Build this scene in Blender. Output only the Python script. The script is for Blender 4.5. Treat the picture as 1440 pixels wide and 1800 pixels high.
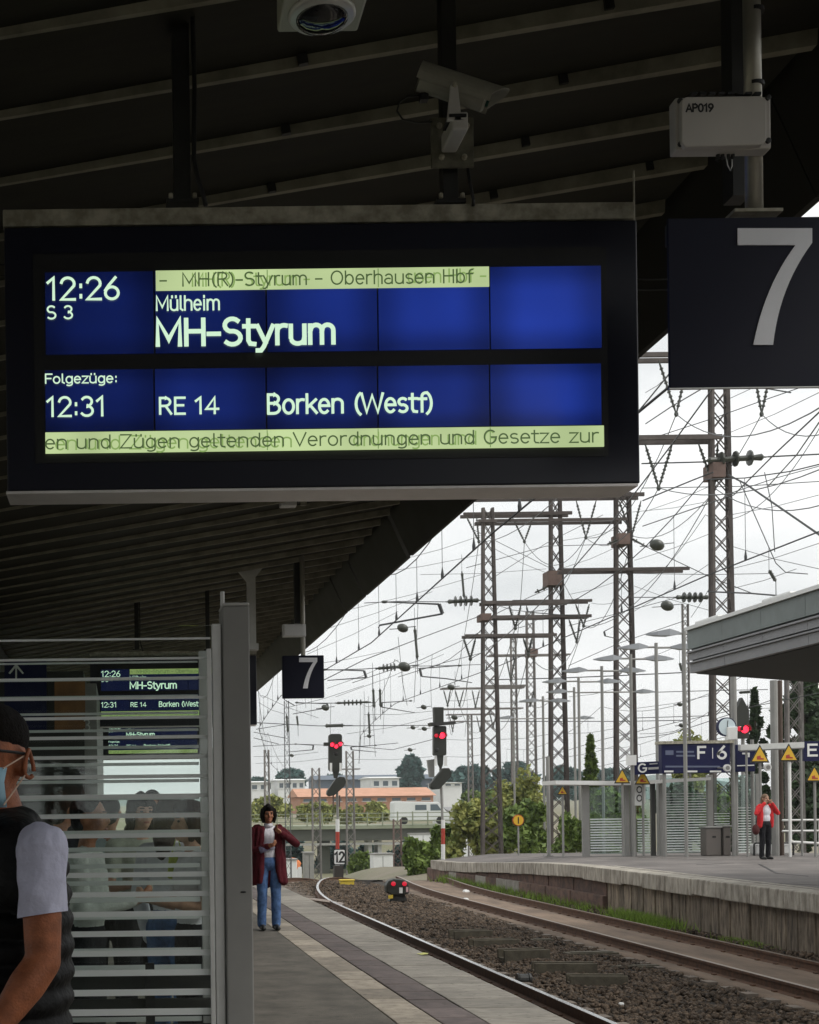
import bpy, bmesh, math, random
import numpy as np
from mathutils import Vector, Matrix

# ------------------------------------------------------------------ scene, camera, sky, sun
for o in list(bpy.data.objects): bpy.data.objects.remove(o)
S = bpy.context.scene
C = S.collection
PX, PY, F, TH, H = 212.0, 1425.0, 2400.0, 0.0125, 1.62    # vanishing point, focal length (px of 1800), roll, eye height
cam_d = bpy.data.cameras.new('camera'); cam = bpy.data.objects.new('camera', cam_d); C.objects.link(cam)
cam.location = (0, 0, H)
cam.rotation_euler = (Matrix.Rotation(math.radians(90), 3, 'X') @ Matrix.Rotation(-TH, 3, 'Z')).to_euler()
cam_d.sensor_fit = 'VERTICAL'; cam_d.sensor_height = 24.0
cam_d.lens = 24.0 * F / 1800.0
cam_d.shift_x = (720 - PX) / 1800.0; cam_d.shift_y = (PY - 900) / 1800.0
cam_d.clip_start = 0.05; cam_d.clip_end = 4000
S.camera = cam
W = bpy.data.worlds.new('World'); S.world = W; W.use_nodes = True
wn = W.node_tree.nodes; wl = W.node_tree.links
bg = wn['Background']; bg.inputs['Strength'].default_value = 0.1
sky = wn.new('ShaderNodeTexSky'); sky.sky_type = 'NISHITA'; sky.sun_disc = False
sky.sun_elevation = math.radians(48); sky.sun_rotation = math.radians(115)
sky.air_density = 1.0; sky.dust_density = 3.0
hs = wn.new('ShaderNodeHueSaturation'); hs.inputs['Saturation'].default_value = 0.3
wl.new(sky.outputs[0], hs.inputs['Color'])
tc = wn.new('ShaderNodeTexCoord'); mp = wn.new('ShaderNodeMapping'); mp.inputs['Scale'].default_value = (1, 1, 2.6)
wl.new(tc.outputs['Generated'], mp.inputs['Vector'])
nz = wn.new('ShaderNodeTexNoise'); nz.inputs['Scale'].default_value = 3.4; nz.inputs['Detail'].default_value = 5
wl.new(mp.outputs[0], nz.inputs['Vector'])
cr = wn.new('ShaderNodeValToRGB')
cr.color_ramp.elements[0].position = 0.36; cr.color_ramp.elements[0].color = (0.64, 0.662, 0.668, 1)
cr.color_ramp.elements[1].position = 0.62; cr.color_ramp.elements[1].color = (0.93, 0.935, 0.93, 1)
wl.new(nz.outputs['Fac'], cr.inputs['Fac'])
mul = wn.new('ShaderNodeMix'); mul.data_type = 'RGBA'; mul.blend_type = 'MULTIPLY'; mul.inputs['Factor'].default_value = 1.0
wl.new(cr.outputs['Color'], mul.inputs['A']); mul.inputs['B'].default_value = (9.9, 9.9, 9.9, 1)
mx = wn.new('ShaderNodeMix'); mx.data_type = 'RGBA'; mx.inputs['Factor'].default_value = 0.88
wl.new(hs.outputs[0], mx.inputs['A']); wl.new(mul.outputs['Result'], mx.inputs['B'])
wl.new(mx.outputs['Result'], bg.inputs['Color'])
sun_d = bpy.data.lights.new('sun', 'SUN'); sun_d.energy = 1.3; sun_d.angle = math.radians(22); sun_d.color = (1.0, 0.965, 0.9)
sun = bpy.data.objects.new('sun', sun_d); C.objects.link(sun)
# light comes from the right and a little behind the camera
sd = Vector((math.sin(math.radians(115)) * math.cos(math.radians(48)), math.cos(math.radians(115)) * math.cos(math.radians(48)), math.sin(math.radians(48))))
sun.rotation_euler = (-sd).to_track_quat('-Z', 'Y').to_euler(); sun.location = (20, -10, 30)
S.view_settings.view_transform = 'Standard'; S.view_settings.look = 'None'
S.view_settings.exposure = 0.48; S.view_settings.gamma = 1.0; S.view_settings.use_curve_mapping = False
S.render.engine = 'CYCLES'; S.cycles.max_bounces = 10; S.cycles.transparent_max_bounces = 24
S.cycles.use_denoising = True
R = random.Random(7)
NR = np.random.default_rng(7)

def at(x, y, Y):
    """photograph pixel (1440 x 1800) at depth Y metres -> world point"""
    u, v = x - PX, y - PY; c, s = math.cos(TH), math.sin(TH)
    return Vector(((u * c - v * s) * Y / F, Y, H - (u * s + v * c) * Y / F))
def ground(x, y, z):
    u, v = x - PX, y - PY; c, s = math.cos(TH), math.sin(TH)
    return at(x, y, F * (H - z) / (u * s + v * c))

# ------------------------------------------------------------------ materials
MATS = {}
def mat(name, col, rough=0.6, metal=0.0, var=0.0, vscale=6.0, col2=None, bump=0.0, bscale=40.0, spec=0.5, rnd=0.0, stretch=None, detail=6, coat=0.0, spots=0.0, sscale=9.0):
    if name in MATS: return MATS[name]
    m = bpy.data.materials.new(name); m.use_nodes = True; MATS[name] = m
    n, l = m.node_tree.nodes, m.node_tree.links
    b = n['Principled BSDF']
    b.inputs['Roughness'].default_value = rough; b.inputs['Metallic'].default_value = metal
    b.inputs['Specular IOR Level'].default_value = spec; b.inputs['Coat Weight'].default_value = coat
    c4 = (*col, 1)
    b.inputs['Base Color'].default_value = c4
    out = None
    if var or bump or col2:
        g = n.new('ShaderNodeNewGeometry'); vec = g.outputs['Position']
        if stretch:
            mpn = n.new('ShaderNodeMapping'); mpn.inputs['Scale'].default_value = stretch
            l.new(vec, mpn.inputs['Vector']); vec = mpn.outputs[0]
    if var or col2:
        t = n.new('ShaderNodeTexNoise'); t.inputs['Scale'].default_value = vscale; t.inputs['Detail'].default_value = detail
        t.inputs['Roughness'].default_value = 0.62
        l.new(vec, t.inputs['Vector'])
        r = n.new('ShaderNodeValToRGB'); e = r.color_ramp.elements
        e[0].position, e[1].position = 0.34, 0.66
        if col2: e[0].color, e[1].color = (*col2, 1), c4
        else:
            e[0].color = tuple(max(0, k * (1 - var)) for k in col) + (1,); e[1].color = tuple(min(1, k * (1 + var)) for k in col) + (1,)
        l.new(t.outputs['Fac'], r.inputs['Fac']); out = r.outputs['Color']
        rr = n.new('ShaderNodeMapRange'); rr.inputs['To Min'].default_value = max(0.03, rough - 0.12); rr.inputs['To Max'].default_value = min(1, rough + 0.12)
        l.new(t.outputs['Fac'], rr.inputs['Value']); l.new(rr.outputs['Result'], b.inputs['Roughness'])
    if rnd:
        oi = n.new('ShaderNodeObjectInfo'); mr = n.new('ShaderNodeMapRange')
        mr.inputs['To Min'].default_value = 1 - rnd; mr.inputs['To Max'].default_value = 1 + rnd
        l.new(oi.outputs['Random'], mr.inputs['Value'])
        mm = n.new('ShaderNodeMix'); mm.data_type = 'RGBA'; mm.blend_type = 'MULTIPLY'; mm.inputs['Factor'].default_value = 1
        if out: l.new(out, mm.inputs['A'])
        else: mm.inputs['A'].default_value = c4
        l.new(mr.outputs['Result'], mm.inputs['B']); out = mm.outputs['Result']
    if spots:
        g2 = n.new('ShaderNodeNewGeometry'); vo = n.new('ShaderNodeTexVoronoi'); vo.inputs['Scale'].default_value = sscale; vo.inputs['Randomness'].default_value = 1.0
        n2 = n.new('ShaderNodeTexNoise'); n2.inputs['Scale'].default_value = 0.8; n2.inputs['Detail'].default_value = 4
        l.new(g2.outputs['Position'], vo.inputs['Vector']); l.new(g2.outputs['Position'], n2.inputs['Vector'])
        ra = n.new('ShaderNodeMapRange'); ra.inputs['From Min'].default_value = 0.10; ra.inputs['From Max'].default_value = 0.17; ra.inputs['To Min'].default_value = 1 - spots; ra.inputs['To Max'].default_value = 1.0
        l.new(vo.outputs['Distance'], ra.inputs['Value'])
        rb_ = n.new('ShaderNodeMapRange'); rb_.inputs['From Min'].default_value = 0.35; rb_.inputs['From Max'].default_value = 0.65; rb_.inputs['To Min'].default_value = 1 - spots * .55; rb_.inputs['To Max'].default_value = 1.08
        l.new(n2.outputs['Fac'], rb_.inputs['Value'])
        mu = n.new('ShaderNodeMath'); mu.operation = 'MULTIPLY'; l.new(ra.outputs['Result'], mu.inputs[0]); l.new(rb_.outputs['Result'], mu.inputs[1])
        m3 = n.new('ShaderNodeMix'); m3.data_type = 'RGBA'; m3.blend_type = 'MULTIPLY'; m3.inputs['Factor'].default_value = 1
        if out: l.new(out, m3.inputs['A'])
        else: m3.inputs['A'].default_value = c4
        l.new(mu.outputs[0], m3.inputs['B']); out = m3.outputs['Result']
    if out: l.new(out, b.inputs['Base Color'])
    if bump:
        t2 = n.new('ShaderNodeTexNoise'); t2.inputs['Scale'].default_value = bscale; t2.inputs['Detail'].default_value = 5
        l.new(vec, t2.inputs['Vector'])
        bp = n.new('ShaderNodeBump'); bp.inputs['Strength'].default_value = bump; bp.inputs['Distance'].default_value = 0.02
        l.new(t2.outputs['Fac'], bp.inputs['Height']); l.new(bp.outputs[0], b.inputs['Normal'])
    return m
def emit(name, col, strength=1.0, var=0.0, vscale=1.6, base=(0.01, 0.01, 0.012), rough=0.25, edge=0.0):
    if name in MATS: return MATS[name]
    m = bpy.data.materials.new(name); m.use_nodes = True; MATS[name] = m
    n, l = m.node_tree.nodes, m.node_tree.links; b = n['Principled BSDF']
    b.inputs['Base Color'].default_value = (*base, 1); b.inputs['Roughness'].default_value = rough
    b.inputs['Emission Color'].default_value = (*col, 1); b.inputs['Emission Strength'].default_value = strength
    if var:
        g = n.new('ShaderNodeNewGeometry'); t = n.new('ShaderNodeTexNoise'); t.inputs['Scale'].default_value = vscale; t.inputs['Detail'].default_value = 1
        l.new(g.outputs['Position'], t.inputs['Vector'])
        mr = n.new('ShaderNodeMapRange'); mr.inputs['From Min'].default_value = 0.3; mr.inputs['From Max'].default_value = 0.7
        mr.inputs['To Min'].default_value = strength * (1 - var); mr.inputs['To Max'].default_value = strength * (1 + var)
        l.new(t.outputs['Fac'], mr.inputs['Value']); res = mr.outputs['Result']
        if edge:   # backlight of each module fades towards its rim
            tcn = n.new('ShaderNodeTexCoord'); sp = n.new('ShaderNodeSeparateXYZ'); l.new(tcn.outputs['Generated'], sp.inputs[0])
            for k_ in ('X', 'Z'):
                a_ = n.new('ShaderNodeMath'); a_.operation = 'PINGPONG'; a_.inputs[1].default_value = 0.5; l.new(sp.outputs[k_], a_.inputs[0])
                m_ = n.new('ShaderNodeMapRange'); m_.interpolation_type = 'SMOOTHSTEP'; m_.inputs['From Max'].default_value = 0.34; m_.inputs['To Min'].default_value = 1 - edge; l.new(a_.outputs[0], m_.inputs['Value'])
                u_ = n.new('ShaderNodeMath'); u_.operation = 'MULTIPLY'; l.new(res, u_.inputs[0]); l.new(m_.outputs['Result'], u_.inputs[1]); res = u_.outputs[0]
        l.new(res, b.inputs['Emission Strength'])
    return m
def glass(name, tint, refl=1.0, dirt=0.04):
    if name in MATS: return MATS[name]
    m = bpy.data.materials.new(name); m.use_nodes = True; MATS[name] = m
    n, l = m.node_tree.nodes, m.node_tree.links
    n.remove(n['Principled BSDF'])
    tr = n.new('ShaderNodeBsdfTransparent'); tr.inputs['Color'].default_value = (*tint, 1)
    gl = n.new('ShaderNodeBsdfGlossy'); gl.inputs['Roughness'].default_value = 0.02
    fr = n.new('ShaderNodeFresnel'); fr.inputs['IOR'].default_value = 1.5
    mm = n.new('ShaderNodeMath'); mm.operation = 'MULTIPLY'; mm.inputs[1].default_value = refl
    l.new(fr.outputs[0], mm.inputs[0])
    mxs = n.new('ShaderNodeMixShader'); l.new(mm.outputs[0], mxs.inputs[0]); l.new(tr.outputs[0], mxs.inputs[1]); l.new(gl.outputs[0], mxs.inputs[2])
    df = n.new('ShaderNodeBsdfDiffuse'); df.inputs['Color'].default_value = (0.5, 0.52, 0.47, 1)
    g = n.new('ShaderNodeNewGeometry'); t = n.new('ShaderNodeTexNoise'); t.inputs['Scale'].default_value = 7; t.inputs['Detail'].default_value = 7
    l.new(g.outputs['Position'], t.inputs['Vector'])
    r = n.new('ShaderNodeMapRange'); r.inputs['From Min'].default_value = 0.42; r.inputs['From Max'].default_value = 0.75; r.inputs['To Max'].default_value = dirt * 3
    l.new(t.outputs['Fac'], r.inputs['Value'])
    mx2 = n.new('ShaderNodeMixShader'); l.new(r.outputs['Result'], mx2.inputs[0]); l.new(mxs.outputs[0], mx2.inputs[1]); l.new(df.outputs[0], mx2.inputs[2])
    l.new(mx2.outputs[0], n['Material Output'].inputs['Surface'])
    return m

# ------------------------------------------------------------------ things and parts
ORG = {}
def thing(name, label, cat, loc, group=None, local=False):
    o = bpy.data.objects.new(name, None); C.objects.link(o); o.location = loc; o.empty_display_size = 0.2
    o['label'] = label; o['category'] = cat
    if group: o['group'] = group
    ORG[o.name] = Vector((0, 0, 0)) if local else Vector(loc)
    return o
def tag(o, label, cat, group=None):
    o['label'] = label; o['category'] = cat
    if group: o['group'] = group
    return o
def struct(o): o['kind'] = 'structure'; return o
def stuff(o): o['kind'] = 'stuff'; return o
def link(name, me, parent=None, loc=(0, 0, 0), rot=None):
    """another object on existing mesh data; loc is relative to the parent's frame"""
    o = bpy.data.objects.new(name, me); C.objects.link(o)
    o.location = loc
    if rot: o.rotation_euler = rot
    if parent: o.parent = parent; ORG[o.name] = ORG.get(parent.name, Vector())
    return o
def copy_tree(o, parent=None):
    c = o.copy(); C.objects.link(c)
    if parent: c.parent = parent
    for ch in list(o.children): copy_tree(ch, c)
    return c

class MB:
    def __init__(s): s.v = []; s.f = []; s.mi = []; s.cur = 0
    def add(s, vs, fs):
        k = len(s.v); s.v += [tuple(p) for p in vs]
        for f in fs: s.f.append([i + k for i in f]); s.mi.append(s.cur)
        return s
    def box(s, x0, x1, y0, y1, z0, z1):
        return s.add([(x, y, z) for x in (x0, x1) for y in (y0, y1) for z in (z0, z1)],
                     [(0, 1, 3, 2), (4, 6, 7, 5), (0, 4, 5, 1), (2, 3, 7, 6), (0, 2, 6, 4), (1, 5, 7, 3)])
    def obox(s, c, ax, hf):
        c = Vector(c); A = [Vector(a) for a in ax]
        vs = [c + A[0] * (hf[0] * i) + A[1] * (hf[1] * j) + A[2] * (hf[2] * k) for i in (-1, 1) for j in (-1, 1) for k in (-1, 1)]
        return s.add(vs, [(0, 1, 3, 2), (4, 6, 7, 5), (0, 4, 5, 1), (2, 3, 7, 6), (0, 2, 6, 4), (1, 5, 7, 3)])
    def beam(s, p, q, w, h=None, up=(0, 0, 1)):
        p, q = Vector(p), Vector(q); d = (q - p); L = d.length; d.normalize()
        a = d.cross(Vector(up))
        if a.length < 1e-4: a = d.cross(Vector((0, 1, 0)))
        a.normalize(); b = a.cross(d)
        return s.obox((p + q) / 2, (d, a, b), (L / 2, w / 2, (h or w) / 2))
    def tube(s, pts, r, n=8, cap=True):
        pts = [Vector(p) for p in pts]; rs = r if hasattr(r, '__len__') else [r] * len(pts)
        k = len(s.v); ring = []; pa = None
        for i, p in enumerate(pts):
            d = (pts[min(i + 1, len(pts) - 1)] - pts[max(i - 1, 0)]).normalized()
            if pa is None:
                a = d.cross(Vector((0, 0, 1)))
                if a.length < 1e-3: a = d.cross(Vector((0, 1, 0)))
            else: a = pa - d * pa.dot(d)
            a.normalize(); pa = a; b = d.cross(a)
            for j in range(n):
                t = 2 * math.pi * j / n
                ring.append(p + (a * math.cos(t) + b * math.sin(t)) * rs[i])
        fs = []
        for i in range(len(pts) - 1):
            for j in range(n):
                j2 = (j + 1) % n
                fs.append((i * n + j, i * n + j2, (i + 1) * n + j2, (i + 1) * n + j))
        if cap: fs.append(tuple(range(n - 1, -1, -1))); fs.append(tuple((len(pts) - 1) * n + j for j in range(n)))
        return s.add(ring, fs)
    def lathe(s, p, q, prof, n=10):
        """prof: [(t along p->q in metres from p, radius)]"""
        p, q = Vector(p), Vector(q); d = (q - p).normalized()
        return s.tube([p + d * t for t, _ in prof], [max(r, 1e-4) for _, r in prof], n)
    def ell(s, c, r, nu=12, nv=8, M=None):
        c = Vector(c); vs = []; fs = []
        for i in range(nv + 1):
            th = math.pi * i / nv
            for j in range(nu):
                ph = 2 * math.pi * j / nu
                p = Vector((r[0] * math.sin(th) * math.cos(ph), r[1] * math.sin(th) * math.sin(ph), r[2] * math.cos(th)))
                vs.append(c + (M @ p if M else p))
        for i in range(nv):
            for j in range(nu):
                j2 = (j + 1) % nu
                fs.append((i * nu + j, (i + 1) * nu + j, (i + 1) * nu + j2, i * nu + j2))
        return s.add(vs, fs)
    def prism(s, poly, e0, e1, org, th):
        """polygon in the plane (e0, e1) at org, extruded th along e0 x e1"""
        e0, e1, org = Vector(e0), Vector(e1), Vector(org); nn = e0.cross(e1).normalized() * th
        n = len(poly); a = [org + e0 * x + e1 * y for x, y in poly]
        return s.add(a + [p + nn for p in a], [tuple(range(n - 1, -1, -1)), tuple(range(n, 2 * n))] + [(i, (i + 1) % n, n + (i + 1) % n, n + i) for i in range(n)])
    def mesh(s, name, mats, off=Vector((0, 0, 0)), smooth=False, fix=True):
        me = bpy.data.meshes.new(name)
        me.from_pydata([(x - off[0], y - off[1], z - off[2]) for x, y, z in s.v], [], s.f)
        for m in (mats if isinstance(mats, (list, tuple)) else [mats]): me.materials.append(m)
        if isinstance(mats, (list, tuple)): me.polygons.foreach_set('material_index', s.mi)
        if fix:
            bm = bmesh.new(); bm.from_mesh(me); bmesh.ops.recalc_face_normals(bm, faces=bm.faces); bm.to_mesh(me); bm.free()
        if smooth: me.polygons.foreach_set('use_smooth', [True] * len(me.polygons))
        me.update(); return me
    def build(s, name, mats, parent=None, smooth=False, bevel=0.0, seg=2, fix=True):
        off = ORG.get(parent.name, Vector()) if parent else Vector((0, 0, 0))
        o = bpy.data.objects.new(name, s.mesh(name, mats, off, smooth, fix)); C.objects.link(o)
        if parent: o.parent = parent
        ORG[o.name] = off
        if bevel:
            b = o.modifiers.new('bevel', 'BEVEL'); b.width = bevel; b.segments = seg; b.limit_method = 'ANGLE'
        return o
    def solo(s, name, mats, label, cat, group=None, **k):
        """a thing that is one mesh, with its origin at its base"""
        a = np.array(s.v); off = Vector((float(a[:, 0].mean()), float(a[:, 1].mean()), float(a[:, 2].min())))
        o = bpy.data.objects.new(name, s.mesh(name, mats, off, k.get('smooth', False))); C.objects.link(o); o.location = off; ORG[o.name] = off
        if k.get('bevel'):
            b = o.modifiers.new('bevel', 'BEVEL'); b.width = k['bevel']; b.segments = 2; b.limit_method = 'ANGLE'
        return tag(o, label, cat, group)
def np_mesh(name, V, Fq, material, parent=None, per=4):
    me = bpy.data.meshes.new(name); nv, nf = len(V), len(Fq)
    off = np.array(ORG.get(parent.name, Vector())) if parent else np.zeros(3)
    me.vertices.add(nv); me.vertices.foreach_set('co', (V - off).astype(np.float32).ravel())
    me.loops.add(nf * per); me.loops.foreach_set('vertex_index', Fq.astype(np.int32).ravel())
    me.polygons.add(nf); me.polygons.foreach_set('loop_start', np.arange(0, nf * per, per, dtype=np.int32))
    me.polygons.foreach_set('loop_total', np.full(nf, per, dtype=np.int32))
    me.materials.append(material); me.update(calc_edges=True); me.validate()
    o = bpy.data.objects.new(name, me); C.objects.link(o)
    if parent: o.parent = parent
    ORG[o.name] = Vector(off); return o

# a monoline alphabet: strokes on a unit cap height, (advance, [polyline, ...])
def _arc(cx, cy, rx, ry, a0, a1, n=10):
    return [(cx + rx * math.cos(math.radians(a0 + (a1 - a0) * i / n)), cy + ry * math.sin(math.radians(a0 + (a1 - a0) * i / n))) for i in range(n + 1)]
XH = 0.72; _c = XH / 2
_bowl = lambda x=.25, r=.2: _arc(x, _c, r, _c, 90, 450, 18)
GL = {
 '0': (.62, [_arc(.31, .5, .23, .5, 90, 450, 20)]), '1': (.46, [[(.08, .78), (.28, 1), (.28, 0)]]),
 '2': (.6, [_arc(.3, .72, .22, .28, 170, -20, 10) + [(.08, 0), (.54, 0)]]), '3': (.6, [_arc(.28, .76, .2, .24, 150, -90, 9) + _arc(.28, .26, .23, .26, 90, -150, 10)]),
 '4': (.62, [[(.42, 0), (.42, 1), (.06, .28), (.58, .28)]]), '6': (.6, [[(.44, 1), (.2, .62), (.09, .4)] + _arc(.31, .28, .22, .28, 160, -200, 18)]),
 '9': (.6, [[(.16, 0), (.4, .38), (.51, .6)] + _arc(.29, .72, .22, .28, -20, 340, 18)]), ':': (.28, [[(.14, .08), (.14, .2)], [(.14, .56), (.14, .68)]]), '!': (.3, [[(.15, .3), (.15, 1)], [(.15, 0), (.15, .14)]]),
 '-': (.42, [[(.04, .42), (.36, .42)]]), ' ': (.34, []), '(': (.3, [_arc(.42, .45, .3, .62, 115, 245, 8)]), ')': (.3, [_arc(-.12, .45, .3, .62, 65, -65, 8)]), '|': (.3, [[(.15, 0), (.15, 1)]]),
 'A': (.66, [[(.04, 0), (.33, 1), (.62, 0)], [(.15, .32), (.51, .32)]]), 'B': (.62, [[(.09, 0), (.09, 1), (.3, 1)] + _arc(.3, .77, .2, .23, 90, -90, 8) + [(.12, .54)], [(.3, .54)] + _arc(.3, .27, .24, .27, 90, -90, 8) + [(.09, 0)]]),
 'E': (.54, [[(.5, 1), (.09, 1), (.09, 0), (.5, 0)], [(.09, .53), (.44, .53)]]), 'F': (.52, [[(.5, 1), (.09, 1), (.09, 0)], [(.09, .52), (.43, .52)]]),
 'G': (.66, [_arc(.34, .5, .27, .5, 50, 330, 16) + [(.6, .48), (.38, .48)]]), 'H': (.66, [[(.09, 0), (.09, 1)], [(.57, 0), (.57, 1)], [(.09, .53), (.57, .53)]]),
 'M': (.8, [[(.09, 0), (.09, 1), (.4, .22), (.71, 1), (.71, 0)]]), 'O': (.7, [_arc(.35, .5, .28, .5, 90, 450, 20)]), 'P': (.6, [[(.09, 0), (.09, 1), (.3, 1)] + _arc(.3, .75, .23, .25, 90, -90, 8) + [(.09, .5)]]),
 'R': (.64, [[(.09, 0), (.09, 1), (.3, 1)] + _arc(.3, .75, .22, .25, 90, -90, 8) + [(.12, .5)], [(.32, .5), (.56, 0)]]), 'S': (.6, [_arc(.3, .75, .21, .25, 40, 250, 10) + _arc(.3, .26, .23, .26, 80, -140, 10)]),
 'V': (.64, [[(.04, 1), (.32, 0), (.6, 1)]]), 'W': (.92, [[(.04, 1), (.24, 0), (.46, .9), (.68, 0), (.88, 1)]]), 'Z': (.6, [[(.06, 1), (.53, 1), (.06, 0), (.55, 0)]]),
 'a': (.52, [[(.43, 0), (.43, .46)] + _arc(.26, .48, .17, .24, 0, 150, 8), _arc(.24, .2, .18, .2, 60, 330, 12)]), 'b': (.54, [[(.08, 0), (.08, 1)], _arc(.27, _c, .19, _c, 160, -160, 14)]), 'd': (.54, [[(.46, 0), (.46, 1)], _arc(.27, _c, .19, _c, 20, 340, 14)]),
 'e': (.52, [[(.07, .38), (.45, .38)] + _arc(.26, _c, .19, _c, 5, 315, 16)]), 'f': (.36, [_arc(.32, .82, .15, .18, 80, 180, 6) + [(.17, 0)], [(.03, .68), (.34, .68)]]), 'g': (.54, [_arc(.27, _c, .19, _c, 20, 340, 14), [(.46, .72), (.46, -.05)] + _arc(.26, -.07, .2, .2, 0, -130, 8)]),
 'h': (.54, [[(.08, 0), (.08, 1)], [(.08, .44)] + _arc(.27, .5, .19, .22, 150, 0, 8) + [(.46, 0)]]), 'i': (.22, [[(.11, 0), (.11, .72)], [(.11, .88), (.11, 1)]]), 'k': (.5, [[(.08, 0), (.08, 1)], [(.44, .72), (.1, .3)], [(.2, .42), (.46, 0)]]), 'l': (.26, [[(.1, 1), (.1, .1), (.22, 0)]]),
 'm': (.82, [[(.08, 0), (.08, .72)], [(.08, .46)] + _arc(.25, .5, .16, .22, 150, 0, 8) + [(.41, 0)], [(.41, .46)] + _arc(.57, .5, .16, .22, 150, 0, 8) + [(.73, 0)]]), 'n': (.54, [[(.08, 0), (.08, .72)], [(.08, .44)] + _arc(.27, .5, .19, .22, 150, 0, 8) + [(.46, 0)]]), 'o': (.54, [_arc(.27, _c, .2, _c, 90, 450, 18)]),
 'r': (.38, [[(.08, 0), (.08, .72)], [(.08, .42)] + _arc(.27, .48, .19, .24, 160, 70, 6)]), 's': (.46, [_arc(.23, .54, .16, .18, 40, 250, 8) + _arc(.23, .19, .17, .19, 80, -140, 8)]), 't': (.36, [[(.15, .95), (.15, .15), (.2, .02), (.33, 0)], [(.02, .7), (.33, .7)]]),
 'u': (.54, [[(.08, .72), (.08, .2)] + _arc(.27, .22, .19, .22, 180, 330, 8) + [(.46, .26)], [(.46, .72), (.46, 0)]]), 'y': (.52, [[(.04, .72), (.27, .04)], [(.48, .72), (.22, -.1), (.14, -.25), (.03, -.25)]]), 'z': (.46, [[(.05, .72), (.42, .72), (.05, 0), (.43, 0)]]),
}
GL['ü'] = (.54, GL['u'][1] + [[(.16, .88), (.16, 1)], [(.38, .88), (.38, 1)]])
def ribbon(mb, pts, t, dep):
    """flat constant-width stroke in the (x, z) plane, mitred"""
    P = [Vector((p[0], p[1])) for p in pts]
    closed = len(P) > 3 and (P[0] - P[-1]).length < 1e-4
    if closed: P = P[:-1]
    n = len(P); vs = []
    if not closed:
        d = (P[1] - P[0]).normalized(); P[0] = P[0] - d * t * .35; d = (P[-1] - P[-2]).normalized(); P[-1] = P[-1] + d * t * .35
    for i in range(n):
        a = P[i] - P[i - 1] if (i or closed) else P[1] - P[0]; b = P[(i + 1) % n] - P[i] if (i < n - 1 or closed) else a
        a = a.normalized(); b = b.normalized(); na, nb = Vector((-a.y, a.x)), Vector((-b.y, b.x)); m = na + nb
        m = m.normalized() if m.length > .05 else na
        k = min(1.9, 1 / max(.3, m.dot(na))); 
        for s in (1, -1): q = P[i] + m * (s * t / 2 * k); vs.append((q.x, dep, q.y))
    fs = [(2 * i, 2 * i + 1, 2 * ((i + 1) % n) + 1, 2 * ((i + 1) % n)) for i in range(n if closed else n - 1)]
    mb.add(vs, fs)
def text(s, name, material, parent, box, Y, bold=0.12, each=False, desc=None):
    """lettering fitted to a pixel box (x0, y0, x1, y1): y0 cap line, y1 base line, on the plane at depth Y, facing the camera"""
    x0, y0, x1, y1 = box; adv = []; x = 0.0
    for ch in s: adv.append(x); x += GL[ch][0]
    Wd = x; k = 0; c0 = at((x0 + x1) / 2, y1, Y); w = (x1 - x0) * Y / F; h = (y1 - y0) * Y / F; sx = w / Wd
    allm = MB(); out = []
    for i, ch in enumerate(s):
        mb = MB() if each else allm
        for j, st in enumerate(GL[ch][1]):
            # stroke width is even in x and z: work in metres
            ribbon(mb, [(c0.x - w / 2 + (adv[i] + px) * sx, c0.z + pz * h) for px, pz in st], bold * h, Y - 0.00025 * j)
        if each and mb.v: out.append(mb.build(name, material, parent, fix=False))
    if not each: stuff(allm.build(name, material, parent, fix=False))
    return out
def rect(mb, x0, y0, x1, y1, Y, dy):
    """box whose front face covers a pixel rectangle at depth Y, dy metres deep"""
    c = at((x0 + x1) / 2, (y0 + y1) / 2, Y); w, h = (x1 - x0) * Y / F / 2, (y1 - y0) * Y / F / 2
    mb.box(c.x - w, c.x + w, Y, Y + dy, c.z - h, c.z + h); return mb

# ------------------------------------------------------------------ material palette
M = {}
M['asphalt'] = mat('asphalt', (0.125, 0.113, 0.094), 0.85, var=0.3, vscale=3.0, bump=0.45, bscale=120, spots=.3, sscale=7)
M['edge_slab'] = mat('edge_slab', (0.285, 0.262, 0.225), 0.8, var=0.3, vscale=5, bump=0.3, bscale=70, rnd=0.16, stretch=(1, 4, 1), spots=.4, sscale=9)
M['dark_slab'] = mat('dark_slab', (0.135, 0.108, 0.102), 0.8, var=0.25, vscale=8, bump=0.3, bscale=80, rnd=0.18, spots=.4, sscale=9)
M['tactile'] = mat('tactile', (0.335, 0.292, 0.235), 0.8, var=0.25, vscale=8, bump=0.4, bscale=60, rnd=0.26, spots=.4, sscale=10)
M['bed'] = mat('bed', (0.035, 0.027, 0.02), 0.95, var=0.45, vscale=2.5, bump=0.8, bscale=25)
M['stone'] = mat('stone', (0.165, 0.118, 0.082), 0.75, col2=(0.013, 0.010, 0.007), vscale=9, detail=3, spec=0.25)
M['brown_dust'] = mat('brown_dust', (0.20, 0.145, 0.105), 0.95, var=0.3, vscale=3, bump=0.5, bscale=50, stretch=(1, 0.25, 1))
M['rust'] = mat('rust', (0.115, 0.058, 0.032), 0.8, var=0.35, vscale=12, bump=0.2)
M['rail_top'] = mat('rail_top', (0.62, 0.62, 0.62), 0.22, metal=1.0, var=0.08, vscale=20)
M['rail_top2'] = mat('rail_top2', (0.33, 0.26, 0.21), 0.38, metal=0.9, var=0.2, vscale=9)
M['sleeper'] = mat('sleeper', (0.19, 0.155, 0.125), 0.9, var=0.3, vscale=6, bump=0.3, rnd=0.15)
M['concrete'] = mat('concrete', (0.33, 0.31, 0.275), 0.9, col2=(0.20, 0.18, 0.15), vscale=3.5, bump=0.4, bscale=40, rnd=0.1)
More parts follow.
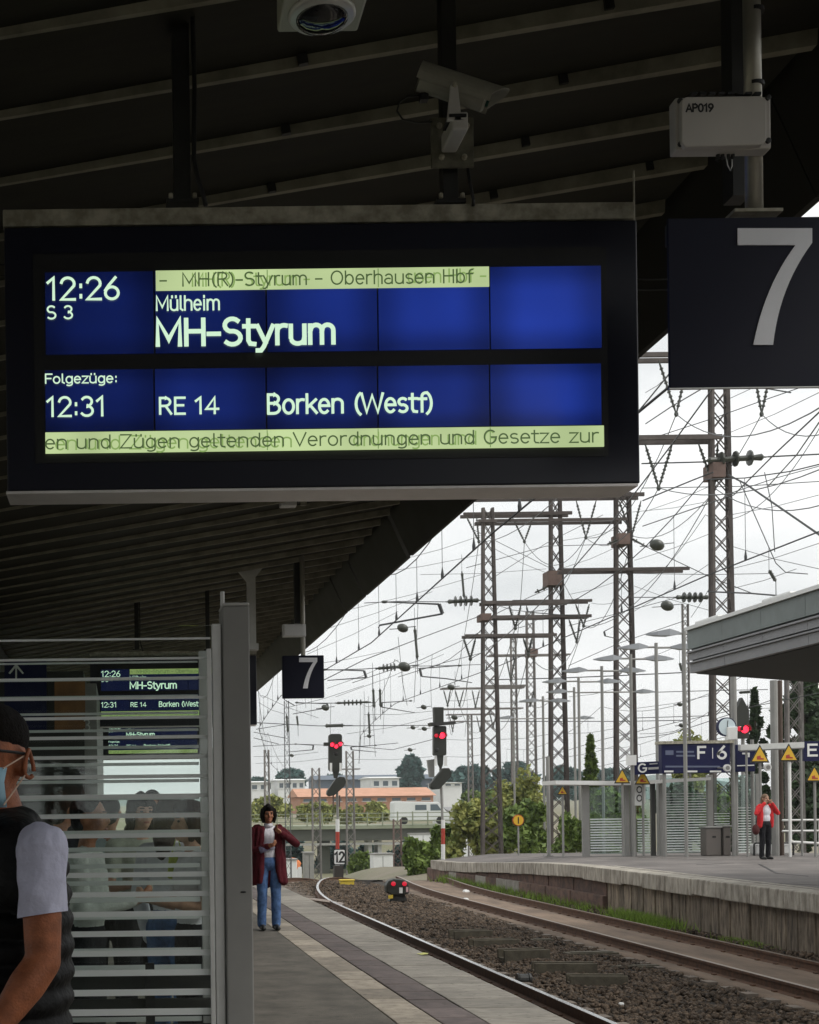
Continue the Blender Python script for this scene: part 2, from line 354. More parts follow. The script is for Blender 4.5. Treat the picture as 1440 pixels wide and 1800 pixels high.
M['coping'] = mat('coping', (0.52, 0.48, 0.41), 0.9, col2=(0.20, 0.175, 0.14), vscale=4.5, stretch=(1, 1.6, .5), bump=0.5, bscale=30, rnd=0.1)
M['wall_plank'] = mat('wall_plank', (0.33, 0.265, 0.195), 0.9, col2=(0.075, 0.056, 0.04), vscale=5, stretch=(1, 3.2, 0.5), bump=0.4, rnd=0.22)
M['wall_brick'] = mat('wall_brick', (0.17, 0.10, 0.075), 0.9, col2=(0.065, 0.042, 0.034), vscale=4, bump=0.5, bscale=30, rnd=0.2)
M['plat2'] = mat('plat2', (0.20, 0.178, 0.165), 0.85, col2=(0.125, 0.112, 0.104), vscale=0.9, bump=0.3, bscale=40, spots=.35, sscale=3)
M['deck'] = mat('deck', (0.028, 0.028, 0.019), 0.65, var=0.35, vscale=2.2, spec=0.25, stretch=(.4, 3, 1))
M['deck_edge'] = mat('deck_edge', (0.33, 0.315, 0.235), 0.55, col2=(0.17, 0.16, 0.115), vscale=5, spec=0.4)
M['fascia'] = mat('fascia', (0.02, 0.019, 0.014), 0.6, var=0.2, vscale=3, spec=0.2)
M['black_steel'] = mat('black_steel', (0.022, 0.022, 0.02), 0.5, var=0.25, vscale=10)
M['galv'] = mat('galv', (0.50, 0.47, 0.38), 0.6, metal=0.1, col2=(0.24, 0.22, 0.165), vscale=16, detail=3, bump=0.1)
M['grey_paint'] = mat('grey_paint', (0.27, 0.265, 0.25), 0.5, var=0.08, vscale=3)
M['alu'] = mat('alu', (0.62, 0.62, 0.60), 0.38, metal=0.35, var=0.06, vscale=8)
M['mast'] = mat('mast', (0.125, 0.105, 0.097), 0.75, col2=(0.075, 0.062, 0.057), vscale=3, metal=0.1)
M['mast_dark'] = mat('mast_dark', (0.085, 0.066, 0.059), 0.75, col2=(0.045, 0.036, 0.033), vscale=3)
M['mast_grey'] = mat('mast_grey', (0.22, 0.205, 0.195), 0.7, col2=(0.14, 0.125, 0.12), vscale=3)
M['insul'] = mat('insul', (0.055, 0.06, 0.05), 0.3)
M['wire'] = mat('wire', (0.055, 0.058, 0.06), 0.6)
M['wire_light'] = mat('wire_light', (0.10, 0.105, 0.11), 0.6)
M['navy'] = mat('navy', (0.007, 0.008, 0.022), 0.6, spec=0.25, var=0.1, vscale=4)
M['white_panel'] = mat('white_panel', (0.75, 0.75, 0.75), 0.45)
M['digit'] = mat('digit', (0.84, 0.84, 0.88), 0.45, var=0.05, vscale=4)
M['box_grey'] = mat('box_grey', (0.50, 0.47, 0.43), 0.55, var=0.06, vscale=4)
M['black'] = mat('black', (0.012, 0.012, 0.012), 0.5)
M['grass'] = mat('grass', (0.20, 0.31, 0.04), 0.8, var=0.45, vscale=5)
M['terrain'] = mat('terrain', (0.16, 0.165, 0.085), 0.95, col2=(0.23, 0.20, 0.15), vscale=0.12, bump=0.4, bscale=3)
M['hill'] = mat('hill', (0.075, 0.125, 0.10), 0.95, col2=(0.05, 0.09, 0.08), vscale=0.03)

# ------------------------------------------------------------------ terrain: one sheet to the horizon
def sstep(a, b, t): t = min(1, max(0, (t - a) / (b - a))); return t * t * (3 - 2 * t)
def terrain_z(x, y):
    drop = -3.7 * sstep(47, 84, y) * (1 - sstep(9.5, 12.5, x)) - 3.0 * sstep(60, 100, y) * sstep(9.5, 12.5, x)
    rise = (5.6 + 0.7 * (1 - sstep(9.5, 12.5, x) - 1)) * sstep(128, 185, y) + 3.5 * sstep(260, 800, y)
    return -1.08 + drop + rise
xs = [-1500, -600, -250, -120, -60, -30, -15, -8, -3, 0, 3, 6, 8, 9.5, 10.5, 11.5, 12.5, 14, 18, 25, 40, 60, 90, 140, 260, 600, 1500]
ys = [-400, -100, -40, -10, 0, 10, 20, 30, 38, 44] + list(range(47, 104, 3)) + [110, 118, 126] + list(range(130, 190, 5)) + [200, 230, 260, 340, 430, 540, 660, 800, 1100, 1500, 2200]
g = MB(); nx = len(xs)
g.add([(x, y, terrain_z(x, y)) for y in ys for x in xs], [(j * nx + i, j * nx + i + 1, (j + 1) * nx + i + 1, (j + 1) * nx + i) for j in range(len(ys) - 1) for i in range(nx - 1)])
struct(g.build('ground', M['terrain'], smooth=True))
hl = MB()
rh = random.Random(3); n = 70
prof = [16 + 12 * math.sin(i * 0.21 + 1) + 7 * math.sin(i * 0.9) + rh.uniform(-2, 2) for i in range(n)]
X0, X1 = -900, 1900
hl.add([(X0 + (X1 - X0) * i / (n - 1), 1250, -12) for i in range(n)] + [(X0 + (X1 - X0) * i / (n - 1), 1420, prof[i]) for i in range(n)] + [(X0 + (X1 - X0) * i / (n - 1), 1900, prof[i] * 0.6) for i in range(n)],
       [(k * n + i, k * n + i + 1, (k + 1) * n + i + 1, (k + 1) * n + i) for k in range(2) for i in range(n - 1)])
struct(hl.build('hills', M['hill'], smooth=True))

# ------------------------------------------------------------------ near platform: body, asphalt, slabs laid in rows
PE = 3.33; P_END = 30.5
pb = MB().box(-15, PE - 0.06, -70, P_END, -1.4, -0.055)  # widened and lengthened out of view with the canopy, to hold back light
plat = struct(pb.build('platform', mat('joint_dirt', (0.035, 0.031, 0.026), 0.95)))
MB().box(-15, 2.044, -70, P_END, -0.05, 0.0).build('asphalt_surface', M['asphalt'], plat)
def slab_row(x0, x1, length, mt, name, th=0.05, ystart=3.0, jit=0.003, gap=0.011):
    me = MB().box(x0 + gap / 2, x1 - gap / 2, 0, length - gap * 1.9, -th, 0)
    base = me.mesh(name, mt)
    y = ystart
    while y < P_END - length:
        o = link(name, base, plat, (0, y, R.uniform(-jit, jit)))
        b = o.modifiers.new('bevel', 'BEVEL'); b.width = 0.005; b.segments = 1
        y += length
MB().box(2.044, PE, -70, 3.0, -0.05, 0.0).build('paving_strip', M['edge_slab'], plat)
slab_row(2.73, PE + 0.03, 0.50, M['edge_slab'], 'edge_slab')
slab_row(2.385, 2.73, 0.50, M['dark_slab'], 'dark_slab')
slab_row(2.05, 2.385, 0.66, M['tactile'], 'tactile_slab', gap=0.012)
MB().box(-15, PE - 0.02, P_END, P_END + 0.3, -1.4, -0.01).build('end_wall', M['concrete'], plat)

# ------------------------------------------------------------------ tracks
def t1(y): return 4.59 + (0.0085 * max(0, y - 33) ** 2)
def t2(y): return 9.57 + (0.0065 * max(0, y - 36) ** 2)
def tz(y): return min(0.0, -0.0042 * max(0, y - 44) ** 2 if y < 60 else -1.08 - 0.12 * (y - 60))
def rail(parent, cx, off, mats, y0, y1):
    prof = [(-.075, -.17), (.075, -.17), (.075, -.155), (.012, -.135), (.012, -.045), (.036, -.035), (.036, 0), (-.036, 0), (-.036, -.035), (-.012, -.045), (-.012, -.135), (-.075, -.155)]
    ys_ = []; y = y0
    while y < y1: ys_.append(y); y += 1.0 if y > 30 else 6.0
    ys_.append(y1); mb = MB(); n = len(prof); vs = []
    for y in ys_:
        c = cx(y) + off
        for a, b in prof: vs.append((c + a, y, -0.76 + b + tz(y)))
    fs = []; mi = []
    for i in range(len(ys_) - 1):
        for j in range(n):
            fs.append((i * n + j, i * n + (j + 1) % n, (i + 1) * n + (j + 1) % n, (i + 1) * n + j)); mi.append(1 if j == 6 else 0)
    fs.append(tuple(range(n))); mi.append(0)
    mb.add(vs, fs); mb.mi = mi
    return mb.build('rail', mats, parent)
tracks = []
for cx, top, lab in ((t1, 'rail_top', 1), (t2, 'rail_top2', 2)):
    e = bpy.data.objects.new('railway_track', None); C.objects.link(e); struct(e); ORG[e.name] = Vector(); tracks.append(e)
    for s in (-1, 1): rail(e, cx, s * 0.7525, [M['rust'], M[top]], -5, 66)
    me = MB().box(-1.25, 1.25, -0.12, 0.12, -0.2, 0).mesh('sleeper', M['sleeper'])
    y = 9.0
    while y < 52:
        o = link('sleeper', me, e, (cx(y) + R.uniform(-.02, .02), y, -0.925 + tz(y) + R.uniform(-.006, .006)), (0, 0, -0.017 * max(0, y - 34) * 0.9)); y += 0.62
# rail fastening clips, too small to pick apart
for e, cx in zip(tracks, (t1, t2)):
    cl = MB(); y = 9.0
    while y < 40:
        for s in (-1, 1):
            for q in (-1, 1):
                x = cx(y) + s * 0.7525 + q * 0.085
                cl.box(x - .025, x + .025, y - .04, y + .04, -0.93, -0.895)
        y += 0.62
    stuff(cl.build('rail_clip', M['rust'], e))
MB().tube([(4.75, 37.2, -0.83), (5.1, 36.2, -0.81), (5.38, 35.1, -0.80), (5.5, 33.8, -0.80)], 0.05, 6).build('check_rail', M['rail_top2'], tracks[0])

# track bed and ballast stones
def bed_z(x, y):
    z = -0.985 + 0.10 * sstep(10.72, 11.15, x) + 0.10 * math.exp(-((x - 7.1) / 0.9) ** 2) * sstep(14, 30, y) + tz(y) * 1.0
    return z + 0.012 * math.sin(x * 7.1 + y * 3.3) + 0.01 * math.sin(x * 3.1 - y * 5.7)
bxs = [3.2 + i * 0.25 for i in range(33)]; bys = [-4, 2, 6] + [8 + 0.5 * i for i in range(100)]
tb = MB(); nb = len(bxs)
tb.add([(x + (t1(y) - 4.59 if x < 7 else t2(y) - 9.57) * (1 if y > 33 else 0), y, bed_z(x, y)) for y in bys for x in bxs],
       [(j * nb + i, j * nb + i + 1, (j + 1) * nb + i + 1, (j + 1) * nb + i) for j in range(len(bys) - 1) for i in range(nb - 1)])
struct(tb.build('track_bed', M['bed'], smooth=True))
# brown dust covers the sleepers of the second track
du = MB(); dys = [8 + 1.0 * i for i in range(45)]; offs = [-1.16, -1.1, -0.68, 0, 0.68, 1.1, 1.16]
du.add([(t2(y) + o_, y, -0.918 + tz(y) + (-.2 if abs(o_) > 1.12 else 0) + 0.006 * math.sin(y * 2.1 + o_ * 3)) for y in dys for o_ in offs],
       [(j * 7 + i, j * 7 + i + 1, (j + 1) * 7 + i + 1, (j + 1) * 7 + i) for j in range(len(dys) - 1) for i in range(6)])
struct(du.build('dusty_track_bed', M['brown_dust'], smooth=True))
def stones(name, n, xr, yr, size, zf, avoid=None):
    x = NR.uniform(*xr, n); y = yr[0] + (yr[1] - yr[0]) * NR.random(n) ** 1.25
    if avoid is not None:
        k = avoid(x, y); x, y = x[k], y[k]; n = len(x)
    sz = size * NR.uniform(0.6, 1.35, n)
    cube = np.array([(i, j, k) for i in (-1, 1) for j in (-1, 1) for k in (-1, 1)], float)
    V = cube[None] * NR.uniform(0.55, 1.0, (n, 8, 3)) * sz[:, None, None] * np.array([0.62, 0.62, 0.45])
    q = NR.normal(size=(n, 4)); q /= np.linalg.norm(q, axis=1)[:, None]
    w, a, b, c = q.T
    Rm = np.stack([1 - 2 * (b * b + c * c), 2 * (a * b - c * w), 2 * (a * c + b * w), 2 * (a * b + c * w), 1 - 2 * (a * a + c * c), 2 * (b * c - a * w), 2 * (a * c - b * w), 2 * (b * c + a * w), 1 - 2 * (a * a + b * b)], 1).reshape(n, 3, 3)
    V = np.einsum('nij,nkj->nki', Rm, V)
    z = np.array([zf(xx, yy) for xx, yy in zip(x, y)])
    V += np.stack([x, y, z + sz * 0.25], 1)[:, None, :]
    fq = np.array([(0, 1, 3, 2), (4, 6, 7, 5), (0, 4, 5, 1), (2, 3, 7, 6), (0, 2, 6, 4), (1, 5, 7, 3)])
    Fq = (fq[None] + (np.arange(n) * 8)[:, None, None]).reshape(-1, 4)
    return stuff(np_mesh(name, V.reshape(-1, 3), Fq, M['stone']))
keep = lambda x, y: ~((np.abs(x - 9.57) < 1.02 + .14 * NR.random(len(x))) | (np.abs(x - 5.3425) < 0.1))
stones('ballast', 46000, (5.0, 11.2), (9, 34), 0.048, bed_z, keep)
stones('ballast', 16000, (5.0, 11.2), (30, 48), 0.065, bed_z, keep)

# ------------------------------------------------------------------ second platform
P2X = 11.25
def p2z(y): return 0.15 - 0.45 * sstep(32.5, 49.5, y)
p2 = MB(); yy = [-60, 6, 14, 22, 28, 32.5] + [33.5 + i for i in range(17)]
vs = []
def p2i(y): return 0.15 - 0.25 * sstep(37, 49.5, y)
for y in yy: vs += [(P2X + 0.12, y, -1.6), (P2X + 0.12, y, p2z(y) - 0.012), (13.4, y, p2i(y) - 0.012), (21.5, y, p2i(y) - 0.012), (21.5, y, -1.6)]
p2.add(vs, [(5 * i + k, 5 * i + (k + 1) % 5, 5 * i + 5 + (k + 1) % 5, 5 * i + 5 + k) for i in range(len(yy) - 1) for k in range(5)] + [(0, 1, 2, 3, 4), tuple(5 * (len(yy) - 1) + k for k in (4, 3, 2, 1, 0))])
plat2 = struct(p2.build('opposite_platform', M['plat2']))
y = 18.0
while y < 49.0:
    L = 1.25; o_ = MB(); d = R.uniform(-.012, .012); gp = 0.012
    z0, z1 = p2z(y), p2z(y + L); x0, x1 = P2X - 0.10 + d, P2X + 0.42
    tb_ = 0.31 + R.uniform(-.01, .03)
    o_.add([(x0, y + gp, z0), (x1, y + gp, z0), (x1, y + L, z1), (x0, y + L, z1), (x0, y + gp, z0 - tb_), (x1, y + gp, z0 - tb_), (x1, y + L, z1 - tb_), (x0, y + L, z1 - tb_)],
           [(0, 1, 2, 3), (4, 7, 6, 5), (0, 4, 5, 1), (1, 5, 6, 2), (2, 6, 7, 3), (3, 7, 4, 0)])
    o_.build('coping_stone', M['coping'], plat2, bevel=0.02)
    y += L
MB().box(P2X + 0.55, P2X + 0.72, 18, 33, 0.1385, 0.1425).build('platform_line', M['coping'], plat2)
y = 18.0
while y < 49.2:
    if y < 31.5: w, mt, nm, dp = R.uniform(0.28, 0.46), M['wall_plank'], 'wall_plank', 0.0
    else: w, mt, nm, dp = R.uniform(0.9, 1.3), M['wall_brick'], 'wall_block', 0.0
    t = p2z(y + w) - 0.30; d = R.uniform(-.02, .015)
    MB().box(P2X + 0.03 + d, P2X + 0.2, y + 0.012, y + w - 0.012, -1.3, t).build(nm, mt, plat2, bevel=0.01, seg=1)
    if y >= 31.5:
        MB().box(P2X - 0.06 + d, P2X + 0.1, y + 0.01, y + w - 0.01, -1.3, -0.50 - 0.1 * sstep(34, 48, y)).build('footing_block', mt if R.random() < .7 else M['concrete'], plat2, bevel=0.015, seg=1)
    y += w
for a, b, w in (((1225, 1520), (1290, 1517), .03), ((1335, 1519), (1365, 1535), .06), ((1365, 1535), (1420, 1540), .03), ((1120, 1507), (1240, 1511), .02), ((1290, 1550), (1440, 1556), .03)):
    pa, pb_ = ground(*a, 0.1405), ground(*b, 0.1405)
    MB().beam(pa, pb_, w, 0.004).build('joint_seal', M['black'], plat2)

# ------------------------------------------------------------------ near canopy
CY0, CY1 = -60.0, 33.0  # carried far behind the camera, unseen, to darken reflections in the shelter glass
def cz(x): return 4.446 + 0.168 * x if x > -2 else 4.446 - 0.336 + 0.04 * (-2 - x)
canopy = thing('platform_canopy', 'dark ribbed canopy roof over the near platform', 'canopy', (-2, 10, 0))
rf = MB()
pts = [(3.06, cz(3.06)), (-2, cz(-2)), (-14, cz(-14))]  # left wing widened out of view to cut light from that side
for (xa, za), (xb, zb) in zip(pts[:-1], pts[1:]):
    rf.add([(xa, CY0, za), (xb, CY0, zb), (xb, CY1, zb), (xa, CY1, za), (xa, CY0, za + .12), (xb, CY0, zb + .12), (xb, CY1, zb + .12), (xa, CY1, za + .12)],
           [(0, 1, 2, 3), (4, 7, 6, 5), (0, 4, 5, 1), (2, 6, 7, 3), (0, 3, 7, 4), (1, 5, 6, 2)])
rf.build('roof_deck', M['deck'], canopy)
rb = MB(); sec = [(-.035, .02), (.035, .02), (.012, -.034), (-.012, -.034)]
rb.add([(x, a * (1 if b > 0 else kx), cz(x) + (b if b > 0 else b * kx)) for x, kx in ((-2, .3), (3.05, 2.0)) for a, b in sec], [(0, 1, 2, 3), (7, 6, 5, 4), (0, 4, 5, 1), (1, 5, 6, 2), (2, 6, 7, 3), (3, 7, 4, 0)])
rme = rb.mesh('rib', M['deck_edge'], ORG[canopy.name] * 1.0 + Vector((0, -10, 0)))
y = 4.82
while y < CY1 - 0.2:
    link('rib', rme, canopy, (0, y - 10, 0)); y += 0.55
for k in range(7):      # clips along the nearest ribs
    for xx in (0.75, 1.95, 2.75):
        MB().obox((xx, 4.82 + .55 * k - .026, cz(xx) - .022), ((1, 0, .168), (0, 1, 0), (-.168, 0, 1)), (.018, .012, .02)).build('rib_clip', M['black_steel'], canopy)
for ya, za in ((6.62, .10), (6.66, .135), (6.70, .12)): MB().tube([(-2, ya, cz(-2) + .30 - za), (-.6, ya, cz(-.6) + .03 - za), (1.3, ya, cz(1.3) - .34 - za), (2.6, ya, cz(2.6) - .62 - za), (3.1, ya, cz(3.1) - .7 - za)], .0035, 5).build('slung_cable', M['black'], canopy)
# valley gutter, columns
MB().box(-2.25, -1.75, CY0, CY1, cz(-2) - 0.16, cz(-2) - 0.03).build('valley_gutter', M['fascia'], canopy)
for yc in (-38, -26, -14, -2.5, 9.5, 21.5, 32.0): MB().box(-2.13, -1.87, yc - .13, yc + .13, 0, cz(-2) - 0.1).build('column', M['black_steel'], canopy)
# fascia along the track, in lengths with narrow open joints
joints = [(-60, 2.0), (2.01, 6.4), (6.41, 9.8), (9.81, 13.0), (13.01, 15.42), (15.56, 18.25), (18.36, 19.75), (19.84, 23.5), (23.51, 28.0), (28.01, 33.0)]
for a, b in joints:
    q = MB()
    sec = [(3.05, 5.02), (3.30, 4.46), (3.34, 4.46), (3.34, 5.25), (3.05, 5.25)]
    n = len(sec)
    q.add([(x, yv, z) for yv in (a, b) for x, z in sec], [tuple(range(n)), tuple(range(2 * n - 1, n - 1, -1))] + [(i, (i + 1) % n, n + (i + 1) % n, n + i) for i in range(n)])
    q.build('fascia_panel', M['fascia'], canopy)
for (xa, xb) in ((-14, -2), (-2, 3.05)):
    q = MB(); q.add([(xa, CY1, cz(xa) - .06), (xb, CY1, cz(xb) - .06), (xb, CY1, cz(xb) + .2), (xa, CY1, cz(xa) + .2), (xa, CY1 + .06, cz(xa) - .06), (xb, CY1 + .06, cz(xb) - .06), (xb, CY1 + .06, cz(xb) + .2), (xa, CY1 + .06, cz(xa) + .2)],
              [(0, 1, 2, 3), (4, 7, 6, 5), (0, 4, 5, 1), (2, 6, 7, 3), (0, 3, 7, 4), (1, 5, 6, 2)]); q.build('end_trim', M['fascia'], canopy)

# ------------------------------------------------------------------ opposite canopy
c2 = thing('opposite_canopy', 'pale grey canopy with stepped fascia over the opposite platform', 'canopy', (15.5, 20, 0.15))
FX, FE = P2X, 27.0
# fascia profile outside (x) stepping in towards the bottom: cap, tall band, groove, band, groove, lip
bands = [('fascia_cap', 5.03, 5.10, -0.06, 'alu'), ('fascia_band', 4.66, 5.03, 0.0, 'c2a'), ('fascia_groove', 4.62, 4.66, 0.06, 'black'), ('fascia_trim', 4.585, 4.62, -0.03, 'c2b'),
         ('fascia_band', 4.44, 4.585, 0.02, 'c2b'), ('fascia_groove', 4.405, 4.44, 0.07, 'black'), ('fascia_trim', 4.375, 4.405, -0.02, 'c2b'), ('fascia_band', 4.19, 4.375, 0.03, 'c2b')]
M['c2a'] = mat('c2a', (0.175, 0.20, 0.195), 0.6, var=0.14, vscale=2.0)
M['c2b'] = mat('c2b', (0.25, 0.25, 0.26), 0.6, var=0.12, vscale=2.5)
for nm, a, b, dx, mt in bands:
    if nm == 'fascia_groove': MB().box(FX + dx, FX + 0.16, -50, FE - dx, a, b).build(nm, M[mt], c2); continue
    e = FE - max(0, dx) - .001 * (dx > 0); y = e
    while y > 17:      # sheet lengths with narrow joints
        L = 1.55 if nm == 'fascia_band' else 3.1
        MB().box(FX + dx + R.uniform(0, .004), FX + 0.16, y - L + .012, y, a + .001, b - .001).build(nm, M[mt], c2); y -= L
    MB().box(FX + dx, FX + 0.16, -50, y, a + .001, b - .001).build(nm, M[mt], c2)
MB().box(FX + .1, FX + 0.15, -50, FE - .1, 4.2, 5.0).build('fascia_backing', M['black'], c2)
def c2z(x): return 4.19 - 0.085 * (x - FX) if x < 15.7 else 4.19 - 0.085 * (15.7 - FX) + 0.085 * (x - 15.7)
q = MB()
for xa, xb in ((FX + .16, 15.7), (15.7, 20.2)):
    q.add([(xa, -50, c2z(xa)), (xb, -50, c2z(xb)), (xb, FE - .05, c2z(xb)), (xa, FE - .05, c2z(xa)), (xa, -50, 5.0), (xb, -50, 5.0), (xb, FE - .05, 5.0), (xa, FE - .05, 5.0)],
          [(0, 1, 2, 3), (4, 7, 6, 5), (0, 4, 5, 1), (2, 6, 7, 3), (0, 3, 7, 4), (1, 5, 6, 2)])
q.build('roof_deck', M['deck'], c2)
q = MB(); q.add([(FX + .16, FE - .04, c2z(FX)), (15.7, FE - .04, c2z(15.7)), (20.2, FE - .04, c2z(20.2)), (20.2, FE - .04, 5.03), (FX + .16, FE - .04, 5.03), (FX + .16, FE, c2z(FX)), (15.7, FE, c2z(15.7)), (20.2, FE, c2z(20.2)), (20.2, FE, 5.03), (FX + .16, FE, 5.03)],
     [(0, 1, 2, 3, 4), (9, 8, 7, 6, 5)] + [(i, (i + 1) % 5, 5 + (i + 1) % 5, 5 + i) for i in range(5)]); q.build('end_fascia', M['c2b'], c2)
for yc in (8, 17, 25.5): MB().box(15.55, 15.85, yc - .15, yc + .15, 0.1, c2z(15.7)).build('column', M['grey_paint'], c2)
for x_, y_ in ((1225, 1088), (1345, 1053)):
    p = at(x_, y_, 26.4 if x_ < 1300 else 23.6)
    MB().obox((FX + .35, p.y, 5.14), ((1, 0, 0), (0, 1, 0), (0, 0, 1)), (.25, .5, .06)).build('roof_vent', M['alu'], c2, bevel=.03)

# ------------------------------------------------------------------ departure display boards
DY = 4.94
db = thing('departure_board', 'large blue departure display hanging nearest, listing the 12:26 train', 'display board', at(567, 865, DY + .09), 'departure boards under the near canopy')
M['board_black'] = mat('board_black', (0.006, 0.006, 0.009), 0.4, var=0.2, vscale=3)
M['board_blue'] = mat('board_blue', (0.006, 0.007, 0.018), 0.35)
M['lcd_frame'] = mat('lcd_frame', (0.010, 0.010, 0.011), 0.5)
M['board_lip'] = mat('board_lip', (0.82, 0.78, 0.77), 0.4, metal=0.3, var=0.06, vscale=8)
rect(MB(), 10, 393, 1123, 856, DY, 0.17).build('housing', M['board_blue'], db, bevel=0.006)
q = MB()
c0, c1 = at(10, 856 + 7, DY), at(1123, 856 - 7, DY); zb = (c0.z + c1.z) / 2
q.box(c0.x + .002, c1.x - .002, DY - 0.002, DY + 0.178, zb - 0.012, zb - 0.001); q.build('bottom_trim', M['board_lip'], db, bevel=0.002)
rect(MB(), 60, 440, 1068, 808, DY - 0.004, 0.003).build('screen_surround', M['lcd_frame'], db)
cols = [(80, 270), (273, 467), (470, 663), (666, 860), (863, 1057)]
lv = [0.30, 0.36, 0.62, 0.82, 1.0]
for row, (ya, yb) in enumerate(((473, 617), (645, 752))):
    for (xa, xb), k in zip(cols, lv):
        if row == 1: k *= (1.0, 1.5, 0.8, 0.85, 0.9)[lv.index(k)]
        mid = 567; dy = -(0.5 * (xa + xb) - mid) * 0.0125
        rect(MB(), xa, ya + dy, xb, yb + dy, DY - 0.010, 0.005).build('lcd_panel', emit('lcd_blue_%d' % round(k * 100), (0.0075, 0.021, 0.165), 1.22 * k, var=0.3, vscale=2.3, edge=0.45), db)
strip_m = emit('lcd_strip', (0.43, 0.535, 0.265), 0.82, var=0.14, vscale=4)
s1 = rect(MB(), 274, 472, 860, 507, DY - 0.016, 0.004).build('message_strip', strip_m, db)
s2 = rect(MB(), 80, 754, 1062, 791, DY - 0.016, 0.004).build('message_strip', strip_m, db)
for xs_ in (470, 665, 862):      # seams between the LCD modules
    for a, b, s_ in ((472, 507, s1), (754, 791, s2)):
        if xs_ == 862 and a == 472: continue
        dy = -(xs_ - 567) * 0.0125
        rect(MB(), xs_ - .8, a + dy + 1, xs_ + .8, b + dy - 1, DY - 0.0165, 0.0004).build('module_seam', emit('seam', (0.12, 0.2, 0.06), 0.9), s_)
lit = emit('lcd_letters', (0.54, 0.74, 0.55), 0.86)
TY = DY - 0.0175
def line(s, box, bold, each=True, m=lit, par=db): return text(s, 'letter' if each else 'text_line', m, par, box, TY, bold, each)
line('12:26', (80, 488, 212, 526), 0.13)
line('S 3', (81, 538, 130, 560), 0.14)
line('Mülheim', (273, 520, 388, 545), 0.13)
line('MH-Styrum', (272, 560, 592, 605), 0.175)
line('Folgezüge:', (78, 657, 208, 673), 0.15)
line('12:31', (80, 698, 188, 731), 0.13)
line('RE 14', (278, 699, 386, 727), 0.15)
line('Borken (Westf)', (468, 692, 764, 725), 0.15)
dk = emit('lcd_dark', (0.05, 0.08, 0.03), 1.0); gh = emit('lcd_ghost', (0.17, 0.26, 0.08), 1.0)
line('-  MH(R)-Styrum - Oberhausen Hbf', (280, 477, 832, 500), 0.12, False, dk, s1)
text('MH(R)-Styrum - ', 'ghost_text', gh, s1, (336, 479, 556, 502), TY + .0007, 0.12)
text('usen Hbf -', 'ghost_text', gh, s1, (716, 473, 856, 496), TY + .0007, 0.12)
line('en und Zügen geltenden Verordnungen und Gesetze zur', (78, 760, 1054, 783), 0.12, False, dk, s2)
text('en und Zügen geltenden', 'ghost_text', gh, s2, (96, 765, 515, 788), TY + .0007, 0.12)
text('ordnungen und G', 'ghost_text', gh, s2, (620, 759, 872, 782), TY + .0007, 0.12)
# frame beam, hangers and cable above the board
rect(MB(), 5, 361, 1117, 391, DY + 0.03, 0.1).build('frame_beam', M['galv'], db, bevel=0.004)
q = MB()
for xa, xb in ((1110, 1113),): pass
p_ = at(1114, 300, DY + .02); p2_ = at(1115, 388, DY + .02)
MB().tube([p_, p2_], 0.0035, 6).build('end_rod', M['galv'], db)
for xa, xb in ((306, 336), (778, 805)):
    a, b = at(xa, 358, DY + .06), at(xb, 358, DY + .06); cx = (a.x + b.x) / 2; w = (b.x - a.x) / 2
    hp = MB().box(cx - w, cx + w, DY + .05, DY + .05 + 2 * w, a.z, cz(cx) + .02).build('hanger_post', M['black_steel'], db, bevel=0.003)
    MB().box(cx - w * 1.9, cx + w * 1.9, DY + .04, DY + .06 + 2 * w, a.z - .004, a.z + .012).build('foot_plate', M['black_steel'], hp)
    for s in (-1, 1): MB().lathe((cx + s * w * 1.4, DY + .036, a.z + .01), (cx + s * w * 1.4, DY + .036, a.z + .03), [(0, .008), (.016, .008)], 6).build('bolt', M['galv'], hp)
pts_ = [at(x, y, DY + .02) for x, y in ((336, -160), (339, 40), (342, 150), (341, 280), (348, 315), (358, 345), (362, 362))]
MB().tube(pts_, 0.0085, 8).build('cable', M['black'], db, smooth=True)
pts_ = [at(x, y, DY + .02) for x, y in ((822, 294), (826, 320), (832, 350), (832, 362))]
MB().tube(pts_, 0.006, 8).build('cable', M['black'], db, smooth=True)
# two more boards of the same kind farther along the platform
for Yn, lab in ((18.9, 'second departure display seen through the striped shelter glass'), (31.0, 'farthest small departure display seen through the shelter glass')):
    o = copy_tree(db); o.location.y = Yn; o['label'] = lab
    for ch in o.children:
        if ch.name.startswith(('lcd_panel', 'message_strip')):     # seen so obliquely from below, the backlight is far dimmer
            dimm = emit('lcd_far_blue', (0.004, 0.007, 0.035), 0.6) if ch.name.startswith('lcd') else emit('lcd_far_strip', (0.22, 0.28, 0.10), 0.75)
            ch.material_slots[0].link = 'OBJECT'; ch.material_slots[0].material = dimm

# ------------------------------------------------------------------ surveillance camera on the board's right hanger
SY = DY - 0.06
sc = thing('security_camera', 'grey tube surveillance camera tilted down on a bolted wall bracket', 'security camera', at(795, 250, SY))
M['cam_grey'] = mat('cam_grey', (0.30, 0.29, 0.24), 0.42, var=0.1, vscale=12)
M['cam_light'] = mat('cam_light', (0.55, 0.53, 0.5), 0.4)
rect(MB(), 758, 206, 833, 294, SY + 0.06, 0.012).build('mounting_plate', mat('plate_dark', (0.20, 0.19, 0.14), 0.55, col2=(0.08, 0.075, 0.05), vscale=14), sc, bevel=0.003)
for bx_, by_ in ((776, 277), (816, 277), (772, 222), (820, 222)):
    p = at(bx_, by_, SY + .06); MB().lathe(p + Vector((0, .0, 0)), p - Vector((0, .03, 0)), [(0, .011), (.008, .011), (.009, .008), (.016, .006), (.018, .001)], 8).build('bolt', M['galv'], sc)
a, b = at(740, 137, SY - .06), at(856, 175, SY - .085); d = (b - a); L = d.length; du_ = d.normalized()
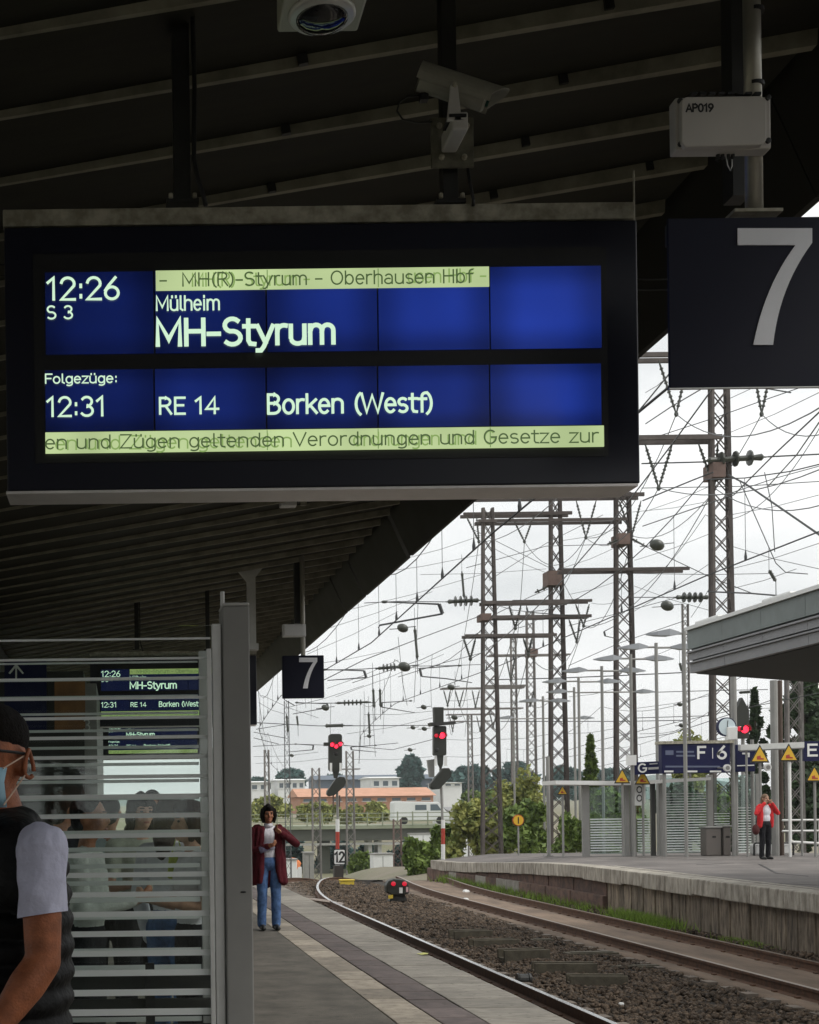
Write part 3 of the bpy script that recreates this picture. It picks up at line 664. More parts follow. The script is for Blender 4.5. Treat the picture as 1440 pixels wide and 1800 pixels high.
body = MB(); body.lathe(a, b, [(0, .001), (0.001, .044), (L * .97, .044), (L, .036)], 20); body.build('camera_body', M['cam_grey'], sc, smooth=False)
# sunshield: an open half tube, cut back at the front underside
up = Vector((0, 0, 1)); sx = du_.cross(up).normalized(); sz = sx.cross(du_)
q = MB(); nn = 18; vs = []; rr = 0.053
for i in range(nn + 1):
    t = math.radians(-30 + 240 * i / nn); o_ = sx * math.cos(t) * rr + sz * math.sin(t) * rr
    fwd = 0.012 + 0.05 * max(0, math.sin(t))
    for k, r_ in ((0, 1.0), (1, 0.94)):
        oo = o_ * r_
        vs += [a - du_ * 0.012 + oo, b + du_ * fwd + oo]
fs = []
for i in range(nn):
    k = 4 * i; fs += [(k, k + 1, k + 5, k + 4), (k + 2, k + 6, k + 7, k + 3), (k, k + 4, k + 6, k + 2), (k + 1, k + 3, k + 7, k + 5)]
q.add(vs, fs); q.build('sunshield', M['cam_grey'], sc, smooth=False)
MB().lathe(b + du_ * .001, b + du_ * .012, [(0, .024), (.01, .024), (.0105, .001)], 16).build('lens', mat('lens', (0.01, 0.05, 0.04), 0.08), sc)
pl = MB(); pp = [(786, 212), (812, 212), (805, 150), (801, 146), (796, 146), (792, 150)]
P = [at(x, y, SY - .135) for x, y in pp]; n = len(P)
pl.add(P + [p + Vector((0, .012, 0)) for p in P], [tuple(range(n)), tuple(range(2 * n - 1, n - 1, -1))] + [(i, (i + 1) % n, n + (i + 1) % n, n + i) for i in range(n)])
arm = pl.build('bracket_arm', M['cam_light'], sc, bevel=.002)
p = at(799, 149, SY - .135); MB().lathe(p, p - Vector((0, .012, 0)), [(0, .009), (.008, .009), (.0085, .004), (.012, .004)], 10).build('pivot_screw', M['galv'], arm)
q = MB(); c = at(799, 233, SY - .05); q.obox(c, ((1, 0, 0), (0, 1, 0), (0, 0, 1)), (.028, .085, .032)); q.build('bracket_foot', M['cam_light'], sc, bevel=.008, seg=3)
c = at(799, 215, SY - .09); MB().obox(c, ((1, 0, 0), (0, 1, 0), (0, 0, 1)), (.03, .05, .005)).build('joint_gap', M['black'], sc)
p = at(815, 209, SY - .13); MB().lathe(p - Vector((.008, 0, 0)), p + Vector((.008, 0, 0)), [(0, .006), (.014, .006), (.016, .001)], 8).build('clamp_screw', M['alu'], sc)
q = MB(); q.tube([at(x, y, SY - .03) for x, y in ((738, 168), (716, 170), (702, 180), (698, 195), (708, 210), (735, 216), (760, 214))], 0.0035, 6); q.build('cable', M['black_steel'], sc, smooth=True)
c = at(745, 172, SY - .05); MB().obox(c, ((1, 0, 0), (0, 1, 0), (0, 0, 1)), (.014, .014, .012)).build('cable_gland', M['black'], sc)

# ------------------------------------------------------------------ dome camera at the top edge
DYc = 4.0
dm = thing('dome_camera', 'pale box with a smoked glass dome hanging at the top edge', 'dome camera', at(566, 24, DYc))
q = MB(); c = at(566, -18, DYc); q.box(c.x - .121, c.x + .121, DYc - .1, DYc + .1, at(566, 23, DYc).z, at(566, -70, DYc).z); q.build('housing', mat('dome_grey', (0.46, 0.46, 0.38), 0.5), dm, bevel=.008)
c = at(566, 21, DYc)
q = MB(); q.lathe(c, c - Vector((0, 0, .04)), [(0, .097), (.012, .099), (.02, .09), (.022, .07)], 28); q.build('dome_ring', M['alu'], dm, smooth=True)
q = MB(); q.ell(c - Vector((0, 0, .018)), (.078, .078, .03), 24, 10); q.build('dome_glass', mat('dome_glass', (0.008, 0.008, 0.01), 0.05, spec=0.8), dm, smooth=True)
q = MB(); ca = at(566, -70, DYc); q.tube([ca, (ca.x, DYc, cz(ca.x) + .02)], .03, 10); q.build('stem', M['black_steel'], dm)

# ------------------------------------------------------------------ platform number signs
def seven(parent, box, Y):
    x0, y0, x1, y1 = box; W_, H_ = x1 - x0, y1 - y0
    out = [(0, 0), (1, 0), (1, .125)]
    n = 12
    for i in range(1, n + 1):
        t = i / n; bx = (1 - t) ** 2 * 1 + 2 * t * (1 - t) * 0.56 + t * t * 0.475; by = (1 - t) ** 2 * .125 + 2 * t * (1 - t) * .50 + t * t * 1.0; out.append((bx, by))
    for i in range(0, n + 1):
        t = 1 - i / n; bx = (1 - t) ** 2 * .775 + 2 * t * (1 - t) * 0.36 + t * t * 0.21; by = (1 - t) ** 2 * .145 + 2 * t * (1 - t) * .50 + t * t * 1.0; out.append((bx, by))
    out.append((0, .145))
    P = [at(x0 + a * W_, y0 + b * H_, Y) for a, b in out]; n = len(P); q = MB()
    q.add(P + [p + Vector((0, .003, 0)) for p in P], [tuple(range(n)), tuple(range(2 * n - 1, n - 1, -1))] + [(i, (i + 1) % n, n + (i + 1) % n, n + i) for i in range(n)])
    return q.build('digit', M['digit'], parent)
GY = 4.40
s7 = thing('platform_number_sign', 'large dark blue number 7 sign hung close on a steel pole', 'sign', at(1327, 681, GY + .05), 'number 7 signs')
q = rect(MB(), 1176, 382, 1478, 680, GY, 0.014).build('panel', M['navy'], s7, bevel=.002)
MB().box(at(1182, 400, GY).x, at(1470, 400, GY).x, GY + .0145, GY + .06, at(1327, 420, GY).z, at(1327, 383, GY).z).build('panel_frame', M['black_steel'], s7)
rect(MB(), 1177, 679.5, 1477, 682, GY + .001, 0.012).build('bottom_edge', M['alu'], s7)
seven(s7, (1297, 401, 1428, 606), GY - .0035)
pc = at(1326, 375, GY + .045); rp = 0.0275
q = MB(); q.tube([pc, (pc.x, GY + .045, cz(pc.x) + .02)], rp, 20); q.build('pole', mat('pole_grey', (0.36, 0.34, 0.29), 0.35, metal=0.5, var=0.1, vscale=8), s7, smooth=True)
q = MB(); c = at(1323, 379, GY + .045); q.box(c.x - .078, c.x + .078, GY + .0, GY + .09, c.z - .005, c.z + .005); q.build('flange', M['galv'], s7)
for yb_ in (150, 20): c = at(1326, yb_, GY + .045); MB().tube([c - Vector((0, 0, .006)), c + Vector((0, 0, .006))], rp + .003, 20).build('pole_strap', M['black'], s7)
c = at(1296, 200, GY + .25); MB().box(c.x - .03, c.x + .03, GY + .22, GY + .30, at(1296, 350, GY + .25).z, cz(c.x) + .02).build('hanger_channel', M['black_steel'], s7)
# junction box on the pole
jb = thing('junction_box', 'pale grey plastic junction box marked AP019 strapped to the pole', 'junction box', at(1272, 266, GY - .065))
JY = GY - 0.065
rect(MB(), 1188, 170, 1356, 262, JY + .022, 0.055).build('base', M['box_grey'], jb, bevel=.006)
P = [(1198, 176), (1206, 170), (1338, 168), (1348, 175), (1348, 246), (1340, 254), (1206, 258), (1198, 250)]
PP = [at(x, y, JY) for x, y in P]; n = 8; q = MB()
q.add(PP + [p + Vector((0, .025, 0)) for p in PP], [tuple(range(n)), tuple(range(2 * n - 1, n - 1, -1))] + [(i, (i + 1) % n, n + (i + 1) % n, n + i) for i in range(n)])
lid = q.build('lid', M['box_grey'], jb, bevel=.004)
for x, y in ((1195, 178), (1350, 172), (1196, 254), (1350, 248)):
    p = at(x, y, JY + .02); MB().lathe(p, p - Vector((0, .008, 0)), [(0, .009), (.006, .009), (.007, .005), (.0072, .001)], 10).build('screw', M['black_steel'], lid)
text('AP019', 'lettering', M['black'], lid, (1206, 183, 1255, 196), JY - .001, 0.24)
q = MB()
for x in range(1216, 1330, 16): c = at(x, 169, JY + .06); q.obox(c, ((1, 0, 0), (0, 1, 0), (0, 0, 1)), (.010, .02, .004))
stuff(q.build('cooling_slot', M['black'], jb))
for x in (1262, 1270, 1280, 1288):
    p = at(x, 262, JY + .06); MB().lathe(p, p - Vector((0, 0, .035)), [(0, .010), (.012, .010), (.013, .007), (.03, .006), (.034, .003)], 8).build('cable_gland', M['black'], jb)
MB().tube([at(x, y, JY + .06) for x, y in ((1276, 272), (1279, 290), (1284, 300), (1287, 292), (1287, 270))], .002, 6).build('wire_loop', M['alu'], jb)
MB().tube([at(x, y, JY + .06) for x, y in ((1262, 272), (1258, 282), (1264, 285))], .002, 6).build('wire_loop', M['black'], jb)
for y in (190, 240):
    c = at(1326, y, GY); MB().box(c.x - .034, c.x + .034, JY + .0775, GY + .08, c.z - .008, c.z + .008).build('pole_clamp', M['black_steel'], jb)

# the far number sign
NY = 17.4
f7 = thing('platform_number_sign', 'small far number 7 sign hanging beside the opposite signals', 'sign', at(534, 1229, NY), 'number 7 signs')
rect(MB(), 497, 1152, 570, 1227, NY, 0.09).build('panel', M['navy'], f7, bevel=.01)
seven(f7, (526, 1156, 558, 1210), NY - .004)
a = at(533, 1152, NY + .04); q = MB(); q.tube([a, (a.x, NY + .04, cz(a.x) + .02)], .03, 10); q.build('pole', M['pole_grey'] if 'pole_grey' in M else MATS['pole_grey'], f7)
a = at(524, 1096, NY + .15); MB().box(a.x - .045, a.x + .045, NY + .12, NY + .2, a.z, cz(a.x) + .02).build('hanger_channel', M['black_steel'], f7)
fb = thing('junction_box', 'small white junction box on the far number 7 pole', 'junction box', at(518, 1120, NY - .1))
rect(MB(), 497, 1097, 538, 1119, NY - .1, 0.09).build('base', M['white_panel'], fb, bevel=.01)
rect(MB(), 500, 1099, 535, 1117, NY - .115, 0.014).build('lid', M['white_panel'], fb, bevel=.005)

# hanging bracket, ceiling speaker, slim post
hb = thing('hanging_bracket', 'pale steel hanger with triangular gusset below the canopy, left of the far sign', 'bracket', at(442, 1140, 17.6))
a = at(443, 1140, 17.6); ct = cz(a.x)
MB().box(a.x - .055, a.x + .055, 17.58, 17.68, a.z, ct - .02).build('hanger_post', M['alu'], hb)
q = MB(); t = at(436, 1003, 17.55); q.prism([(-.19, .0), (.19, 0), (.03, -.2), (-.03, -.2)], (1, 0, 0), (0, 0, 1), (a.x - .03, 17.55, ct - .0), -.02); q.build('gusset', M['alu'], hb)
MB().box(a.x - .08, a.x + .08, 17.53, 17.73, a.z - .02, a.z + .06).build('clamp', M['alu'], hb)
sp = thing('ceiling_speaker', 'small white loudspeaker under the canopy just below the big display', 'loudspeaker', at(515, 885, 13.7))
rect(MB(), 493, 872, 522, 889, 13.7, .12).build('speaker_box', M['white_panel'], sp, bevel=.01)
a = at(534, 888, 13.75); MB().box(a.x - .03, a.x + .03, 13.74, 13.78, a.z, cz(a.x) + .02).build('hanger_post', M['galv'], sp)
a = at(515, 876, 13.76); MB().box(a.x - .05, a.x + .13, 13.745, 13.785, a.z, a.z + .02).build('speaker_arm', M['galv'], sp)

# ------------------------------------------------------------------ glass shelter
GYs = 5.40
M['pane'] = glass('pane', (0.95, 0.98, 0.965), 0.5, 0.003)
fm = bpy.data.materials.new('frost'); fm.use_nodes = True; M['frost'] = fm
n_, l_ = fm.node_tree.nodes, fm.node_tree.links; bb = n_['Principled BSDF']
bb.inputs['Base Color'].default_value = (0.93, 0.95, 0.94, 1); bb.inputs['Roughness'].default_value = 0.5
tr = n_.new('ShaderNodeBsdfTranslucent'); tr.inputs['Color'].default_value = (0.9, 0.95, 0.92, 1)
ms = n_.new('ShaderNodeMixShader'); ms.inputs[0].default_value = 0.35
l_.new(bb.outputs[0], ms.inputs[1]); l_.new(tr.outputs[0], ms.inputs[2]); l_.new(ms.outputs[0], n_['Material Output'].inputs['Surface'])
sh = thing('glass_shelter', 'waiting shelter of glass panes with white frosted lines and grey post', 'shelter', at(416, 1425, GYs) * 1.0 - Vector((0, 0, 1.62)))
xl = -1.75
for k, (Yp, x_r, topy) in enumerate(((GYs, 375, 1101), (6.25, 352, 1148))):
    xr = at(x_r, 1400, Yp).x; zt = at(200, topy, Yp).z
    pane = MB().box(xl, xr, Yp, Yp + .012, 0.06, zt).build('glass_pane', M['pane'], sh)
    for i in range(24):
        yp = 1124 + i * 34.5; z = at(200, yp, GYs).z; th = (0.0085 + 0.00095 * i)
        if z < 0.1 or z > zt: continue
        MB().box(xl, xr - .004, Yp - .0014, Yp - .0004, z - th / 2, z + th / 2).build('frosted_line', M['frost'], pane)
    MB().box(xl, xr, Yp - .012, Yp + .024, 0.03, 0.058).build('bottom_rail', M['alu'], pane)
    a, b = at(x_r, 1400, Yp).x, at(x_r + 17, 1400, Yp).x
    MB().box(a + .002, b, Yp - .01, Yp + .03, 0.0, zt + .005).build('edge_profile', M['alu'], sh, bevel=.003)
a, b = at(366, 1400, GYs).x, at(374, 1400, GYs).x
MB().box(a, b, GYs - .022, GYs - .004, 0.0, at(300, 1142, GYs).z).build('glazing_bead', M['alu'], sh, bevel=.002)
a, b = at(394, 1400, GYs).x, at(441, 1400, GYs).x
zt = at(416, 1067, GYs).z
post = MB().box(a, b, GYs - .03, GYs + .16, 0.0, zt).build('post', M['grey_paint'], sh, bevel=.006)
MB().box(a - .001, b + .001, GYs - .032, GYs + .162, zt + .001, zt + .014).build('post_cap', M['alu'], post, bevel=.006)
c = at(428, 1568, GYs - .031); MB().ell(c, (.012, .003, .004), 10, 6).build('screw_cover', M['black'], post)
MB().box(xl - .1, xl - .01, GYs - .03, GYs + .16, 0, zt).build('post', M['grey_paint'], sh, bevel=.006)
MB().box(a, b, 6.25 - .03, 6.25 + .16, 0.0, 1.9).build('post', M['grey_paint'], sh, bevel=.006)
a = at(391, 1040, 5.9); MB().tube([(a.x, 5.9, 0), (a.x, 5.9, a.z)], .009, 8).build('slim_post', M['alu'], sh)

# ------------------------------------------------------------------ lattice masts of the overhead line
def lattice(parent, base, z1, w0, w1, panels, leg, brace, mt, mtb=None, d0=None, d1=None):
    """tapered square lattice tower: four leg angles (parts) and X bracing (joined, too fine to pick apart)"""
    d0 = d0 or w0; d1 = d1 or w1
    bx, by, z0 = base; zs = [z0 + (z1 - z0) * i / panels for i in range(panels + 1)]
    def cor(z, a, b):
        t = (z - z0) / (z1 - z0); return Vector((bx + a * (w0 + (w1 - w0) * t) / 2, by + b * (d0 + (d1 - d0) * t) / 2, z))
    for a in (-1, 1):
        for b in (-1, 1): MB().beam(cor(z0, a, b), cor(z1, a, b), leg).build('mast_leg', mt, parent)
    q = MB()
    for i in range(panels):
        for (a, b), (c, d) in (((-1, -1), (1, -1)), ((-1, 1), (1, 1)), ((-1, -1), (-1, 1)), ((1, -1), (1, 1))):
            q.beam(cor(zs[i], a, b), cor(zs[i + 1], c, d), brace, brace * .5); q.beam(cor(zs[i], c, d), cor(zs[i + 1], a, b), brace, brace * .5)
    stuff(q.build('bracing', mtb or mt, parent))
MASTG = 'lattice masts of the overhead line'
APEX = {}
def mast(key, label, Y, xb, xt, ytop, z0, w0, w1, panels, arms=(), vees=(), mt='mast', leg=0.09, brace=0.05, group=MASTG, boxes=(), rods=()):
    base = at(xb, 1425, Y); top = at(xt, ytop, Y)
    o = thing('lattice_mast', label, 'mast', (base.x, Y, z0), group)
    lattice(o, (base.x, Y, z0), top.z, w0, w1, panels, leg, brace * .8, M[mt], d0=w0 * .35, d1=w1 * .35)
    for xa, xb_, y, th in arms:
        a, b = at(xa, y, Y), at(xb_, y, Y); z = (a.z + b.z) / 2
        ca = MB().box(a.x, b.x, Y - w1 * .5 - .12, Y - w1 * .5 - .02, z - th * .32, z + th * .32).build('crossarm', M[mt], o)
        MB().box(a.x, b.x, Y + w1 * .5 + .02, Y + w1 * .5 + .12, z - th * .32, z + th * .32).build('crossarm', M[mt], o)
    for k, (xa, xb_, y, xm, ym) in enumerate(vees):
        m = at(xm, ym, Y); APEX.setdefault(key, []).append(m)
        for xx in (xa, xb_):
            t = at(xx, y, Y); L = (m - t).length; pr = [(0, .02)]
            for i in range(9):
                s = L * (.12 + .78 * i / 9); pr += [(s, .035), (s + L * .04, .07), (s + L * .05, .035)]
            pr += [(L, .02)]
            MB().lathe(t, m, pr, 6).build('insulator', M['insul'], o)
        MB().ell(m, (.08, .05, .1), 6, 4).build('clamp', M['insul'], o)
    for x0, y0, x1, y1 in boxes: rect(MB(), x0, y0, x1, y1, Y - w0 * .5, w0).build('gearbox', M['mast_rust'], o)
    for rd in rods: insulator_rod(o, at(rd[0], rd[1], Y - w0 * .3), at(rd[2], rd[3], Y - w0 * .3), rd[4] if len(rd) > 4 else 4, rd[5] if len(rd) > 5 else .16)
    return o
M['mast_rust'] = mat('mast_rust', (0.15, 0.10, 0.085), 0.8, var=0.25, vscale=3)
def insulator_rod(parent, a, b, n=4, rad=0.16, name='insulator'):
    """long rod insulator with a few big sheds, as on the cross spans"""
    L = (b - a).length; r0 = rad * .36; pr = [(0, .02), (L * .06, .03), (L * .1, r0 * 1.25), (L * .2, r0)]
    for i in range(n):
        s = L * (.28 + .44 * i / max(1, n - 1)); pr += [(s - L * .022, r0), (s - L * .012, rad), (s + L * .012, rad), (s + L * .022, r0)]
    pr += [(L * .8, r0), (L * .9, r0 * 1.25), (L * .94, .03), (L, .02)]
    return MB().lathe(a, b, pr, 10).build(name, M['insul'], parent)

mast('m1', 'tallest lattice mast nearest the viewer, rising behind the opposite canopy', 46, 1273, 1262, 470, -1.0, 0.80, 0.48, 30,
     arms=((1100, 1500, 627, .24), (1100, 1262, 773, .24)), vees=((1158, 1210, 634, 1189, 728), (1322, 1358, 634, 1339, 728), (1430, 1480, 634, 1455, 728), (1134, 1182, 780, 1158, 858), (1228, 1262, 780, 1256, 858)),
     boxes=((1254, 812, 1276, 838),), rods=((1236, 810, 1350, 803, 3, .26),), leg=.11, brace=.06)
mast('m2', 'lattice mast right of centre with a long top crossarm', 62, 1101, 1098, 866, -1.0, 0.98, 0.6, 22,
     arms=((832, 1127, 874, .26), (838, 1098, 917, .2), (985, 1206, 1003, .22)), vees=((1013, 1048, 880, 1030, 945), (1088, 1127, 880, 1111, 942)), boxes=((1088, 937, 1108, 956),), rods=((1067, 957, 1088, 948, 2, .1), (1110, 946, 1138, 962, 2, .1)), leg=.12, brace=.07, mt='mast_dark')
mast('m3', 'dark lattice mast in the middle of the mast group with a rusty gearbox', 66, 983, 977, 878, -1.0, 0.88, 0.46, 22,
     arms=((812, 1002, 905, .24), (898, 1037, 1058, .2), (870, 1036, 1085, .22)), vees=((820, 838, 908, 842, 952), (900, 938, 908, 922, 952), (1012, 1036, 1062, 1026, 1100), (1000, 1020, 1088, 1014, 1128)), boxes=((964, 1003, 988, 1028),), rods=((940, 1042, 962, 1032, 2, .12),), leg=.13, brace=.075, mt='mast_dark')
mast('m4', 'lattice mast left of centre with a ribbed insulator at mid height', 57, 864, 854, 893, -1.0, 0.8, 0.4, 24,
     arms=((838, 870, 918, .2), (846, 1000, 1060, .2), (843, 960, 1086, .2), (815, 975, 1118, .18)), vees=((815, 836, 1122, 827, 1158), (895, 916, 1064, 906, 1104), (920, 935, 1122, 929, 1150)), rods=((783, 1058, 846, 1055, 4, .22),), boxes=((847, 1078, 864, 1090),), leg=.10, brace=.06)
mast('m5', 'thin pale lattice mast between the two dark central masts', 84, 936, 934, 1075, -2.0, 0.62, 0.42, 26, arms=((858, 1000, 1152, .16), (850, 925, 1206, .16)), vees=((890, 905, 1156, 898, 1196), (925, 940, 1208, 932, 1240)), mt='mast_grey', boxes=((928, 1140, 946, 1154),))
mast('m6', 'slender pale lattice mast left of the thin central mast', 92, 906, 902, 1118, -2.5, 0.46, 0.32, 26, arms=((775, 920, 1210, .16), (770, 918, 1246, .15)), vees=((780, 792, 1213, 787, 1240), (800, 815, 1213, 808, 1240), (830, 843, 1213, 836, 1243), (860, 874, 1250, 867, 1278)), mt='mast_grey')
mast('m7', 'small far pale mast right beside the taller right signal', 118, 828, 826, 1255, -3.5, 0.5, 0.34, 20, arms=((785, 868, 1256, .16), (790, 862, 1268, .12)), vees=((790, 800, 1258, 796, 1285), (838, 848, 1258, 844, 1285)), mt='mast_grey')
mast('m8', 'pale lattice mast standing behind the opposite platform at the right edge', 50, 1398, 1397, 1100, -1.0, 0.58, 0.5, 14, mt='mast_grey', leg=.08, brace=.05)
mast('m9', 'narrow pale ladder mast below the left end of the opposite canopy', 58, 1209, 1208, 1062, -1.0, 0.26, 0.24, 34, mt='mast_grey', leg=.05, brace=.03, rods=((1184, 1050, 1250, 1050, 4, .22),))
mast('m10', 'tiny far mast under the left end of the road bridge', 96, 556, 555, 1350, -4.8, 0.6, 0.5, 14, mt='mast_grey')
mast('m11', 'tiny far mast right of the near signal and track marker 12', 100, 616, 615, 1320, -4.8, 0.62, 0.5, 16, mt='mast_grey', arms=((602, 632, 1352, .12),))
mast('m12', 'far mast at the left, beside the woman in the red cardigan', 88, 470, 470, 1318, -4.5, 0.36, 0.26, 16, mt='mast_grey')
mast('m13', 'far thin mast with insulators left of the near signal', 70, 506, 505, 1232, -3.5, 0.3, 0.22, 22, mt='wire_light', leg=.03, brace=.02)
mast('m14', 'tiny far mast beneath the bridge near the white container', 112, 698, 697, 1440, -4.8, 0.7, 0.6, 8, mt='mast_rust')

# ------------------------------------------------------------------ overhead wires
WG = 'overhead wires'
def wire_pts(a, b, sag, n=10):
    return [a + (b - a) * (i / n) - Vector((0, 0, sag * 4 * (i / n) * (1 - i / n))) for i in range(n + 1)]
def catenary(label, lab2, path, zc, zm, r=0.011):
    """contact wire, messenger wire and droppers over one track: three kinds of wire hung together"""
    o = thing('catenary_line', label, 'overhead line', (path[0][0], path[0][1], zc), 'catenary lines above the tracks')
    cp = []; mp_ = []; dr = []
    for (xa, ya), (xb, yb) in zip(path[:-1], path[1:]):
        for i in range(10):
            t = i / 10; X = xa + (xb - xa) * t; Y_ = ya + (yb - ya) * t; s = 4 * t * (1 - t)
            cp.append(Vector((X, Y_, zc + tz(Y_) * .3))); mp_.append(Vector((X, Y_, zm - (zm - zc) * .55 * s + tz(Y_) * .3)))
            if i in (1, 3, 5, 7, 9): dr.append((mp_[-1], cp[-1]))
    MB().tube(cp, r, 5).build('contact_wire', M['wire'], o); MB().tube(mp_, r * .8, 5).build('messenger_wire', M['wire'], o)
    for a, b in dr:
        MB().tube([a, b], r * .42, 4).build('dropper', M['wire_light'], o)
        MB().lathe(b + Vector((0, 0, .0)), b + Vector((0, 0, .16)), [(0, .02), (.05, .022), (.15, .006)], 6).build('dropper_clamp', M['wire'], o)
    return o
catenary('overhead line above the near track, crossing the sky beside the dark canopy edge', '', [(4.0, 4), (4.32, 15.7), (4.82, 26), (4.5, 38), (5.3, 52), (7.6, 70), (12, 95)], 4.76, 6.2)
catenary('overhead line above the second track, left of the opposite platform', '', [(9.2, 8), (9.05, 21), (9.5, 34), (9.3, 46), (10.6, 60), (14, 80)], 5.12, 6.6)
catenary('overhead line beyond the opposite platform, seen above its canopy', '', [(23.5, 20), (23.2, 36), (23.8, 50), (23.3, 66), (25, 90)], 5.3, 6.9, .014)
catenary('overhead line far to the right behind the masts', '', [(29, 30), (29.5, 48), (29, 66), (30.5, 90)], 5.3, 6.9, .014)
def wire(label, pts, r=0.011, sag=0.0, light=False, group=WG, ins=()):
    P = [at(*p) for p in pts]; full = []
    for a, b in zip(P[:-1], P[1:]):
        seg = wire_pts(a, b, sag, 12 if sag else 2); full += seg if not full else seg[1:]
    o = thing('span_wire', label, 'wire', (full[0].x, full[0].y, min(p.z for p in full)), group)
    MB().tube(full, r * 1.25, 5).build('wire_strand', M['wire_light' if light else 'wire'], o)
    for (x0, y0, Y0, x1, y1, Y1, n, rad) in ins: insulator_rod(o, at(x0, y0, Y0), at(x1, y1, Y1), n, rad)
    return o
# feeders hanging from the V insulators
def feeder(label, pts, sag, r=0.013):
    full = []
    for a, b in zip(pts[:-1], pts[1:]):
        seg = wire_pts(a, b, sag, 14); full += seg if not full else seg[1:]
    o = thing('feeder_wire', label, 'wire', (full[0].x, full[0].y, min(p.z for p in full)), 'feeder wires between the masts')
    MB().tube(full, r * 1.2, 5).build('wire_strand', M['wire_light'], o)
A = APEX
for lab, pts, sag in (
    ('feeder wire falling from above the number sign to the first V insulator and on', [at(1640, 560, 20), A['m1'][0], A['m2'][0], A['m3'][1], A['m5'][0]], 1.2),
    ('feeder wire through the V insulator right of the tallest mast', [at(1700, 520, 22), A['m1'][1], A['m2'][1], A['m3'][2], A['m5'][1]], 1.4),
    ('feeder wire through the V insulator under the left crossarm of the tallest mast', [at(1760, 640, 24), A['m1'][3], A['m2'][0], A['m4'][1], A['m6'][2]], 1.0),
    ('feeder wire close against the tallest mast, sagging to the right', [at(1740, 700, 24), A['m1'][4], A['m3'][2], A['m4'][2], A['m6'][3]], 1.3),
    ('feeder wire at the upper right edge of the sky', [at(1800, 560, 26), A['m1'][2], at(1240, 905, 66), at(1040, 1060, 90)], 1.4),
    ('feeder wire leading to the leftmost V insulator beside the canopy', [at(1300, 500, 20), A['m3'][0], A['m6'][0], A['m7'][0]], 1.0),
    ('feeder wire leading to the small V insulator left of the mast group', [at(1340, 560, 22), A['m4'][0], A['m6'][1], A['m7'][1]], 0.8)): feeder(lab, pts, sag)
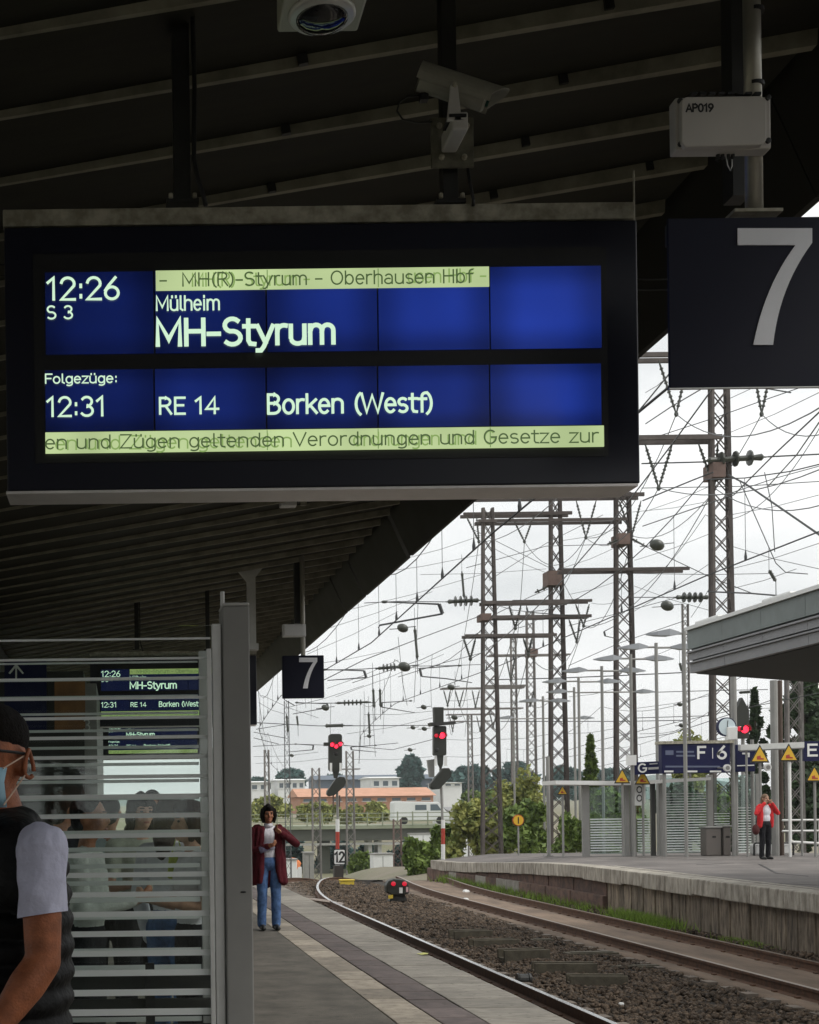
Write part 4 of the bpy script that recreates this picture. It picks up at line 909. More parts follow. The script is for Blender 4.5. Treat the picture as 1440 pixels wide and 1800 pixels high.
# cross spans and pull-off wires, each followed from the photograph
CS = [
 ('thin cross wire level with the ribbed insulator of the tallest mast', [(1128, 815, 46), (1240, 812, 46)], .02), ('taut wire running right from the ribbed insulator of the tallest mast', [(1350, 803, 46), (1470, 797, 46)], .022),
 ('dark pull-off wire falling from the tallest mast to the right edge', [(1281, 835, 45), (1310, 850, 44), (1445, 943, 36)], .024), ('wire falling from the tallest mast to the left below its crossarm', [(1254, 830, 45.5), (1220, 843, 46), (1130, 880, 48)], .02),
 ('faint cross wire below the gearbox of the tallest mast', [(1128, 858, 46), (1300, 855, 46), (1445, 846, 46)], .012), ('faint wire sloping gently from the tallest mast to the right edge', [(1281, 868, 46), (1365, 840, 46), (1445, 818, 46)], .012),
 ('wire climbing from the canopy to the upper right corner of the sky', [(1130, 925, 50), (1290, 870, 42), (1360, 800, 34), (1445, 720, 28)], .015), ('second wire climbing to the upper right corner of the sky', [(1350, 855, 40), (1400, 800, 34), (1445, 735, 28)], .013),
 ('wire descending from the number sign towards the upper left mast arm', [(1135, 745, 40), (1180, 715, 38), (1260, 668, 34), (1390, 690, 30)], .013), ('long thin wire rising under the large number sign', [(1132, 775, 46), (1255, 735, 46), (1330, 708, 44), (1445, 668, 42)], .012),
 ('cross wire ending at the drum insulator on the right edge', [(1300, 845, 42), (1364, 990, 40), (1381, 1006, 40), (1420, 1009, 40)], .012), ('near vertical twin dropper in the sky right of the tallest mast', [(1344, 830, 38), (1357, 890, 38), (1362, 970, 38)], .01),
 ('thin wire crossing behind the tallest mast at drum height', [(1113, 1008, 60), (1250, 1010, 60), (1360, 1008, 60)], .012), ('faint wire crossing low over the opposite canopy', [(1110, 1050, 60), (1187, 1050, 60)], .016),
 ('wire descending right to the canopy ridge', [(1245, 1040, 44), (1320, 1043, 42), (1380, 1048, 40)], .02), ('wire passing the egg weight right of the mast with the top crossarm', [(1112, 950, 60), (1140, 963, 58), (1250, 1015, 52), (1320, 1042, 48)], .014),
 ('thin wire from the long top crossarm to the left', [(820, 998, 57), (960, 960, 60), (1068, 957, 62)], .012), ('faint crossing wire below the top crossarms', [(830, 930, 60), (980, 1005, 66), (1010, 1060, 70)], .011),
 ('faint crossing wire rising below the top crossarms', [(860, 1020, 57), (960, 955, 62), (1060, 905, 62)], .011), ('wire rising from the mid height insulator to the crossarm of the dark mast', [(850, 1090, 57), (930, 1050, 62), (964, 1035, 66)], .014),
 ('long cross span at the height of the mid height insulator', [(640, 1060, 57), (700, 1057, 57), (783, 1058, 57)], .014), ('cross span between the left centre mast and the dark mast', [(862, 1060, 57), (898, 1058, 62)], .016),
 ('wire slanting from under the canopy to the left centre mast', [(560, 1200, 45), (640, 1160, 48), (730, 1125, 52), (846, 1082, 57)], .014), ('lower wire slanting towards the left centre mast', [(620, 1200, 50), (740, 1160, 54), (846, 1110, 57)], .011),
 ('wire slanting up under the small crossarm', [(700, 1190, 50), (780, 1165, 54), (846, 1148, 57)], .011), ('cross span level with the far number sign', [(571, 1178, 44), (640, 1176, 46), (690, 1172, 46)], .012),
 ('cross span right of the fishbone insulator', [(725, 1171, 46), (790, 1170, 50), (850, 1168, 57)], .011), ('low cross span above the near signal', [(445, 1270, 60), (560, 1276, 60), (600, 1276, 60), (760, 1275, 60), (815, 1270, 60)], .014),
 ('cross span below the far number sign', [(520, 1236, 56), (585, 1236, 56), (655, 1235, 56)], .013), ('cross wire behind the head of the near signal', [(445, 1312, 64), (520, 1308, 64), (640, 1312, 64), (700, 1306, 64)], .012),
 ('thin wire joining the two signals', [(605, 1310, 66), (690, 1318, 66), (760, 1300, 66)], .012), ('faint vertical hanger wire above the near signal', [(655, 1165, 60), (655, 1240, 60), (660, 1330, 60)], .008),
 ('faint vertical hanger wire between the two signals', [(735, 1060, 50), (732, 1150, 50), (728, 1235, 50)], .008), ('second faint vertical hanger wire between the two signals', [(700, 1120, 50), (708, 1200, 52), (716, 1240, 54)], .008),
 ('wire from the dark mast to the far right behind the lamps', [(1000, 1100, 66), (1080, 1080, 64), (1210, 1045, 60)], .012), ('wire rising behind the row of lamps', [(1000, 1170, 66), (1090, 1130, 60), (1207, 1090, 56)], .012),
 ('cross wire under the lamps joining the masts', [(860, 1195, 66), (980, 1192, 66), (1080, 1188, 64), (1207, 1182, 60)], .02), ('lower cross wire under the lamps', [(880, 1268, 66), (1010, 1268, 66), (1100, 1268, 66), (1207, 1266, 60)], .016),
 ('cross wire behind the opposite display boards', [(1110, 1218, 60), (1250, 1214, 60), (1350, 1212, 60)], .014), ('thin wire beside the clock', [(1120, 1262, 60), (1250, 1258, 60)], .014),
 ('wire rising to the right behind the triangle signs', [(1100, 1300, 60), (1180, 1290, 60), (1330, 1240, 55), (1440, 1200, 50)], .012), ('loop wire left of the far number sign', [(500, 1190, 60), (500, 1230, 60), (518, 1240, 60)], .018),
 ('upper far wire at the left edge of the sky', [(450, 1282, 70), (505, 1273, 70)], .014), ('middle far wire at the left edge of the sky', [(446, 1287, 70), (505, 1298, 70)], .014), ('lower far wire at the left edge of the sky', [(446, 1297, 70), (490, 1308, 70)], .014),
]
for lab, pts, r in CS: wire(lab, pts, r)
# the finer web of wires behind
RW = random.Random(21)
FW = (
    (640, 1010, 846, 975, 45, 60), (700, 985, 850, 940, 45, 60), (600, 1075, 846, 1010, 50, 60), (560, 1110, 760, 1040, 50, 62), (540, 1150, 700, 1075, 52, 62), (520, 1172, 700, 1140, 54, 64), (740, 1010, 960, 1000, 58, 66), (870, 965, 968, 1010, 58, 66),
    (990, 950, 1086, 930, 64, 64), (985, 1000, 1088, 960, 64, 64), (1000, 1045, 1090, 1020, 64, 64), (1112, 900, 1254, 880, 60, 50), (1116, 985, 1256, 935, 60, 50), (1114, 1075, 1256, 985, 60, 50), (1115, 1030, 1255, 1075, 60, 52), (1284, 905, 1440, 870, 48, 42), (1286, 960, 1440, 1000, 48, 42),
    (1286, 1000, 1440, 955, 48, 42), (1286, 1035, 1400, 1000, 48, 42), (1284, 760, 1440, 690, 46, 36), (1284, 700, 1380, 650, 46, 36), (1135, 690, 1176, 660, 46, 44), (1132, 900, 1254, 852, 55, 48), (1215, 1085, 1255, 1020, 56, 50),
    (446, 1330, 560, 1322, 80, 80), (450, 1342, 600, 1330, 84, 84), (610, 1290, 760, 1262, 70, 66), (620, 1335, 760, 1330, 84, 84), (640, 1256, 760, 1250, 72, 70), (790, 1232, 846, 1225, 72, 70), (786, 1300, 850, 1296, 76, 74), (786, 1330, 850, 1326, 80, 78), (875, 1235, 965, 1228, 70, 68), (870, 1300, 970, 1290, 74, 72),
    (880, 1340, 970, 1330, 76, 74), (990, 1290, 1085, 1280, 68, 66), (1000, 1330, 1085, 1310, 68, 66), (1000, 1225, 1085, 1210, 68, 66), (1120, 1160, 1205, 1130, 62, 58), (1120, 1245, 1250, 1222, 62, 58), (1125, 1290, 1205, 1282, 62, 58), (575, 1210, 700, 1160, 54, 58), (590, 1225, 780, 1150, 54, 60), (500, 1245, 640, 1205, 62, 60), (455, 1235, 500, 1255, 66, 66), (460, 1222, 560, 1262, 66, 66))
ORD = ['topmost', 'second highest', 'third highest', 'fourth highest', 'fifth highest', 'sixth highest', 'seventh highest', 'eighth highest', 'ninth highest', 'tenth highest', 'eleventh highest', 'twelfth highest', 'thirteenth highest', 'fourteenth highest', 'fifteenth highest', 'sixteenth highest', 'seventeenth highest', 'eighteenth highest', 'nineteenth highest', 'twentieth highest', 'lowest but two', 'lowest but one', 'lowest']
def zone(w): return 'left of the left centre mast' if w[2] < 860 else 'between the left centre and crossarm masts' if w[2] < 1120 else 'around the tallest mast' if w[2] < 1260 else 'right of the tallest mast'
seen = {}
for x0, y0, x1, y1, Ya, Yb in sorted(FW, key=lambda w: w[1] + w[3]):
    zn = zone((x0, y0, x1, y1)); k_ = seen.get(zn, 0); seen[zn] = k_ + 1
    od = ORD[k_] if k_ < len(ORD) else 'number %d from the top' % (k_ + 1)
    wire('%s of the fine far wires %s' % (od, zn), [(x0, y0, Ya), ((x0 + x1) / 2, (y0 + y1) / 2 + 3, (Ya + Yb) / 2), (x1, y1, Yb)], .0085, light=True, group='fine far wires')
for i, (x, Yv, yt) in enumerate(((536, 74, 1150), (547, 80, 1170), (582, 60, 1235), (640, 66, 1215), (676, 70, 1195), (760, 62, 1150), (800, 70, 1180), (820, 74, 1200))):
    wire('%s from the left of the faint upright hanger wires near the signals' % ('first second third fourth fifth sixth seventh eighth'.split()[i]), [(x, yt, Yv), (x + RW.uniform(-3, 3), yt + 45, Yv), (x + RW.uniform(-5, 5), yt + 95, Yv)], .008, light=True, group='faint upright hanger wires')
# cross spans that carry insulators
wire('fishbone insulator on the cross span between the signals', [(660, 1176, 46), (712, 1172, 46)], .014, ins=((662, 1175, 46, 706, 1172, 46, 4, .14),))
wire('spindle insulator on the wire above the near signal', [(560, 1276, 60), (620, 1275, 60)], .012, ins=((570, 1276, 60, 606, 1275, 60, 0, .2),))
wire('long spindle insulator below the far number sign', [(586, 1236, 56), (660, 1235, 56)], .012, ins=((588, 1236, 56, 652, 1234, 56, 5, .12),))
for (lab, x0, y0, x1, y1, Y_) in (('upright insulator above the ribbed mast insulator', 812, 1004, 816, 1052, 57), ('upright insulator hanging left of the small crossarm', 729, 1102, 734, 1160, 50), ('left one of the twin upright insulators above the signals', 656, 1210, 658, 1245, 56), ('right one of the twin upright insulators above the signals', 668, 1210, 669, 1243, 56),
                              ('upright insulator between the signals, just below the twin pair', 648, 1252, 650, 1292, 60), ('upright insulator left of the near signal', 504, 1256, 506, 1288, 66), ('small tilted insulator left of the near signal', 522, 1258, 524, 1276, 66), ('slanted insulator above the opposite canopy', 1352, 1002, 1364, 1022, 40), ('slanted insulator beside the lamp poles', 1195, 1165, 1199, 1180, 50)):
    a, b = at(x0, y0, Y_), at(x1, y1, Y_); o = thing('rod_insulator', lab, 'insulator', b, 'upright rod insulators'); o_ = insulator_rod(o, a, b, 0, .13, 'insulator_body'); MB().tube([b, b - Vector((0, 0, .5))], .012, 5).build('hook', M['wire'], o)
    MB().tube([a, a + Vector((0, 0, .7))], .008, 5).build('suspension_wire', M['wire_light'], o)
# egg-shaped tension weights hanging on the wires
for k, (x, y, Y_, s, lab) in enumerate(((1155, 958, 50, .24, 'large egg weight right of the mast with the top crossarm'), (1173, 1065, 52, .22, 'egg weight left of the ladder mast insulator'), (708, 1104, 46, .17, 'egg weight left of the small crossarm'), (711, 1172, 44, .18, 'egg weight at the end of the fishbone insulator'),
                              (572, 1244, 54, .14, 'egg weight just below the far number sign'), (793, 1208, 60, .15, 'egg weight beside the upper far crossarms'), (745, 1243, 60, .12, 'egg weight left of the taller signal head'), (799, 1261, 60, .13, 'egg weight right of the taller signal head'), (746, 1281, 66, .12, 'egg weight left of the taller signal red light'),
                              (726, 1279, 66, .11, 'small egg weight left of the other near the taller signal'), (721, 1318, 72, .12, 'low egg weight above the teal tree'), (649, 1294, 66, .1, 'small egg weight on the middle upright insulator'), (513, 1328, 72, .1, 'small egg weight beside the near signal'), (1195, 1238, 50, .09, 'upper small dark ball beside the ladder mast'), (1198, 1275, 50, .09, 'lower small dark ball beside the ladder mast'))):
    c = at(x, y, Y_); o = thing('egg_weight', lab, 'weight', c - Vector((0, 0, s)), 'egg weights on the wires')
    MB().ell(c, (s * 1.15, s * .9, s * .85), 14, 8, Matrix.Rotation(.35, 3, 'Y')).build('weight_body', M['insul'], o, smooth=True)
    MB().tube([c - Vector((s * .5, 0, s * .1)), c - Vector((s * 2.6, 0, s * .2))], .015, 5).build('fixing_wire', M['wire'], o)
    MB().tube([c + Vector((s * .5, 0, s * .1)), c + Vector((s * 2.6, 0, s * .3))], .015, 5).build('fixing_wire', M['wire'], o)
# Z-shaped registration arms
def reg(lab, Y_, pts, r=0.022):
    o = thing('registration_arm', lab, 'overhead arm', at(pts[-1][0], pts[-1][1], Y_), 'registration arms')
    P = [at(x, y, Y_) for x, y in pts]
    MB().tube([P[0], P[1]], [r * .7, r], 6).build('upper_tube', M['wire'], o); MB().tube([P[1], P[2]], r * 1.9, 6).build('joint_link', M['wire'], o); MB().tube(P[2:], [r] * (len(P) - 3) + [r * .7], 6).build('lower_tube', M['wire'], o)
    MB().ell(P[0], (r * 3.5, r * 1.6, r * 1.6), 8, 5).build('end_clamp', M['insul'], o)
reg('long registration arm in the sky above the far number sign', 30, [(676, 1058), (772, 1062), (778, 1079), (668, 1099), (665, 1104)])
reg('registration arm just right of the far number sign', 43, [(572, 1177), (640, 1179), (644, 1191), (576, 1196)])
reg('registration arm below the left centre mast insulator', 46, [(808, 1170), (738, 1175), (741, 1189), (785, 1193), (830, 1200)])
reg('registration arm directly below the far number sign', 54, [(522, 1235), (575, 1237), (577, 1244), (515, 1255)])
reg('registration arm above the gap between the signals', 56, [(722, 1232), (671, 1235), (671, 1243), (730, 1253)])
reg('small registration arm left of the near signal', 64, [(520, 1308), (551, 1310), (550, 1318), (506, 1322)])
reg('registration arm on the dark mast pointing right', 63, [(925, 1058), (926, 1068), (928, 1076), (1000, 1082), (1035, 1086)])
reg('registration arm right of the near signal head', 64, [(660, 1310), (617, 1313), (618, 1318), (662, 1322)])
reg('faint registration arm beside the lamp row', 60, [(1085, 1098), (1062, 1110), (1064, 1118), (1090, 1124)])

# ------------------------------------------------------------------ platform lamps on the opposite platform
def lamp(lab, x, ytop, Y_, left, right):
    b = at(x, 1425, Y_); t = at(x, ytop, Y_); z0 = p2i(min(Y_, 49)) - .02 if Y_ < 49.5 else -1.2
    o = thing('platform_lamp', lab, 'lamp', (b.x, Y_, z0), 'double arm platform lamps')
    MB().tube([(b.x, Y_, z0), (b.x, Y_, t.z)], .055, 8).build('pole', M['grey_paint'], o)
    for xe in (left, right):
        e = at(xe, ytop + 8, Y_); s = 1 if e.x > b.x else -1
        MB().tube([(b.x, Y_, e.z), (e.x - s * .3, Y_, e.z)], .035, 6).build('arm', M['grey_paint'], o)
        q = MB(); c = Vector((e.x, Y_, e.z)); L = .62
        q.add([c + Vector((s * (t_ - .5) * L * 1.5, v * w_ * .16, h)) for t_, w_, h in ((0, .35, .04), (.35, 1, .12), (.7, .9, .06), (1, .25, .0)) for v in (-1, 1)] + [c + Vector((s * (t_ - .5) * L * 1.5, v * w_ * .16, h)) for t_, w_, h in ((0, .35, -.02), (.35, 1, -.07), (.7, .9, -.06), (1, .25, -.03)) for v in (-1, 1)],
              [(0, 1, 3, 2), (2, 3, 5, 4), (4, 5, 7, 6), (8, 10, 11, 9), (10, 12, 13, 11), (12, 14, 15, 13), (0, 2, 10, 8), (2, 4, 12, 10), (4, 6, 14, 12), (1, 9, 11, 3), (3, 11, 13, 5), (5, 13, 15, 7), (0, 8, 9, 1), (6, 7, 15, 14)])
        q.build('lamp_head', mat('lamp_grey', (0.33, 0.345, 0.37), 0.45), o)
lamp('nearest double arm lamp, topmost of the row', 1206, 1106, 38, 1165, 1250)
lamp('second lamp of the row, left of the opposite canopy end', 1157, 1130, 42.6, 1112, 1205)
lamp('third lamp of the row, its head over the mast with the top crossarm', 1112, 1150, 45.5, 1068, 1160)
lamp('fourth lamp of the row, right of the dark mast', 1061, 1171, 49, 1009, 1112)
lamp('fifth lamp of the row, between the two dark masts', 1020, 1190, 54, 974, 1072)
lamp('sixth lamp of the row, head close to the dark mast', 1012, 1208, 60, 979, 1134)
lamp('lowest far lamp left of the dark mast', 957, 1224, 62, 930, 985)
lamp('far lamp with its long head across the mast group', 905, 1254, 74, 888, 1030)

# ------------------------------------------------------------------ signals
red = emit('signal_red', (1.0, 0.02, 0.05), 2.2)
red_dim = emit('signal_red_dim', (0.55, 0.01, 0.03), 0.8)
M['sig_black'] = mat('sig_black', (0.022, 0.024, 0.018), 0.5)
M['red_paint'] = mat('red_paint', (0.42, 0.05, 0.03), 0.6); M['white_paint'] = mat('white_paint', (0.78, 0.78, 0.76), 0.6)
def rounded(x0, y0, x1, y1, rx, ry, n=5, top=True, bot=True):
    out = []
    for cx, cy, a0, on in ((x1 - rx, y0 + ry, -90, top), (x1 - rx, y1 - ry, 0, bot), (x0 + rx, y1 - ry, 90, bot), (x0 + rx, y0 + ry, 180, top)):
        if on: out += [(cx + rx * math.cos(math.radians(a0 + 90 * i / n)), cy + ry * math.sin(math.radians(a0 + 90 * i / n))) for i in range(n + 1)]
        else: out.append((x1 if cx > (x0 + x1) / 2 else x0, y1 if cy > (y0 + y1) / 2 else y0))
    return out
def plate(parent, name, poly, Y_, dy, m, bevel=0):
    P = [at(x, y, Y_) for x, y in poly]; n = len(P); q = MB()
    q.add(P + [p + Vector((0, dy, 0)) for p in P], [tuple(range(n)), tuple(range(2 * n - 1, n - 1, -1))] + [(i, (i + 1) % n, n + (i + 1) % n, n + i) for i in range(n)])
    return q.build(name, m, parent, bevel=bevel)
def lampdot(parent, x, y, Y_, r, m, name='red_light'):
    c = at(x, y, Y_); q = MB(); q.lathe(c, c - Vector((0, .05, 0)), [(0, r), (.03, r), (.045, r * .7), (.05, .001)], 12); return q.build(name, m, parent)
def hood(parent, x, y, Y_, r):
    c = at(x, y, Y_); q = MB(); vs = []; n = 10
    for i in range(n + 1):
        t = math.radians(-20 + 220 * i / n)
        for k in (1.25, 1.1):
            o_ = Vector((math.cos(t) * r * k, 0, math.sin(t) * r * k)); vs += [c + o_, c + o_ - Vector((0, .22, 0))]
    fs = []
    for i in range(n): k = 4 * i; fs += [(k, k + 1, k + 5, k + 4), (k + 2, k + 6, k + 7, k + 3), (k + 1, k + 3, k + 7, k + 5)]
    q.add(vs, fs); return q.build('light_hood', M['sig_black'], parent)
Y_ = 52.0
b = at(592, 1541, Y_)
s1g = thing('main_signal', 'left signal with glowing red lights, tilted black lamp case and number 12 plate', 'signal', (b.x, Y_, b.z), 'main signals')
plate(s1g, 'signal_head', rounded(578.5, 1290, 601.5, 1356, 5, 5), Y_ - .1, .25, M['sig_black'])
for x, y in ((584, 1309), (598, 1308), (591, 1312)): lampdot(s1g, x, y, Y_ - .1, .075, red); hood(s1g, x, y, Y_ - .1, .085)
lampdot(s1g, 591, 1325, Y_ - .1, .07, M['black'], 'dark_lens'); plate(s1g, 'visor_arm', [(570, 1305), (579, 1305), (579, 1311), (570, 1311)], Y_ - .3, .2, M['sig_black'])
for x0, x1 in ((580, 584), (597, 601)): plate(s1g, 'white_marker', [(x0, 1341), (x1, 1341), (x1, 1356), (x0, 1356)], Y_ - .14, .03, M['white_paint'])
plate(s1g, 'neck', [(585, 1354), (597, 1354), (593, 1368), (588, 1368)], Y_ - .05, .15, M['sig_black'])
plate(s1g, 'lamp_case', [(576, 1390), (575, 1396), (579, 1400), (588, 1398), (606, 1382), (609, 1374), (606, 1366), (598, 1365), (590, 1370)], Y_ - .25, .3, M['sig_black'], .02)
for x in (586, 597): a, c = at(x, 1398, Y_), at(x, 1418, Y_); MB().tube([a, c], .03, 6).build('bracket_tube', M['mast_rust'], s1g)
def striped(parent, x, y0, y1, Y_, r, bands):
    for ya, yb, m in bands:
        a, c = at(x, ya, Y_), at(x, yb, Y_); MB().tube([a, c], r, 10).build('mast_band', m, parent)
a, c = at(592, 1366, Y_ + .1), at(594, 1442, Y_ + .1); MB().tube([a, c], .05, 8).build('mast_pole', M['grey_paint'], s1g)
striped(s1g, 593.5, 1442, 1520, Y_ + .1, .075, ((1440, 1462, M['white_paint']), (1462, 1496, M['red_paint']), (1496, 1541, M['white_paint'])))
pl12 = plate(s1g, 'number_plate', rounded(588, 1494, 606, 1519, 2, 2), Y_ - .12, .03, M['white_paint'])
plate(s1g, 'plate_border', rounded(586.6, 1492.6, 607.4, 1520.4, 2.5, 2.5), Y_ - .085, .02, M['black'])
text('12', 'digit', M['black'], pl12, (588, 1498, 606, 1515), Y_ - .125, 0.2, each=True)
plate(s1g, 'relay_box', [(588, 1522), (604, 1522), (604, 1543), (588, 1543)], Y_ - .2, .3, mat('relay_brown', (0.04, 0.033, 0.026), 0.6))
Y_ = 49.0
b = at(779, 1511, Y_)
s2g = thing('main_signal', 'right signal on a thin red and white mast above the platform end', 'signal', (b.x, Y_, b.z), 'main signals')
plate(s2g, 'top_indicator', [(763, 1243), (780, 1243), (780, 1270), (764, 1270)], Y_ - .08, .25, M['sig_black'])
plate(s2g, 'service_platform', [(757, 1270), (800, 1268), (803, 1272), (759, 1276)], Y_ - .3, .5, M['black_steel'])
plate(s2g, 'signal_head', rounded(763, 1276, 785, 1328, 3, 3), Y_ - .1, .25, M['sig_black'])
lampdot(s2g, 777, 1293, Y_ - .1, .11, red); lampdot(s2g, 767, 1293, Y_ - .1, .07, red_dim); hood(s2g, 777, 1293, Y_ - .1, .11); lampdot(s2g, 768, 1318, Y_ - .1, .07, M['black'], 'dark_lens')
for x0, x1 in ((764, 768), (781, 786)): plate(s2g, 'white_marker', [(x0, 1329), (x1, 1329), (x1, 1346), (x0, 1346)], Y_ - .05, .03, M['white_paint'])
plate(s2g, 'neck', [(769, 1326), (780, 1326), (779, 1344), (776, 1352), (771, 1344)], Y_ - .05, .15, M['sig_black'])
plate(s2g, 'lamp_case', [(757, 1378), (757, 1384), (762, 1388), (773, 1387), (793, 1366), (795, 1358), (790, 1350), (780, 1350)], Y_ - .25, .3, M['sig_black'], .02)
a, c = at(774, 1345, Y_ + .1), at(778, 1442, Y_ + .1); MB().tube([a, c], .045, 8).build('mast_pole', M['grey_paint'], s2g)
striped(s2g, 779, 1442, 1511, Y_ + .1, .07, ((1441, 1456, M['white_paint']), (1456, 1484, M['red_paint']), (1484, 1511, M['white_paint'])))
plate(s2g, 'side_box', [(752, 1336), (764, 1334), (764, 1366), (756, 1366)], Y_ + .25, .2, M['grey_paint'])
Y_ = 47.0
b = at(1306, 1497, Y_)
s3g = thing('main_signal', 'signal with pointed black head and one red light behind the clock', 'signal', (b.x, Y_, b.z), 'main signals')
plate(s3g, 'signal_head', [(1294, 1248), (1305, 1226), (1317, 1248), (1317, 1298), (1294, 1298)], Y_ - .1, .25, M['sig_black'])
lampdot(s3g, 1309, 1282, Y_ - .1, .13, red); lampdot(s3g, 1300, 1281, Y_ - .1, .09, red_dim); hood(s3g, 1309, 1282, Y_ - .1, .13)
a, c = at(1306, 1298, Y_), at(1306, 1497, Y_); MB().tube([a, c], .06, 8).build('mast_pole', M['grey_paint'], s3g)
plate(s3g, 'sun_visor', [(1303, 1215), (1318, 1214), (1320, 1218), (1305, 1219)], Y_ - .1, .2, M['sig_black'])
Y_ = 35.5
b = at(700, 1583, Y_)
dw = thing('shunting_signal', 'low black shunting signal with two red lights between the tracks', 'signal', b)
plate(dw, 'signal_head', [(680, 1569), (679, 1556), (684, 1548), (693, 1545), (709, 1546), (717, 1551), (720, 1560), (720, 1570), (712, 1573), (690, 1574)], Y_ - .12, .32, M['sig_black'], .03)
for x in (691.5, 711): lampdot(dw, x, 1553.5, Y_ - .12, .06, red_dim)
plate(dw, 'white_marker', [(702, 1560), (708, 1560), (708, 1570), (702, 1570)], Y_ - .125, .01, M['white_paint']); plate(dw, 'white_marker', [(714, 1559), (718, 1559), (718, 1568), (714, 1568)], Y_ - .125, .01, mat('pink_paint', (.6, .4, .4), .6))
plate(dw, 'foot', [(688, 1574), (712, 1573), (716, 1584), (684, 1586)], Y_ - .05, .25, M['black_steel']); plate(dw, 'yellow_tag', [(683, 1574), (691, 1573), (691, 1579), (683, 1580)], Y_ - .13, .02, mat('yellow', (.65, .48, .05), .6))

# ------------------------------------------------------------------ foliage
M['leaf_a'] = mat('leaf_a', (0.21, 0.29, 0.065), 0.6, col2=(0.06, 0.10, 0.022), vscale=2.6, spec=0.3)
M['leaf_b'] = mat('leaf_b', (0.42, 0.42, 0.13), 0.6, col2=(0.12, 0.16, 0.04), vscale=2.4, spec=0.3)
M['leaf_dark'] = mat('leaf_dark', (0.065, 0.11, 0.045), 0.6, col2=(0.018, 0.035, 0.015), vscale=2.4, spec=0.3)
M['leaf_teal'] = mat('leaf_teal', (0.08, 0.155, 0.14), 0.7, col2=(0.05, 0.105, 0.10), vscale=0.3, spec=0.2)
M['bark'] = mat('bark', (0.09, 0.07, 0.05), 0.9, var=0.3, vscale=8)
def leaves(parent, clumps, per, size, mt, name='crown', rs=1):
    """many small leaf faces spread through the volume of the given clumps [(centre, radii)]"""
    g = np.random.default_rng(rs); Vs = []
    for c, r in clumps:
        n = per; d = g.normal(size=(n, 3)); d /= np.linalg.norm(d, axis=1)[:, None]
        P = np.array(c) + d * (g.random((n, 1)) ** .45) * np.array(r)
        a = g.normal(size=(n, 3)); a /= np.linalg.norm(a, axis=1)[:, None]
        b = np.cross(a, g.normal(size=(n, 3))); b /= np.linalg.norm(b, axis=1)[:, None]
        s = size * g.uniform(.55, 1.3, (n, 1)); a = a * s; b = b * s * .55
        Vs.append(np.stack([P - a, P + b, P + a, P - b], 1))
    V = np.concatenate(Vs).reshape(-1, 3); Fq = np.arange(len(V)).reshape(-1, 4)
    return np_mesh(name, V, Fq, M[mt], parent)
def bush(label, cpx, Yv, wpx, hpx, mt='leaf_a', group='bushes along the line', size=.16, per=170, k=16, seed=0, zb=None, cat='bush'):
    """a shrub whose foot is at pixel cpx, wpx wide and hpx tall"""
    rg = random.Random(seed + int(cpx[0])); b = at(cpx[0], cpx[1], Yv)
    if zb is not None: b.z = zb
    w, h = wpx * Yv / F / 2, hpx * Yv / F
    o = thing('shrub', label, cat, b, group)
    for i in range(4):
        t = b + Vector((rg.uniform(-.5, .5) * w, rg.uniform(-.3, .3) * w, h * rg.uniform(.5, .8))); m_ = (b + t) / 2 + Vector((rg.uniform(-.1, .1) * w, 0, 0))
        MB().tube([b, m_, t], [.05, .03, .012], 5).build('stem', M['bark'], o)
    cl = []
    for i in range(k):
        a = rg.uniform(0, 6.28); rr = math.sqrt(rg.random()); zz = rg.uniform(.12, .86)
        sp = math.sqrt(max(.12, 1 - (zz * .95) ** 2)); rad = rg.uniform(.2, .36)
        cl.append(((b.x + math.cos(a) * rr * w * .8 * sp, b.y + math.sin(a) * rr * min(w, 1.4) * .8 * sp, b.z + zz * h), (w * rad, min(w, 1.4) * rad, h * rad * .75)))
    leaves(o, cl, per, size, mt, rs=seed + int(cpx[0])); return o
def tree(label, cpx, Yv, wpx, hpx, trunk, mt='leaf_dark', group='trees behind the opposite platform', size=.2, per=220, k=26, seed=0, cone=False):
    rg = random.Random(seed + int(cpx[0])); b = at(cpx[0], cpx[1], Yv); w, h = wpx * Yv / F / 2, hpx * Yv / F
    o = thing('tree', label, 'tree', b, group)
    tk = MB().tube([b, b + Vector((.05 * w, 0, h * .45)), b + Vector((0, 0, h * .93))], [.03 * h, .02 * h, .004 * h], 8).build('trunk', M['bark'], o)
    cl = []
    for i in range(k):
        zz = trunk + (1 - trunk) * (i + .5) / k; a = i * 2.4 + rg.uniform(-.4, .4)
        t = (zz - trunk) / (1 - trunk); env = (1 - t) ** .85 if cone else math.sqrt(max(.06, 1 - (2 * t - .85) ** 2 / 1.35))
        rr = env * rg.uniform(.35, .8); rad = (.3 if cone else .34) * max(.25, env) * rg.uniform(.75, 1.2)
        c = (b.x + math.cos(a) * rr * w, b.y + math.sin(a) * rr * w, b.z + zz * h)
        cl.append((c, (w * rad, w * rad, max(w * rad * .7, h * .03))))
        MB().tube([b + Vector((0, 0, max(trunk * .8, zz - .12) * h)), c], [.009 * h, .002 * h], 4).build('limb', M['bark'], o)
    leaves(o, cl, per, size, mt, rs=seed + 5 + int(cpx[0])); return o
